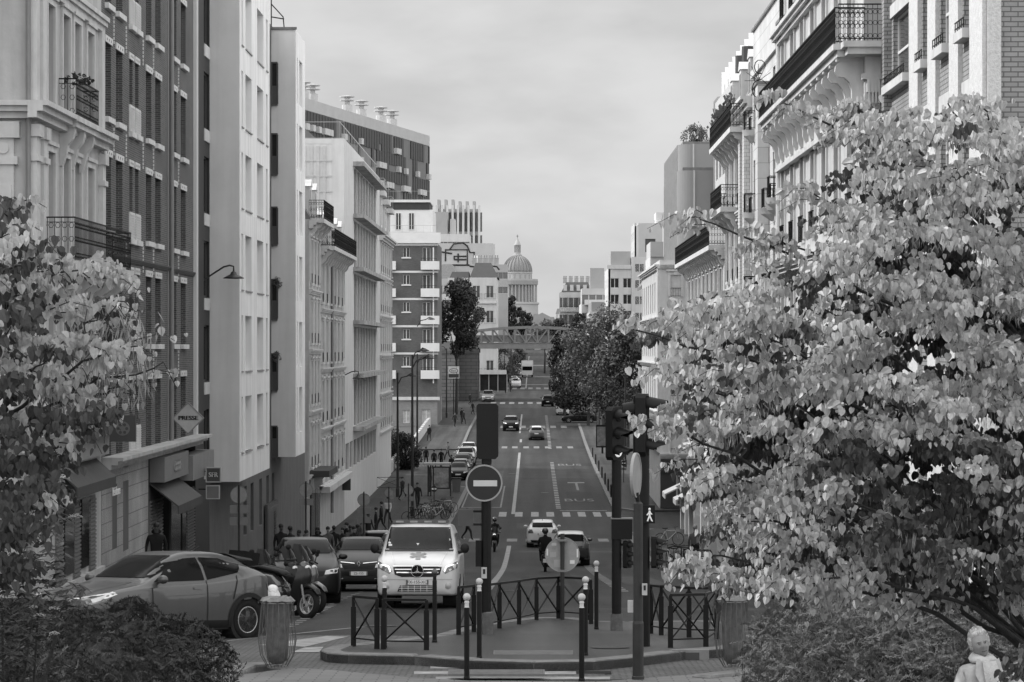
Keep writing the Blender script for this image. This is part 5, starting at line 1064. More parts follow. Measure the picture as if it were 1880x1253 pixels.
class Body:
    def __init__(s,st,NX=84,sub=3,arches=(),ra=.36):
        st=sorted(st); X=[a[0] for a in st]; s.x0,s.x1=X[0],X[-1]
        def val(k,x): return pchip(X,[a[k] for a in st],x)
        xs=[]; 
        for i in range(NX+1):
            t=i/NX; t=.5-.5*math.cos(PI*t)*1 if 1 else t; t=.35*t+.65*i/NX; xs.append(s.x0+(s.x1-s.x0)*t)
        rows=[]
        for x in xs:
            zb,zs,zt,w,wr=[val(k,x) for k in (1,2,3,4,5)]
            P=[(0,zb),(w*.82,zb),(w*.965,zb+.07),(w*.995,zb+.35*(zs-zb)),(w,zb+.68*(zs-zb)),(w*.985,zs-.04),(w*.955,zs+.02*(zt-zs)),((w*.955*.45+wr*.55),zs+.52*(zt-zs)),(wr,zt-.13*min(1,(zt-zs)/.4)-.012),(wr*.9,zt-.035),(wr*.62,zt-.012),(wr*.3,zt-.002),(0,zt)]
            Q=[]; n=len(P)
            for i in range(n-1):
                p0=P[max(0,i-1)];p1=P[i];p2=P[i+1];p3=P[min(n-1,i+2)]
                k=sub if i>0 else 2
                for j in range(k):
                    t=j/k; c=[]
                    for d in (0,1):
                        v=.5*((2*p1[d])+(-p0[d]+p2[d])*t+(2*p0[d]-5*p1[d]+4*p2[d]-p3[d])*t*t+(-p0[d]+3*p1[d]-3*p2[d]+p3[d])*t**3); lo,hi=min(p1[d],p2[d]),max(p1[d],p2[d]); c.append(min(hi,max(lo,v)))
                    Q.append(tuple(c))
            Q.append(P[-1]); rows.append([(x,y,z) for y,z in Q])
        s.m=len(rows[0]); full=[r+[(x,-y,z) for x,y,z in r[-2:0:-1]] for r in rows]; K=len(full[0]); s.K=K
        V=[Vector(p) for r in full for p in r]; F=[]
        for i in range(NX):
            for k in range(K): F.append((i*K+k,(i+1)*K+k,(i+1)*K+(k+1)%K,i*K+(k+1)%K))
        F.append(tuple(range(K))); F.append(tuple(range(NX*K,(NX+1)*K))[::-1])
        s.V=V; s.F=F; s.bvh=BVHTree.FromPolygons([v.copy() for v in V],F); s.arches=arches; s.ra=ra; s.K=K; s.NX=NX
    def build(s,root,m):
        V=[v.copy() for v in s.V]; keep=[]
        for ax,az in s.arches:
            for v in V:
                if abs(v.y)<.45: continue
                d=math.hypot(v.x-ax,v.z-az)
                if abs(d-s.ra)<.035 and d>0: f=s.ra/d; v.x=ax+(v.x-ax)*f; v.z=az+(v.z-az)*f
        for f in s.F:
            c=sum((V[i] for i in f),Vector())/len(f)
            if abs(c.y)>.45 and any(math.hypot(c.x-ax,c.z-az)<s.ra-.002 for ax,az in s.arches): continue
            keep.append(f)
        b=MB(); b.smooth=True; b.add(V,keep); return b.build('body',m,root)
    def ray(s,d,a,b_):
        if d=='front': o,dr=Vector((9,a,b_)),Vector((-1,0,0))
        elif d=='back': o,dr=Vector((-9,a,b_)),Vector((1,0,0))
        elif d=='left': o,dr=Vector((a,9,b_)),Vector((0,-1,0))
        elif d=='right': o,dr=Vector((a,-9,b_)),Vector((0,1,0))
        else: o,dr=Vector((a,b_,9)),Vector((0,0,-1))
        h=s.bvh.ray_cast(o,dr)
        if h[0] is not None and h[1].dot(dr)>0: return (h[0],-h[1],h[2],h[3])
        return h
    def patch(s,d,poly,off=.008,dens=.09,mb=None):
        b=mb or MB(); P=[]
        for i,p in enumerate(poly):
            q=poly[(i+1)%len(poly)]; n=max(1,int(math.dist(p,q)/dens)); P+=[(p[0]+(q[0]-p[0])*k/n,p[1]+(q[1]-p[1])*k/n) for k in range(n)]
        n0=len(P); xs=[p[0] for p in P]; ys=[p[1] for p in P]; pts=[Vector(p) for p in P]
        x=min(xs)+dens*.5
        while x<max(xs):
            y=min(ys)+dens*.5
            while y<max(ys): pts.append(Vector((x+1e-4*y,y))); y+=dens
            x+=dens
        r=geometry.delaunay_2d_cdt(pts,[(i,(i+1)%n0) for i in range(n0)],[],1,1e-5); vs=[]; ok=[]
        for v in r[0]:
            h=s.ray(d,v[0],v[1]); ok.append(h[0] is not None); vs.append(tuple(h[0]+h[1]*off) if h[0] is not None else (0,0,0))
        b.smooth=True; b.add(vs,[tuple(f) for f in r[2] if all(ok[i] for i in f)]); return b
def wheel(root,x,y,r,side,w=.21,spokes=5,rim=None,name='wheel'):
    b=MB(); b.smooth=True; b.lathe([(r*.66,-w/2+.02),(r*.72,-w/2),(r*.93,-w/2),(r,-w/2+.035),(r,w/2-.035),(r*.93,w/2),(r*.72,w/2),(r*.66,w/2-.02)],(0,0,0),28,'y',caps=False); o=b.build(name,TYRE,root,loc=(x,y,r))
    R_=MB(); R_.smooth=True; e=side*(w/2-.02); R_.lathe([(r*.665,e-side*.12),(r*.665,e),(r*.62,e+side*.005),(r*.60,e-side*.03)],(0,0,0),28,'y',caps=False); R_.smooth=False
    for k in range(spokes):
        a=2*PI*k/spokes; c=MB(); c.prism([(-.045,.03),(.045,.03),(.06,r*.63),(-.06,r*.63)],.03,'y',min(e,e-side*.03)-.0); c.xf(Matrix.Rotation(a,4,'Y')); R_.add(c.v,c.f)
    R_.lathe([(.001,e),(.06,e),(.065,e-side*.04)],(0,0,0),12,'y'); R_.lathe([(.001,e-side*.1),(r*.64,e-side*.1)],(0,0,0),20,'y'); R_.m[-20:]=[1]*20
    R_.build('rim',[rim or RIM,WELL],o); return o
def finish(B,root,P,full=True):
    # P: dict of parts in 2D outlines projected on the body
    for k,(d,poly,m,off) in enumerate(P):
        pass
def sym(poly): return [(-a,b) for a,b in poly]
def car(name,label,cat,loc,rz,st,axles,r,P,col,group=None,NX=70,windows=None,arch_trim=None,plate=None,track=None,lit=False,badge=None,roofcol=None,mirror=(.62,.92),under=True,rimm=None,spokes=5):
    t=thing(name,label,cat,loc,rz,group); B=Body(st,NX,3,[(a,r) for a in axles],r+.055); body=B.build(t,col); W=max(a[4] for a in st)
    for a in axles:
        for sd in (1,-1):
            wheel(t,a,sd*(W-.115),r,sd,rim=rimm,spokes=spokes)
            w=MB(); rr=r+.06; w.lathe([(rr,sd*(W-.40)),(rr,sd*(W-.03))],(a,0,r),20,'y'); w.lathe([(.001,sd*(W-.40)),(rr,sd*(W-.40))],(a,0,r),20,'y'); w.build('wheel_well',WELL,t)
            if arch_trim:
                g=MB(); g.smooth=True; n=22; vs=[]; ok=[]
                for i in range(n+1):
                    an=RD(-14)+RD(208)*i/n
                    for q in (r+.045,r+.045+arch_trim):
                        h=B.ray('left' if sd>0 else 'right',a+q*math.cos(an),r+q*math.sin(an)); ok.append(h[0] is not None); vs.append(tuple(h[0]+Vector((0,sd*.018,0))) if h[0] else (0,0,0))
                g.add(vs,[(2*i,2*i+1,2*i+3,2*i+2) for i in range(n) if all(ok[2*i:2*i+4])]); g.build('arch_trim',PLAST,t)
    for nm,d,poly,m in P:
        off=.010
        if nm.startswith('+'): nm=nm[1:]; off=.018
        if nm.startswith('+'): nm=nm[1:]; off=.027
        if d in('side','pair_front','pair_back','pair_top'):
            if d=='side': B.patch('left',poly,off).build(nm,m,t); B.patch('right',poly,off).build(nm,m,t)
            else:
                dd=d[5:]; 
                if dd=='top': B.patch('top',poly,off).build(nm,m,t); B.patch('top',[(a,-b) for a,b in poly],off).build(nm,m,t)
                else: B.patch(dd,poly,off).build(nm,m,t); B.patch(dd,sym(poly),off).build(nm,m,t)
        else: B.patch(d,poly,off,dens=.07 if len(poly)<9 else .05).build(nm,m,t)
    if mirror:
        mx,mz=mirror
        for sd in (1,-1):
            h=B.ray('left' if sd>0 else 'right',mx,mz); y=h[0].y if h[0] else sd*W
            b=MB(); b.smooth=True; b.ball((mx,y+sd*.13,mz+.06),1,10,6,(.07,.12,.075)); b.tube([(mx,y-sd*.02,mz),(mx,y+sd*.08,mz+.03)],.025,5); b.build('mirror',col if roofcol is None else roofcol,t)
    if plate:
        for d,z,txt in plate:
            sgn=1 if d=='front' else -1; h=B.ray(d,0,z); x=h[0].x; p=MB().box(x-.005 if sgn>0 else x-.03,x+.03 if sgn>0 else x+.005,-.26,.26,z-.055,z+.055).build('number_plate',PLATE,t)
            if txt:
                c=text_mb(txt,.098,.004); c.xf(Matrix.Rotation(PI/2,4,'X')); c.xf(rotz(sgn*P90)); c.v=[(xx+x+sgn*.034,yy,zz+z) for xx,yy,zz in c.v]; c.build('plate_lettering',LETK,p)
            for e in (-1,1): MB().box(x+sgn*.031-.002,x+sgn*.031+.002,e*.24-.02,e*.24+.02,z-.055,z+.055).build('plate_band',mat('plate_band',.12),p)
    t['_b']=0; del t['_b']
    return t,B
def scl(st,sx=1,sy=1,sz=1): return [(a*sx,b*sz,c*sz,d*sz,e*sy,f*sy) for a,b,c,d,e,f in st]
ST_CROSS=[(2.18,.36,.62,.66,.42,.36),(2.14,.26,.70,.74,.64,.54),(2.0,.21,.79,.83,.80,.66),(1.65,.19,.87,.93,.885,.72),(1.15,.19,.94,1.02,.905,.76),(.92,.19,.96,1.07,.90,.75),(.55,.19,.98,1.27,.89,.68),(.15,.19,.99,1.47,.885,.62),(-.25,.19,1.0,1.55,.885,.60),(-.8,.19,1.03,1.545,.89,.59),(-1.3,.19,1.08,1.47,.905,.57),(-1.7,.21,1.12,1.33,.90,.57),(-2.0,.26,1.10,1.20,.85,.60),(-2.12,.32,.98,1.06,.77,.58),(-2.18,.42,.85,.92,.62,.48)]
ST_CROSS=[(a if a>-1.4 else -1.4+(a+1.4)*.80,)+tuple(q) for a,*q in ST_CROSS]
ST_VAN=[(2.57,.38,.74,.78,.55,.44),(2.53,.27,.84,.90,.78,.58),(2.38,.23,.96,1.03,.90,.72),(2.0,.22,1.06,1.17,.95,.79),(1.62,.22,1.12,1.28,.962,.80),(1.2,.22,1.15,1.60,.965,.78),(.85,.22,1.17,1.84,.965,.76),(.45,.22,1.18,1.905,.965,.755),(-2.2,.22,1.18,1.90,.96,.75),(-2.48,.24,1.18,1.85,.94,.73),(-2.57,.32,1.1,1.74,.88,.68)]
ST_MPV=[(2.1,.36,.66,.72,.50,.40),(2.05,.26,.76,.82,.70,.56),(1.9,.21,.86,.93,.82,.68),(1.5,.2,.96,1.08,.87,.72),(1.15,.2,1.0,1.17,.875,.71),(.7,.2,1.02,1.40,.875,.66),(.3,.2,1.03,1.56,.87,.62),(-.2,.2,1.04,1.62,.87,.61),(-1.4,.2,1.06,1.58,.86,.59),(-1.8,.22,1.07,1.48,.84,.57),(-2.02,.28,1.05,1.22,.78,.56),(-2.1,.38,.95,1.0,.62,.50)]
ST_HATCH=[(2.0,.36,.60,.65,.48,.38),(1.95,.24,.70,.76,.70,.54),(1.75,.2,.80,.87,.82,.66),(1.3,.18,.88,.98,.86,.71),(.95,.18,.92,1.03,.865,.70),(.5,.18,.94,1.25,.86,.64),(.1,.18,.95,1.42,.855,.60),(-.3,.18,.96,1.47,.855,.59),(-1.1,.18,.98,1.45,.855,.58),(-1.55,.2,1.0,1.34,.85,.57),(-1.85,.24,1.0,1.14,.81,.58),(-1.97,.3,.92,1.0,.72,.54),(-2.02,.42,.82,.88,.58,.46)]
ST_SUV=[(2.2,.42,.80,.86,.52,.42),(2.15,.32,.92,.97,.76,.62),(2.0,.28,1.0,1.05,.88,.74),(1.5,.26,1.05,1.12,.93,.78),(1.05,.26,1.08,1.18,.935,.76),(.65,.26,1.09,1.45,.93,.70),(.3,.26,1.10,1.64,.93,.67),(-.1,.26,1.10,1.69,.93,.66),(-1.6,.26,1.12,1.67,.92,.65),(-1.95,.28,1.12,1.55,.90,.64),(-2.12,.34,1.08,1.25,.85,.63),(-2.2,.44,1.0,1.05,.72,.58)]
ST_SEDAN=[(2.3,.36,.58,.62,.52,.42),(2.25,.24,.68,.72,.74,.6),(2.05,.2,.76,.82,.85,.7),(1.4,.18,.84,.93,.90,.75),(.95,.18,.88,.99,.90,.73),(.4,.18,.9,1.26,.90,.64),(0,.18,.91,1.38,.895,.60),(-.5,.18,.92,1.43,.895,.59),(-1.1,.18,.93,1.36,.895,.59),(-1.7,.19,.95,1.13,.89,.62),(-2.05,.22,.96,1.03,.86,.68),(-2.25,.3,.88,.94,.76,.6),(-2.3,.4,.78,.84,.62,.5)]
def std_parts(st,headm=LAMPW,tailm=LAMPR,lit=False,low=None):
    s={round(a[0],2):a for a in st}; X=sorted(a[0] for a in st); f=X[-1]; r=X[0]
    def v(k,x): 
        S=sorted(st); return pchip([a[0] for a in S],[a[k] for a in S],x)
    zt=max(a[3] for a in st); roof=[a for a in st if a[3]>zt-.06]; xr0=max(a[0] for a in roof); xr1=min(a[0] for a in roof)
    # find cowl: where the top starts to rise quickly
    S=sorted(st,reverse=True); cow=next(i for i in range(3,len(S)) if S[i+1][3]-S[i][3]>.12); cx=S[cow][0]; cz=S[cow][3]; wr=S[cow][5]; wt=[a[5] for a in roof][0]
    belt=v(2,0)+.03
    P=[('windscreen','front',[(-wr*.94,cz+.045),(wr*.94,cz+.045),(wt*.90,zt-.075),(-wt*.90,zt-.075)],CARG),
       ('rear_window','back',[(-wt*.92,v(2,r+.3)+.09),(wt*.92,v(2,r+.3)+.09),(wt*.86,zt-.14),(-wt*.86,zt-.14)],CARG),
       ('side_window','side',[(cx-.22,belt+.03),(cx-.72,zt-.20),(cx-.9,zt-.15),(-.02,zt-.14),(-.02,belt)],CARG),
       ('side_window','side',[(-.1,belt),(-.1,zt-.14),(xr1+.15,zt-.16),(r+.72,belt+.16),(r+.8,belt+.06)],CARG),
       ('headlight','pair_front',[(v(4,f-.12)*.58,v(2,f-.1)-.10),(v(4,f-.12)*.98,v(2,f-.1)-.06),(v(4,f-.15)*1.0,v(2,f-.1)+.06),(v(4,f-.12)*.62,v(2,f-.1)-.0)],LED if lit else headm),
       ('tail_light','pair_back',[(v(4,r+.1)*.62,v(2,r+.2)-.22),(v(4,r+.1)*.99,v(2,r+.2)-.24),(v(4,r+.1)*1.0,v(2,r+.2)+.0),(v(4,r+.1)*.72,v(2,r+.2)-.03)],tailm),
       ('grille','front',[(-.42,v(2,f-.1)-.14),(.42,v(2,f-.1)-.14),(.46,v(2,f-.1)-.02),(-.46,v(2,f-.1)-.02)],PLAST),
       ('lower_intake','front',[(-.52,.30),(.52,.30),(.6,.44),(-.6,.44)],PLAST),('rear_bumper_trim','back',[(-.62,.30),(.62,.30),(.66,.42),(-.66,.42)],PLAST),
       ('door_seam','side',[(0-.045,.34),(-.03,.34),(-.03,belt),(-.045,belt)],PLAST),('door_seam','side',[(cx-.05,.34),(cx-.035,.34),(cx-.035,belt-.02),(cx-.05,belt-.02)],PLAST),
       ('door_seam','side',[(-.95,.5),(-.935,.5),(-.935,belt),(-.95,belt)],PLAST),('+door_handle','side',[(.1,belt-.17),(.28,belt-.17),(.28,belt-.13),(.1,belt-.13)],PLAST),('+door_handle','side',[(-.85,belt-.16),(-.68,belt-.16),(-.68,belt-.12),(-.85,belt-.12)],PLAST)]
    return P
def bz(Y,lat=0): return math.atan2(zr(Y+2)-zr(Y-2),4)
def place(o,heading,Y):
    # heading: direction of the nose in plan (0=+X); tilt with the slope of the street
    s=bz(Y); o.rotation_euler=Matrix.Identity(3).to_euler()
    q=Matrix.Rotation(heading,3,'Z'); up=Vector((0,-math.sin(s),math.cos(s))); fx=q@Vector((1,0,0)); fx=(fx-up*fx.dot(up)).normalized(); ly=up.cross(fx); M=Matrix((fx,ly,up)).transposed(); o.rotation_euler=M.to_euler()
    return o
TOCAM=-P90; AWAY=P90
# ---- grey coupe crossover turning in the foreground
SILV=paint('pearl_grey_paint',.055,.35,.25,.45)
P=[('windscreen','front',[(-.70,1.115),(.70,1.115),(.575,1.475),(-.575,1.475)],CARG),('rear_window','back',[(-.52,1.20),(.52,1.20),(.5,1.44),(-.5,1.44)],CARG),
 ('side_window','side',[(.70,1.045),(.12,1.36),(-.12,1.425),(-.42,1.44),(-.42,1.055)],CARG),('side_window','side',[(-.49,1.06),(-.49,1.44),(-.95,1.415),(-1.38,1.30),(-1.22,1.17)],CARG),
 ('headlight','pair_front',[(.30,.745),(.78,.70),(.86,.76),(.87,.87),(.80,.86),(.55,.78)],mat('lamp_smoked',.16,.1,.5,8,spec=.8)),('+headlight_strip','pair_front',[(.34,.752),(.80,.835),(.86,.875),(.85,.885),(.78,.855),(.34,.77)],LAMPW),
 ('front_light_side','side',[(1.55,.86),(2.0,.73),(2.02,.78),(1.6,.90)],LAMPW),
 ('grille','front',[(-.34,.70),(.34,.70),(.36,.745),(-.36,.745)],PLAST),('lower_intake','front',[(-.58,.34),(.58,.34),(.5,.55),(-.5,.55)],PLAST),('+front_lip','front',[(-.6,.27),(.6,.27),(.58,.33),(-.58,.33)],paint('lip_silver',.5)),
 ('door_seam','side',[(.78,.38),(.795,.38),(.80,.95),(.785,.95)],PLAST),('door_seam','side',[(-.46,.36),(-.445,.36),(-.445,1.05),(-.46,1.05)],PLAST),('door_seam','side',[(-1.05,.72),(-1.03,.72),(-1.15,1.12),(-1.17,1.12)],PLAST),
 ('sill_trim','side',[(-1.05,.20),(.95,.20),(.9,.40),(-.98,.36)],PLAST),('+door_handle','side',[(-.32,.90),(-.14,.905),(-.14,.935),(-.32,.93)],SILV),('tail_light','pair_back',[(.45,.88),(.84,.86),(.86,1.0),(.7,.96)],LAMPR),
 ('roof_black','top',[(-1.2,-.5),(-.2,-.52),(.05,-.5),(.05,.5),(-.2,.52),(-1.2,.5)],SILV)]
Yc=46.9; cxx=wx(281,Yc)
t,B=car('crossover_car','grey metallic compact crossover car turning left at the crossing in the foreground','car',(cxx,Yc,zr(Yc)-.03),0,ST_CROSS,(1.24,-1.40),.35,P[:-1],SILV,NX=110,arch_trim=.075,plate=[('front',.50,''),('back',.7,'')],mirror=(.62,1.03),rimm=mat('machined_rim',.45,.3,.2,4,metal=.5)); place(t,RD(180+49),Yc)
# hood crease and rear haunch: body-colour blades standing slightly proud
B.patch('pair'and 'top',[(.95,.50),(2.0,.42),(2.0,.45),(.95,.54)],.006).build('bonnet_crease',SILV,t); B.patch('top',[(.95,-.50),(2.0,-.42),(2.0,-.45),(.95,-.54)],.006).build('bonnet_crease',SILV,t)
b=MB(); b.smooth=True
for i,(x,z) in enumerate(((-1.25,1.50),(-1.6,1.455),(-1.9,1.37),(-1.98,1.33))): pass
b=MB().prism([(-1.2,1.50),(-1.82,1.40),(-1.86,1.365),(-1.5,1.41)],1.0,'y',-.5); b.build('rear_spoiler',SILV,t)
MB().tube([(-.9,0,1.54),(-1.05,0,1.62)],.012,5).build('roof_antenna',PLAST,t)
# ---- white ambulance van
VANW=paint('ambulance_white',.50,.35,coat=.4); Yv_=62.6
P=[('windscreen','front',[(-.775,1.30),(.775,1.30),(.70,1.80),(-.70,1.80)],mat('van_glass',.012,.15,.5,1.0,spec=.15)),('side_window','side',[(1.25,1.22),(.80,1.62),(.25,1.66),(.25,1.2)],CARG),('side_window','side',[(.1,1.2),(.1,1.66),(-.95,1.66),(-.95,1.2)],CARG),('side_window','side',[(-1.1,1.2),(-1.1,1.66),(-2.25,1.64),(-2.25,1.2)],CARG),('rear_window','back',[(-.68,1.2),(.68,1.2),(.62,1.68),(-.62,1.68)],CARG),
 ('headlight','pair_front',[(.575,.80),(.64,.735),(.90,.86),(.925,.99),(.90,1.015),(.73,.93)],mat('lamp_smoked_van',.11,.1,.5,8,spec=.8)),
 ('+running_light','pair_front',[(.600,.80),(.628,.765),(.68,.875),(.90,.955),(.905,.985),(.66,.91)],LED),
 ('grille','front',[(-.56,.88),(-.52,.72),(-.36,.665),(.36,.665),(.52,.72),(.56,.88),(.46,.90),(-.46,.90)],PLAST),
 ('+grille_bar','front',[(-.52,.825),(.52,.825),(.52,.845),(-.52,.845)],CHROME),('+grille_bar','front',[(-.48,.755),(.48,.755),(.48,.775),(-.48,.775)],CHROME),('+grille_rim','front',[(-.56,.895),(.56,.895),(.57,.915),(-.57,.915)],CHROME),
 ('lower_intake','front',[(-.46,.33),(.46,.33),(.40,.47),(-.40,.47)],PLAST),
 ('windscreen_wiper','front',[(-.70,1.285),(.70,1.285),(.70,1.315),(-.70,1.315)],PLAST),('+windscreen_surround','front',[(-.80,1.24),(.80,1.24),(.80,1.27),(-.80,1.27)],PLAST),
 ('bumper_seam','front',[(-.80,.60),(.80,.60),(.80,.612),(-.80,.612)],mat('seam_grey',.3)),('+bonnet_crease','pair_front',[(.50,.93),(.515,.93),(.66,1.22),(.645,1.22)],mat('crease_white',.62)),
 ('door_seam','side',[(1.3,.35),(1.315,.35),(1.315,1.2),(1.3,1.2)],PLAST),('door_seam','side',[(.17,.35),(.185,.35),(.185,1.66),(.17,1.66)],PLAST),('tail_light','pair_back',[(.80,.8),(.92,.8),(.90,1.3),(.82,1.3)],LAMPR)]
t,B=car('ambulance_van','white ambulance van with star emblem on the bonnet and lit headlights, facing the camera','van',(wx(766,Yv_)+0.0,Yv_+2.57,zr(Yv_+1.2)-.02),0,ST_VAN,(1.60,-1.60),.335,P,VANW,NX=100,plate=[('front',.545,'FX-155-XC')],mirror=None,arch_trim=None); place(t,TOCAM,Yv_)
for k in range(3): B.patch('front',[(-.42,.35+k*.04),(.42,.35+k*.04),(.42,.362+k*.04),(-.42,.362+k*.04)],.022).build('intake_bar',mat('crease_white',.62),t)
for k in range(6): x=-.36+k*.144; B.patch('front',[(x,.33),(x+.012,.33),(x+.012,.47),(x,.47)],.022).build('intake_bar',_M['crease_white'],t)
for sd in (1,-1):
    h=B.ray('front',sd*.70,.47)[0]; c=MB().lathe([(.001,.035),(.05,.03),(.062,.012),(.085,.014),(.09,-.02)],(h.x-.005,h.y,h.z),16,'x'); c.build('fog_light',mat('fog_light_grey',.4,.3),t,smooth=True)
    h=B.ray('left' if sd>0 else 'right',1.25,1.25)[0]; c=MB(); c.smooth=True; c.ball((1.22,h.y+sd*.17,1.31),1,12,8,(.07,.105,.12)); c.tube([(1.25,h.y-sd*.02,1.2),(1.24,h.y+sd*.12,1.24)],.04,6); c.build('mirror',PLAST,t)
h=B.ray('front',0,.80)[0]; c=MB(); c.lathe([(.125,.02),(.135,.04),(.145,.04),(.15,.02),(.125,.02)],(h.x,0,.80),28,'x')
for k in range(3): a=PI/2+k*2*PI/3; c.prism([(0.014*math.sin(a),-.014*math.cos(a)),(.125*math.cos(a),.125*math.sin(a)),(-.014*math.sin(a),.014*math.cos(a))],.016,'x',h.x+.03); c.v[-6:]=[(x,y,z+.80) for x,y,z in c.v[-6:]]
c.build('star_badge',CHROME,t); MB().lathe([(.001,.021),(.125,.021)],(h.x,0,.80),24,'x').build('badge_field',PLAST,t)
# six-bar star on the bonnet
for k in range(3):
    a=k*PI/3; ca,sa=math.cos(a),math.sin(a); w_,l_=.055,.20; poly=[(2.06+l_*ca*1.35-w_*sa,l_*sa+w_*ca),(2.06-l_*ca*1.35-w_*sa,-l_*sa+w_*ca),(2.06-l_*ca*1.35+w_*sa,-l_*sa-w_*ca),(2.06+l_*ca*1.35+w_*sa,l_*sa-w_*ca)]
    B.patch('top',poly,.008+.002*k,dens=.06).build('star_emblem',mat('emblem_blue_grey',.20,.5),t)
b=MB().box(.25,.62,-.66,.66,1.90,1.965); b.box(.3,.57,-.6,.6,1.965,1.985); b.build('light_bar',mat('lightbar_dark',.05,.2,.3,6,spec=.7),t)
for y in (-.5,-.17,.17,.5): MB().box(.29,.64,y-.09,y+.09,1.91,1.955).build('light_bar_lens',mat('lens_grey',.22,.15,.2,6,spec=.7),t)
MB().box(1.3,1.32,-.30,-.1,1.42,1.5).build('dash_paper',PLATE,t) if 0 else None
B.patch('front',[(-.72,1.36),(-.64,1.36),(-.64,1.40),(-.72,1.40)],.013,dens=.05).build('windscreen_sticker',PLATE,t); B.patch('front',[(-.72,1.41),(-.67,1.41),(-.67,1.45),(-.72,1.45)],.013,dens=.05).build('windscreen_sticker',PLATE,t); B.patch('front',[(-.07,1.42),(.0,1.42),(-.035,1.37)],.013,dens=.05).build('windscreen_sticker',PLATE,t)
B.patch('front',[(-.1,1.74),(.1,1.74),(.07,1.79),(-.07,1.79)],.013,dens=.05).build('mirror_mount',PLAST,t)
# ---- dark MPV and black hatchback parked on the left, nose to camera
def put(name,label,px,Yf,L,head,st,axles,r,colr,plate='',group=None,lit=False,extra=None,NX=60,arch=None,X=None,cat='car',rimm=None,mirror=None,parts=None,tailm=None):
    # Yf: nearest end of the car along the street
    Yc=Yf+L/2; x=wx(px,Yf) if X is None else X; S=sorted(st,reverse=True); cow=next(i for i in range(3,len(S)) if S[i+1][3]-S[i][3]>.12); mir=mirror or (S[cow][0]-.3,S[cow][2]+.07)
    pl=[('front',.52,plate),('back',.75 if cat=='car' else .7,plate)] if plate is not None else None
    t,B=car(name,label,cat,(x,Yc,zr(Yc)),0,st,axles,r,parts or std_parts(st,lit=lit,tailm=tailm or LAMPR),colr,NX=NX,plate=pl,mirror=mir,arch_trim=arch,group=group,rimm=rimm); place(t,head,Yc); 
    if extra: extra(t,B)
    return t
BLK=mat('black_paint',.004,.3,.04,.8,spec=.25,coat=.08); DKG=mat('dark_grey_paint',.012,.3,.04,.8,spec=.3,coat=.08); WHT=paint('white_paint',.55,.3,coat=.4); MIDG=paint('mid_grey_paint',.07,.3,.3); SLV=paint('silver_paint',.28,.3,.4); NAVY=paint('navy_paint',.03,.22)
PK='cars parked along the left kerb'
def ren(t,B):
    h=B.ray('front',0,.80)[0]; x=h.x+.03; c=MB(); 
    for s,z in ((1,0),): c.prism([(0,.095),(.055,0),(0,-.095),(-.055,0)],.02,'x',x)
    c.v=[(a,b,d+.80) for a,b,d in c.v]; o=c.build('diamond_badge',CHROME,t); c=MB().prism([(0,.05),(.025,0),(0,-.05),(-.025,0)],.008,'x',x+.016); c.v=[(a,b,d+.80) for a,b,d in c.v]; c.build('badge_centre',PLAST,o)
    for y in (-1,1): B.patch('front',[(y*.12,.79),(y*.52,.83),(y*.52,.845),(y*.12,.81)],.02).build('grille_bar',CHROME,t); B.patch('front',[(y*.45,.36),(y*.72,.38),(y*.72,.40),(y*.45,.38)],.02).build('bumper_bar',CHROME,t)
t=put('parked_mpv','dark grey parked people carrier with a big windscreen behind the scooters, nearest of the parked cars',0,66.5,4.2,TOCAM+.10,ST_MPV,(1.35,-1.25),.31,DKG,X=-5.75,NX=80)
t['label']='dark parked people carrier with a big windscreen right behind the scooters'
t=put('parked_hatchback','black parked hatchback with diamond badge between the people carrier and the ambulance',664,78.0,4.2,TOCAM+.03,scl(ST_MPV,1,1.03,.97),(1.35,-1.25),.31,BLK,plate='ZS-155',NX=80,extra=ren,X=-5.05)
def roofbar(t,B): 
    for y in (-.6,.6): MB().tube([(.3,y,1.62),(-1.2,y,1.62)],.02,5).build('roof_rail',PLAST,t)
t=put('parked_white_van','white parked people carrier half hidden behind the ambulance roof',740,92,4.3,TOCAM,scl(ST_MPV,1.02,1.03,1.05),(1.38,-1.28),.32,WHT,X=-4.55)
t=put('parked_white_car','small white parked car just beyond the white people carrier',760,103,4.0,TOCAM,ST_HATCH,(1.25,-1.25),.30,WHT,X=-4.5)
# dark van/box behind the people on the left pavement edge
t=put('parked_dark_van','dark boxy van parked near the people on the left pavement',688,120,4.4,AWAY,scl(ST_VAN,.86,.93,.92),(1.3,-1.3),.31,MIDG,X=-6.75,cat='van')
# parked row further down, each its own car
rowc=[(236,BLK,ST_HATCH),(242,SLV,ST_HATCH),(248,DKG,ST_MPV),(254,MIDG,ST_HATCH),(260,SLV,ST_SUV),(266,WHT,ST_HATCH),(272,WHT,ST_MPV)]
lab=['black small car, nearest in the row parked on the left beyond the bus shelter','silver parked car second in the row beyond the bus shelter','dark grey parked people carrier third in the row beyond the bus shelter','mid grey parked hatchback in the middle of the left row','silver parked off-road car behind the grey hatchback in the left row','white parked hatchback near the far end of the left row','white parked people carrier at the far end of the left row']
for (y,c,s),l in zip(rowc,lab): put('parked_car',l,0,y-6,4,TOCAM,s,(1.25,-1.25),.31,c,X=-6.3,group=PK,NX=36)
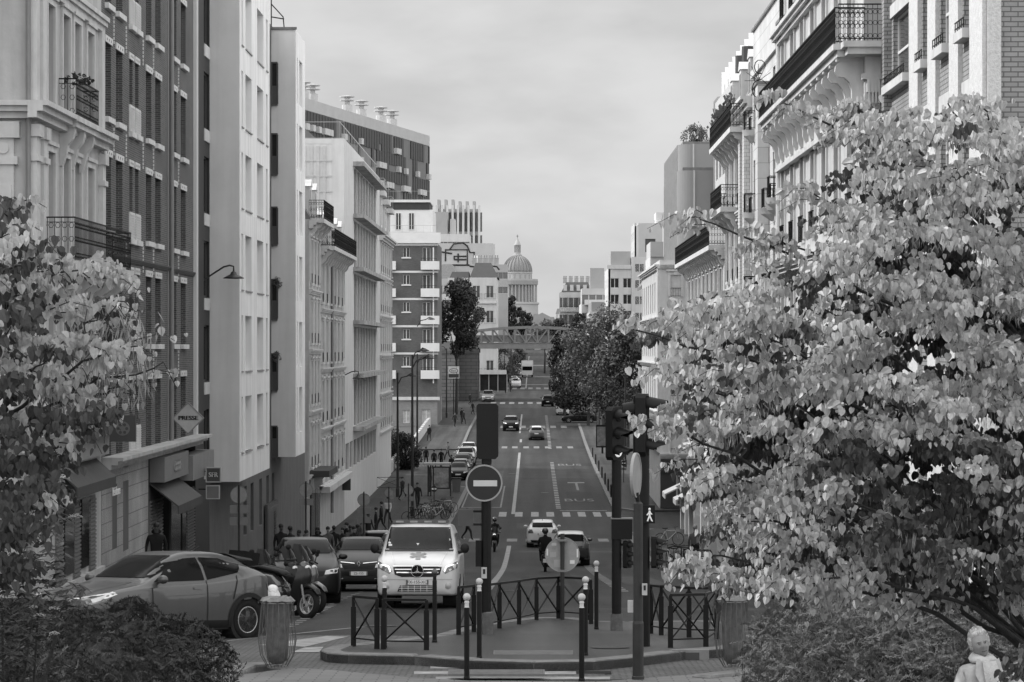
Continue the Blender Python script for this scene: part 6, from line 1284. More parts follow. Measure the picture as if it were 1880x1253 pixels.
# moving cars
def citro(t,B):
    for y in (-.05,.05): B.patch('back',[(y-.06,.86),(y,.91),(y+.06,.86),(y+.06,.89),(y,.94),(y-.06,.89)],.02,dens=.04).build('badge',CHROME,t)
    MB().tube([(-1.0,0,1.46),(-1.15,0,1.56)],.015,4).build('roof_antenna',PLAST,t)
put('white_hatchback','white hatchback with black rear window driving away, left of the two white roofed cars',996,150,4.0,AWAY,scl(ST_HATCH,1,1.02,1.02),(1.25,-1.25),.31,WHT,plate='',extra=citro,NX=60)
t=put('two_tone_crossover','dark crossover with white roof driving away beside the scooter rider',1048,127,4.3,AWAY,scl(ST_SUV,.98,.97,.95),(1.35,-1.3),.34,paint('deep_grey_paint',.03,.25),plate='',NX=60,arch=.06)
B_=Body(scl(ST_SUV,.98,.97,.95),40); B_.patch('top',[(-1.9,-.58),(.35,-.60),(.35,.60),(-1.9,.58)],.012,dens=.12).build('white_roof',WHT,t)
t=put('dark_suv_oncoming','black sport utility car with pale roof and lit headlights coming towards the camera',938,322,4.8,TOCAM,scl(ST_SUV,1.08,1.06,1.03),(1.45,-1.45),.37,BLK,lit=True,NX=44); B_=Body(scl(ST_SUV,1.08,1.06,1.03),36); B_.patch('top',[(-2.0,-.6),(.4,-.62),(.4,.62),(-2,.6)],.015,dens=.15).build('pale_roof',SLV,t)
t=put('grey_crossover_away','grey crossover car with white roof driving away in the middle of the road',985,304,4.1,AWAY,scl(ST_HATCH,1.02,1.03,1.05),(1.25,-1.25),.33,MIDG,NX=44); B_=Body(scl(ST_HATCH,1.02,1.03,1.05),36); B_.patch('top',[(-1.5,-.52),(0,-.54),(0,.54),(-1.5,.52)],.015,dens=.15).build('white_roof',WHT,t)
put('dark_car_far','dark car driving away near the far zebra crossing',1005.5,402,4.3,AWAY,ST_SUV,(1.35,-1.35),.34,BLK,NX=36)
put('small_white_van','small white van driving away on the right, before the crossing with people',1033,372,4.2,AWAY,scl(ST_VAN,.82,.93,.95),(1.3,-1.3),.31,WHT,cat='van',NX=36)
t=put('black_sedan_turning','black saloon car turning into the road from the right under the trees',1068,345,4.6,RD(180),ST_SEDAN,(1.4,-1.4),.33,BLK,NX=44,X=wx(1064,347))
put('white_car_side_street','white car waiting in the side street under the right trees',0,362,4.3,RD(180),ST_HATCH,(1.25,-1.25),.3,WHT,X=11.5,NX=36)
put('parked_van_under_bridge','pale grey van parked by the cafe in front of the viaduct pier',903,420,4.8,TOCAM,scl(ST_VAN,.95,1,.9),(1.5,-1.5),.33,SLV,cat='van',NX=36,X=-6.9)
# distant row beyond the bridge: too small to show parts
r4=random.Random(9)
for i in range(9):
    y=486+i*14+ i*i*1.2; S=r4.choice([ST_HATCH,ST_SUV,ST_MPV]); t=thing('distant_parked_car','distant car in the line parked on the left beyond the rail bridge','car',(-3.0-(i%2)*.4,y,zr(y)),0,'distant cars beyond the bridge'); Bd=Body(S,30,2); Bd.build(t,[WHT,SLV,DKG,MIDG][i%4]); 
    q=std_parts(S); 
    for nm,d,poly,m in q[:2]: Bd.patch(d,poly,.02,dens=.3).build(nm,m,t)
    for a in (1.3,-1.3):
        for sd in (1,-1): MB().lathe([(.32,-.1),(.32,.1)],(a,sd*.78,.32),10,'y').build('wheel',TYRE,t)
    place(t,TOCAM,y)
t=thing('distant_white_lorry','distant white box lorry beyond the rail bridge','lorry',(wx(968,560),560,zr(560))); MB().box(-1.2,1.2,.0,6,.9,3.4).build('cargo_box',WHT,t); MB().box(-1.1,1.1,-1.8,-.1,.5,2.4).build('cab',WHT,t); MB().box(-1,1,-1.85,-1.8,1.4,2.2).build('windscreen',CARG,t)
for x in (-1,1):
    for y in (-1,4.5): MB().lathe([(.45,-.15),(.45,.15)],(x,y,.45),12,'x').build('wheel',TYRE,t)
# ---------- street furniture ----------
BLKP=mat('black_post_paint',.006,.5,.2,10,spec=.22); BALLW=mat('bollard_ball_white',.4,.5,.12,20); CONC=mat('concrete_sleeve',.09,.85,.3,9,bump=.4); GALV=mat('galvanised_grey',.15,.5,.2,6); SIGNB=mat('sign_back_grey',.24,.45,.18,5); GREYP=mat('grey_pole_paint',.025,.5,.2,5,spec=.3)
def bollard(px,pyb,pyt,label,dz=.13,ball=True):
    g=gp(px,pyb,dz); k=FP/g.y; h=(pyb-pyt)/k; t=thing('bollard',label,'bollard',tuple(g),0,'black posts around the island'); r=.036
    MB().lathe([(r+.006,0),(r+.006,.03),(r,.04),(r,h-.19)],(0,0,0),14).build('post',BLKP,t)
    o=MB().lathe([(r,h-.19),(r*.8,h-.18),(r*.8,h-.13),(r*1.0,h-.125),(r*.7,h-.10)],(0,0,0),14).build('collar',mat('white_band',.5) if ball else BLKP,t); MB().ball((0,0,h-.05),.052,16,10).build('ball',BALLW if ball else mat('ball_scuffed',.08,.5,.4,12),t,smooth=True)
bollard(857,1248,1090,'white ball topped black post at the bottom edge, left of the front crossing',.1); bollard(1068,1251,1090,'white ball topped black post at the bottom edge, right of the front crossing',.1)
bollard(880,1210,1062,'white ball topped black post in front of the no entry mast'); bollard(1075,1204,1059,'white ball topped black post just behind the right bottom edge post')
bollard(798,1180,1045,'black post with scuffed dark ball between the barriers and the ambulance',ball=False); bollard(706,1190,1057,'white ball topped black post behind the left cross barrier'); bollard(1095,1156,1030,'white ball topped black post right of the round sign back')
bollard(669,1052,1004,'thin black post in front of the black hatchback',0,ball=False)
def fence(pts,h,label,dz=.13,posts=None):
    P=[gp(px,py,dz) for px,py in pts]; c=P[0]; t=thing('cross_barrier',label,'barrier',tuple(c),0,'black crossed bar street barriers')
    for i,p in enumerate(P):
        q=p-c; MB().box(q.x-.04,q.x+.04,q.y-.02,q.y+.04,-.05+q.z,h*.8+q.z).build('post',BLKP,t); MB().box(q.x-.025,q.x+.025,q.y-.015,q.y+.03,h*.8+q.z,h+q.z).build('post_top',BLKP,t)
    for p,q in zip(P,P[1:]):
        a=p-c; b=q-c; up=Vector((0,0,1)); MB().tube([a+up*h,b+up*h],.028,4).build('top_rail',BLKP,t); MB().tube([a+up*.13,b+up*.13],.016,4).build('bottom_rail',BLKP,t)
        for s,e in ((.12,h-.03),(h-.03,.12)): MB().tube([a+up*s,b+up*e],.017,4).build('brace',BLKP,t)
        m=(a+b)/2+up*(h+.09)/2; MB().ball(tuple(m),.03,8,5).build('centre_knob',BLKP,t)
fence([(649,1187),(692,1192)],.78,'single crossed bar barrier panel at the left tip of the island'); fence([(704,1193),(783,1194)],.77,'wider crossed bar barrier panel beside the left tip panel')
fence([(842,1166),(870,1161)],.80,'short crossed bar barrier left of the no entry mast'); fence([(896,1159),(917,1154),(953,1147),(985,1139),(1025,1136),(1080,1140),(1085,1146)],.80,'long curved crossed bar barrier along the back edge of the island')
fence([(1195,1164),(1214,1167),(1265,1171),(1316,1172)],.82,'long crossed bar barrier behind the right masts'); fence([(1231,1190),(1296,1188),(1316,1174)],.82,'front crossed bar barrier right of the masts')
fence([(1603,1128),(1658,1131)],.8,'crossed bar barrier seen under the right tree',.13)
# masts and traffic lights
def signal_head(t,x,y,z,rz,n=3,lit=None,s=1.0,name='signal_head',back=False):
    M=Matrix.Translation((x,y,z))@rotz(rz); H=.30*n*s
    b=MB().prism([(-.16*s,0.06*s),(-.12*s,0),(.12*s,0),(.16*s,.06*s),(.16*s,H-.06*s),(.12*s,H),(-.12*s,H),(-.16*s,H-.06*s)],.15*s,'y',0); b.xf(M); o=b.build(name,BLKP,t)
    if back: return o
    for i in range(n):
        zc=H-(i+.5)*.30*s; c=MB().lathe([(.001,-.015),(.07*s,-.03),(.1*s,-.0)],(0,0,zc),18,'y'); c.xf(M); c.build('lens',LED if lit==i else mat('lens_dark',.04,.15,.2,5,spec=.7),o,smooth=True)
        v=MB(); v.smooth=True; nn=14; vs=[]
        for j in range(nn+1):
            a=PI*(-.12)+PI*1.24*j/nn; ln=.30*s*min(1,.42+.85*max(0,math.sin(a))); vs+= [(.115*s*math.cos(a),0,zc+.115*s*math.sin(a)),(.115*s*math.cos(a),-ln,zc+.115*s*math.sin(a)-.06*s*(ln/.3/s))]
        v.add(vs,[(2*j,2*j+1,2*j+3,2*j+2) for j in range(nn)]); v.xf(M); v.build('visor',BLKP,o)
    return o
def walking_man(parent,M,s):
    b=MB(); L=[((.0,.30),(.0,.16),.030),((0,.16),(-.06,0),.022),((0,.16),(.065,.01),.022),((0,.27),(-.075,.17),.017),((0,.27),(.07,.19),.017),((.065,.01),(.09,.0),.015)]
    for p,q,r in L: b.tube([(p[0]*s,0,p[1]*s),(q[0]*s,0,q[1]*s)],r*s,6)
    b.ball((0,0,.345*s),.036*s,10,6); b.xf(M); b.build('lit_walking_figure',mat('lit_figure',.5,.4,0,emit=.22),parent)
YA=gY(1165,.13); g=Vector((wx(895,YA),YA,zr(YA)+.13)); kA=YA/FP; zA=lambda py:(VY-py)*kA-g.z
t=thing('no_entry_mast','thick black mast carrying a round no entry sign and the back of a signal head','signal mast',tuple(g)); 
MB().lathe([(.10,0),(.10,zA(1125)),(.085,zA(1123))],(0,0,0),18).build('concrete_sleeve',CONC,t); MB().lathe([(.085,zA(1125)),(.085,zA(925)),(.08,zA(900)),(.08,zA(842))],(-.02,0,0),16).build('pole',BLKP,t)
b=MB(); w2=.185; z0,z1=zA(843),zA(741); b.prism([(-w2,z0+.05),(-w2+.05,z0),(w2-.05,z0),(w2,z0+.05),(w2,z1-.04),(w2-.04,z1),(-w2+.04,z1),(-w2,z1-.04)],.22,'y',-.12); b.build('signal_head_back',mat('signal_back',.007,.5,.15,spec=.25),t); MB().box(-.07,.07,-.1,.05,zA(852),zA(843)).build('signal_bracket',BLKP,t)
sgn=MB().lathe([(.001,-.015),(.31,-.015),(.31,.01),(.001,.01)],(-.055,-.12,zA(886.5)),40,'y').build('sign_disc',mat('no_entry_red_grey',.022,.4,.12,5,spec=.3),t)
MB().lathe([(.285,-.0151),(.285,-.024),(.312,-.024),(.312,.012),(.311,.012),(.285,-.0151)],(-.055,-.12,zA(886.5)),40,'y').build('sign_rim',mat('sign_rim_grey',.26,.4),sgn); MB().box(-.235,.165,-.142,-.136,-.05+zA(887),.05+zA(887)).xf(Matrix.Rotation(0,4,'Y')).build('sign_bar',mat('sign_white_bar',.48,.4),sgn)
b=MB().box(-.14,.02,-.155,-.14,-.0,.0)
MB().box(-.20,-.1,-.08,.08,zA(1040),zA(992)).build('small_signal_back',BLKP,t); b=MB().box(-.5,-.24,-.03,.05,zA(966),zA(935)); b.build('bracket_box',mat('box_dark_grey',.06,.5),t)
for py in (939,963): MB().tube([(-.24,0,zA(py)),(-.05,0,zA(py))],.02,5).build('bracket_arm',BLKP,t)
MB().box(-.10,-.01,-.14,-.08,zA(1061),zA(1041)).build('push_button_box',BALLW,t); MB().box(-.075,-.035,-.145,-.14,zA(1053),zA(1044)).build('button_symbol',LETK,t)
# round sign seen from behind
YB=gY(1138,.13); g=Vector((wx(1032.5,YB),YB,zr(YB)+.13)); kB=YB/FP; zB=lambda py:(VY-py)*kB-g.z
t=thing('round_sign_back','round traffic sign seen from its grey stickered back, on a black post','traffic sign',tuple(g)); MB().lathe([(.04,0),(.04,zB(980))],(0,-.05,0),12).build('post',GREYP,t); o=MB().lathe([(.001,-.01),(.322,-.01),(.325,-.02),(.335,-.02),(.335,.02),(.001,.02)],(0,.03,zB(1019)),40,'y').build('sign_disc',SIGNB,t)
for py in (992,1048): MB().box(-.09,.09,-.10,.0,zB(py)-.02,zB(py)+.02).build('clamp',GALV,t)
for x,z,w,h,m in ((.19,-.14,.09,.07,PLATE),(-.29,.05,.03,.13,PLATE),(.29,.03,.03,.16,PLATE),(-.16,.20,.09,.05,mat('sticker_grey',.4)),(-.18,-.0,.12,.1,mat('sticker_dim',.3)),(-.1,-.17,.12,.14,_M['sticker_dim'])): MB().box(x-w/2,x+w/2,.012,.018,zB(1019)+z-h/2,zB(1019)+z+h/2).build('sticker',m,o)
# right mast with three lamp head
YD=gY(1158,.13); g=Vector((wx(1132,YD),YD,zr(YD)+.13)); kD=YD/FP; zD=lambda py:(VY-py)*kD-g.z
t=thing('signal_mast','black mast with a three lamp signal head, its lowest lamp lit, on a concrete sleeve','traffic light',tuple(g)); MB().lathe([(.11,0),(.105,zD(1127))],(0,0,0),18).build('concrete_sleeve',CONC,t); MB().lathe([(.085,zD(1127)),(.085,zD(845))],(0,0,0),16).build('pole',BLKP,t)
signal_head(t,.03,-.05,zD(845),RD(48),3,2,1.03); MB().box(-.09,.27,-.1,.1,zD(990),zD(953)).build('control_box',BLKP,t); MB().box(-.1,.28,-.11,.11,zD(953),zD(951)).build('box_lid',GALV,t)
signal_head(t,.22,-.04,zD(1043),RD(55),3,None,.53,'repeater_head'); MB().tube([(0,0,zD(1000)),(.2,0,zD(1000))],.02,5).build('bracket_arm',BLKP,t)
# second right mast, pedestrian light
YE=gY(1187,.13); g=Vector((wx(1180,YE),YE,zr(YE)+.13)); kE=YE/FP; zE=lambda py:(VY-py)*kE-g.z
t=thing('crossing_signal_mast','tall dark mast with side facing hooded lights and a lit walking figure','traffic light',tuple(g)); MB().lathe([(.115,0),(.11,1.0),(.105,zE(835))],(-.0,0,0),16).build('pole',BLKP,t)
signal_head(t,.07,-.02,zE(837),RD(78),3,None,1.08); v=MB(); v.smooth=True; vs=[]
for j in range(13):
    a=PI*(-.1)+PI*1.2*j/12; vs+=[(-.13,.115*math.cos(a),zE(752)+.13*math.sin(a)),(-.32,.1*math.cos(a),zE(752)-.02+.11*math.sin(a))]
v.add(vs,[(2*j,2*j+1,2*j+3,2*j+2) for j in range(12)]); v.build('rear_visor',BLKP,t); MB().box(-.15,.1,-.08,.08,zE(836),zE(727)).build('signal_backplate',BLKP,t)
for z in (zE(740),zE(820)): MB().lathe([(.01,.0),(.01,-.01)],(-.05,-.085,z),8,'y').build('bolt',mat('bolt_grey',.15,.4),t)
o=MB().box(-.10,.185,-.16,-.10,zE(960),zE(927)).build('pedestrian_head',BLKP,t); walking_man(o,Matrix.Translation((.10,-.175,zE(956))),.55)
signal_head(t,.23,.0,zE(1043),RD(75),3,None,.55,'repeater_head')
YF=gY(1248,.1); g=Vector((wx(1171.5,YF),YF,zr(YF)+.1)); kF=YF/FP; zF=lambda py:(VY-py)*kF-g.z
t=thing('grey_sign_post','grey round post with a sign disc seen edge on, at the bottom edge','traffic sign',tuple(g)); MB().lathe([(.085,0),(.085,.04),(.075,.05),(.075,zF(1145)),(.066,zF(1140)),(.063,zF(925)),(.04,zF(922)),(.001,zF(920))],(0,0,0),16).build('post',mat('grey_post_paint',.022,.55,.35,4),t)
o=MB().lathe([(.001,-.012),(.30,-.012),(.30,.012),(.001,.012)],(0,0,0),36,'y'); o.xf(Matrix.Translation((-.03,0,zF(873)))@rotz(RD(76))); o=o.build('sign_disc',SIGNB,t); c=MB().lathe([(.28,-.02),(.305,-.02),(.305,.02),(.28,.02),(.28,-.02)],(0,0,0),36,'y'); c.xf(Matrix.Translation((-.03,0,zF(873)))@rotz(RD(76))); c.build('sign_rim',mat('sign_rim_grey',.26,.4),o); MB().tube([(0,0,zF(922)),(-.02,0,zF(905))],.03,8).build('sign_bracket',BLKP,t)
MB().box(.05,.12,-.1,-.05,zF(1092),zF(1071)).build('push_button_box',BALLW,t); MB().box(.07,.10,-.106,-.1,zF(1083),zF(1074)).build('button_symbol',LETK,t); MB().box(-.14,-.06,-.0,.06,zF(1125),zF(1103)).build('side_button_box',BALLW,t)
# transparent bag bins
def bin_(px,pyb,pyt,label,w=.48):
    g=gp(px,pyb,.1); k=g.y/FP; H=(pyb-pyt)*k; t=thing('bag_bin',label,'litter bin',tuple(g),0,'wire frame bag bins'); R_=w/2
    for i in range(18):
        a=2*PI*i/18; MB().tube([((R_*.52)*math.cos(a),(R_*.52)*math.sin(a),.02),((R_*.86)*math.cos(a),(R_*.86)*math.sin(a),.18),(R_*.97*math.cos(a),R_*.97*math.sin(a),H*.4),((R_*.8)*math.cos(a),(R_*.8)*math.sin(a),H*.93)],.0065,4).build('wire',mat('bin_wire',.09,.4,.2),t)
    MB().lathe([(R_*.80,H*.93),(R_*.84,H*.93),(R_*.84,H*.945),(R_*.80,H*.945),(R_*.80,H*.93)],(0,0,0),24).build('top_ring',GALV,t); MB().lathe([(R_*.52,0),(R_*.52,.025),(.001,.03)],(0,0,0),20).build('base',GALV,t)
    b=MB(); b.smooth=True; rr=random.Random(px); n=26; prof=[(.25,.05),(.48,.1),(.52,.3),(.56,.5),(.62,.7),(.74,.90),(.84,.95)]; vs=[]
    for r_,z in prof:
        for i in range(n): a=2*PI*i/n; q=R_*r_*(1+.13*math.sin(i*2.4+z*5)*rr.uniform(.6,1.2)); vs.append((q*math.cos(a),q*math.sin(a),H*z+.01*rr.random()))
    b.add(vs,[(j*n+i,j*n+(i+1)%n,(j+1)*n+(i+1)%n,(j+1)*n+i) for j in range(len(prof)-1) for i in range(n)]); 
    c=MB(); c.smooth=True; c.add(vs,b.f); c.build('bag',mat('bag_plastic',.10,.3,.4,9,spec=.5),t); d=MB(); d.smooth=True; d.add([(R_*r_*math.cos(2*PI*i/n)*(1+.12*rr.random()),R_*r_*math.sin(2*PI*i/n)*(1+.12*rr.random()),z+.02*rr.random()) for r_,z in ((.84,H*.95),(.68,H*1.0),(.3,H*.96)) for i in range(n)],[(j*n+i,j*n+(i+1)%n,(j+1)*n+(i+1)%n,(j+1)*n+i) for j in range(2) for i in range(n)]); d.build('bag_rim',_M['bag_plastic'],t)
bin_(509,1226,1098,'wire frame litter bin with grey bag in front of the parked scooters',.56); bin_(1345,1226,1096,'wire frame litter bin with grey bag beside the right hand bush',.52)
# sign backs on posts along the left pavement
def sign_post(px,pyd,rd,pyb,label,plates=1,Y=None,front=None,dz=.13,name='sign_back_post'):
    Y=Y or gY(pyb,dz); k=Y/FP; x=wx(px,Y); z=zr(Y)+dz; t=thing(name,label,'traffic sign',(x,Y,z)); zz=lambda py:(VY-py)*k-z
    MB().lathe([(.035,0),(.035,zz(pyd-rd-3))],(0,0,0),10).build('post',GREYP,t); R_=rd*k; o=MB().lathe([(.001,.02),(R_,.02),(R_,.05),(.001,.05)],(0,0,zz(pyd)),28,'y').build('sign_disc',SIGNB if front is None else front,t); MB().lathe([(R_*.93,.012),(R_,.012),(R_,.055),(R_*.93,.055),(R_*.93,.012)],(0,0,zz(pyd)),28,'y').build('sign_rim',GALV,o)
    y=pyd+rd+3
    for i in range(plates): MB().box(-R_*1.05,R_*1.05,.03,.05,zz(y+15*rd/16),zz(y)).build('sub_plate',mat('plate_back_grey',.17,.5),t); y+=22*rd/16
    return t,zz,k
sign_post(438.5,909,16,1046,'large round sign back with two plates beside the base of the white building',2,Y=91,dz=.13); sign_post(561.5,900,13,1010,'round sign back with one plate in front of the pale shop wall',1,Y=112); sign_post(668,918,12,995,'round sign back with a plate beside the group of people',2,Y=128); sign_post(714,905,8,960,'small round sign back near the cross street pavement',1,Y=160); sign_post(750,900,9,955,'round sign back beside the tall lamp poles',1,Y=172)
t,zz,k=sign_post(797,898,6,935,'small no entry sign in front of the bus shelter poster',0,Y=196,front=mat('no_entry_red_grey',.05),name='small_no_entry_sign'); MB().box(-.17,.17,-.0,.015,zz(899.5),zz(896.5)).build('sign_bar',LETW,t)
t,zz,k=sign_post(1145,851,5,905,'small no entry sign seen between the right masts',1,Y=225,front=mat('no_entry_red_grey',.05),name='small_no_entry_sign'); MB().box(-.15,.15,-.0,.015,zz(852),zz(849.5)).build('sign_bar',LETW,t)
# tall lamp poles
def lamp_pole(px,pyb,pyt,arms,label,Y=None,s=1.0,headx=26):
    Y=Y or gY(pyb,.13); k=Y/FP; x=wx(px,Y); z=zr(Y)+.13; H=(pyb-pyt)*k if Y is None else (VY-pyt)*k-z; t=thing('street_lamp',label,'street lamp',(x,Y,z),0,'tall curved street lamps'); MB().lathe([(.14,0),(.14,.6),(.10,.7),(.09,H*.5),(.06,H)],(0,0,0),10).build('pole',GREYP,t)
    for dx,dh in arms:
        L_=dx*k; MB().tube([(0,0,H+dh*k-.9),(L_*.25,0,H+dh*k-.35),(L_*.6,0,H+dh*k-.25),(L_*.85,0,H+dh*k-.05),(L_,0,H+dh*k-.1)],.045,6).build('arm',GREYP,t); MB().lathe([(.05,.16),(.12,.12),(.32,.02),(.34,-.03),(.1,-.06)],(L_,0,H+dh*k-.22),12).build('lamp_shade',GREYP,t)
lamp_pole(730,905,685,((28,0),),'tall street lamp nearest the garden hedge on the left',Y=205); lamp_pole(757,948,652,((22,14),(32,0)),'double armed street lamp behind the parked ambulance',Y=182); lamp_pole(766,860,650,((24,0),(26,68)),'tall street lamp just left of the brick block windows',Y=250); lamp_pole(820,775,640,((-20,8),),'slim far street lamp by the petrol sign',Y=360)
for px,Y_,pyt,a in ((1100,300,680,-16),(1075,360,655,-14),(1148,250,665,-22),(938,470,630,10)): lamp_pole(px,0,pyt,((a,0),),'slim far street lamp '+{1100:'under the right trees',1075:'behind the dark right trees',1148:'close to the three lamp signal mast',938:'beyond the rail bridge'}[px],Y=Y_)
# bus shelter
YS=206; t=thing('bus_shelter','bus shelter with glass back and large lit poster on the left pavement','bus shelter',(wx(803,YS),YS,zr(YS)+.13)); s=YS/FP
MB().box(-1.05,1.0,-.2,1.6,2.35,2.5).build('roof',mat('shelter_roof',.3,.5),t)
for x in (-.75,-.55,.95): MB().box(x,x+.1,0,.1,0,2.35).build('post',GREYP,t)
o=MB().box(-.35,.95,-.1,.05,.55,2.25).build('poster_case',GREYP,t); MB().box(-.25,.85,-.12,-.1,.65,2.15).build('poster',mat('poster_image',.2,.4,.8,1.6),o); MB().box(-.7,-.45,.1,1.4,.3,2.2).build('glass_panel',GM,t)
t=thing('green_waste_bin','dark wheeled waste bin at the kerb by the bus shelter','bin',(wx(838,212),212,zr(212)+.13)); b=MB().prism([(-.28,0),(.28,0),(.36,1.0),(-.36,1.0)],.6,'y',-.3); b.build('body',mat('bin_dark',.09,.5),t); MB().box(-.39,.39,-.33,.36,1.0,1.08).build('lid',BLKP,t)
# ---- bicycles
def bicycle(label,loc,rz,m=None,group='bicycles in the racks'):
    t=thing('bicycle',label,'bicycle',loc,rz,group); m=m or BLKP
    for x in (-.53,.53):
        b=MB(); b.tube([(x+.34*math.cos(a),0,.34+.34*math.sin(a)) for a in [2*PI*i/20 for i in range(21)]],.018,5,caps=False); o=b.build('wheel',TYRE,t); c=MB(); [c.tube([(x,0,.34),(x+.33*math.cos(a),0,.34+.33*math.sin(a))],.004,3) for a in [2*PI*i/12 for i in range(12)]]; c.build('spokes',GALV,o)
    P={'bb':(-.08,0,.30),'seat':(-.22,0,.80),'head':(.36,0,.82),'rear':(-.53,0,.34),'front':(.53,0,.34),'h2':(.39,0,.70)}
    b=MB(); [b.tube([P[a],P[c]],.018,6) for a,c in (('bb','seat'),('seat','head'),('bb','h2'),('bb','rear'),('seat','rear'),('head','front'))]; b.build('frame',m,t)
    MB().tube([(-.22,0,.8),(-.25,0,.92)],.014,5).build('seat_post',GALV,t); MB().box(-.38,-.12,-.07,.07,.92,.97).build('saddle',BLKP,t); MB().tube([(.36,0,.82),(.34,0,1.0),(.40,-.28,1.04)],.014,5).tube([(.34,0,1.0),(.40,.28,1.04)],.014,5).build('handlebar',BLKP,t)
FR=[BLKP,mat('frame_silver',.45,.3),mat('frame_red_grey',.1,.3)]
for i,(px,Y_) in enumerate(((770,178),(780,179),(792,177),(803,178),(815,180),(826,181))): bicycle(['dark bicycle at the left end of the rack near the shelter','silver bicycle second from the left in the rack by the shelter','grey bicycle in the middle of the left pavement rack','white framed bicycle leaning in the middle of the rack','dark bicycle right of the white framed one','dark bicycle at the kerb end of the left rack'][i],(wx(px,Y_),Y_,zr(Y_)+.13),RD([70,25,100,20,80,110][i]),FR[[0,1,2,1,0,0][i]])
for i,(px,Y_) in enumerate(((762,175),(787,181),(798,184),(809,183),(820,186))): bicycle(['dark bicycle lying low at the far left of the rack','black bicycle behind the middle of the left rack','dark bicycle in the second row of the left rack','black bicycle in the second row near the kerb','dark bicycle at the far kerb corner of the left rack'][i],(wx(px,Y_),Y_,zr(Y_)+.13),RD([10,50,130,60,30][i]),FR[i%3])
for i,(px,Y_) in enumerate(((1212,118),(1228,113),(1240,108),(1255,103),(1222,150))): bicycle(['dark bicycle far end of the right pavement rack','dark bicycle second in the right pavement rack','grey bicycle third in the right pavement rack','dark bicycle nearest the tree in the right rack','small dark bicycle by the side street corner'][i],(wx(px,Y_)+ (0 if i<4 else .2),Y_,zr(Y_)+.13),RD([80,95,70,100,20][i]),FR[i%3])
def hoop(x,y,label,g_='steel hoops on the right pavement'):
    z=zr(y)+.13; t=tag(MB().tube([(0,0,0),(0,0,.8),(.06,0,.9),(.5,0,.9),(.56,0,.8),(.56,0,0)],.025,6).build('rack_hoop',BLKP,None,loc=(x,y,z),rz=0),label,'bike rack',g_)
for i,y in enumerate((101,105,110,115,120)): hoop(wx(1215+ (120-y)*2.6,y)+.3,y,'black steel hoop of the bicycle rack on the right pavement')
t=thing('street_bollard_row','x','x',(0,0,0)); bpy.data.objects.remove(t)
for i,(px,py) in enumerate(((1418,1100),(1432,1104),(1447,1108),(1480,1112),(1492,1114),(1528,1120),(1542,1122),(1558,1126),(1405,1095))):
    g=gp(px,py,.13); t=thing('thin_bollard','plain black post in the row at the kerb under the right tree','bollard',tuple(g),0,'plain posts under the right tree'); MB().lathe([(.045,0),(.045,.82),(.03,.86)],(0,0,0),10).build('post',BLKP,t)
for i,y in enumerate((205,213,222,232,243,255,268)):
    t=thing('kerb_post','small dark post in the row along the far right kerb','bollard',(5.9,y,zr(y)+.13),0,'posts along the far right kerb'); MB().lathe([(.06,0),(.06,.85),(.04,.95)],(0,0,0),8).build('post',BLKP,t)
t=thing('utility_box','rounded grey utility box by the right barrier and litter bin','utility box',(0,0,0)); bpy.data.objects.remove(t)
# barrier of crossed bars on the far left pavement
t=thing('pavement_barrier','grey metal barrier with crossed bars where the left pavement meets the garden','barrier',(wx(715,215),215,zr(215)+.13)); 
b=MB(); 
for z in (.15,.95): b.tube([(-1,0,z),(1,0,z)],.025,4)
b.tube([(-1,0,.15),(1,0,.95)],.02,4); b.tube([(1,0,.15),(-1,0,.95)],.02,4); b.tube([(-1,0,0),(-1,0,.95)],.03,4); b.tube([(1,0,0),(1,0,.95)],.03,4); b.build('frame',GREYP,t)
# poster column / advertising panel under the right trees
t=thing('advert_panel','dark advertising panel on the far right pavement','sign',(wx(1106,275),275,zr(275)+.13)); MB().box(-.65,.65,-.1,.1,.6,2.9).build('case',BLKP,t); MB().box(-.55,.55,-.13,-.1,.75,2.7).build('poster',mat('poster_dark',.1,.4,.7,2),t); MB().box(-.1,.1,-.08,.08,0,.6).build('foot',BLKP,t)
t=thing('bus_stop_sign','bus stop panel with white letters beyond the right trees','sign',(wx(1096,310),310,zr(310)+.13)); MB().tube([(0,0,0),(0,0,3.3)],.05,6).build('post',GREYP,t)
# white traffic stump by the scooters
YG=gY(1106,.0); t=thing('white_stump','white worn traffic stump wrapped in plastic next to the scooters','bollard',(wx(594,YG),YG,zr(YG))); k=YG/FP; MB().lathe([(.13,0),(.12,.04),(.10,.1),(.085,.55),(.07,.62),(.08,.66),(.05,.70),(.001,.71)],(0,0,0),14).build('body',mat('stump_white',.36,.6,.35,7),t,smooth=True); MB().lathe([(.09,.3),(.092,.38)],(0,0,0),14).build('band',mat('band_grey',.25),t)
# ---- two wheelers
def tw_wheel(t,x,r,w=.12):
    b=MB(); b.smooth=True; b.lathe([(r*.68,-w*.35),(r*.85,-w/2),(r,-w*.25),(r*1.02,0),(r,w*.25),(r*.85,w/2),(r*.68,w*.35),(r*.66,0),(r*.68,-w*.35)],(0,0,0),24,'y'); o=b.build('wheel',TYRE,t,loc=(x,0,r)); c=MB(); c.lathe([(.001,-.03),(.05,-.03),(.05,.03),(.001,.03)],(0,0,0),10,'y'); c.lathe([(r*.60,-.03),(r*.69,-.035),(r*.69,.035),(r*.60,.03),(r*.60,-.03)],(0,0,0),20,'y')
    for i in range(5): a=2*PI*i/5; c.tube([(.03*math.cos(a),0,.03*math.sin(a)),(r*.64*math.cos(a),0,r*.64*math.sin(a))],.016,5)
    c.lathe([(r*.28,.05),(r*.48,.05)],(0,0,0),16,'y'); c.build('rim',RIM,o)
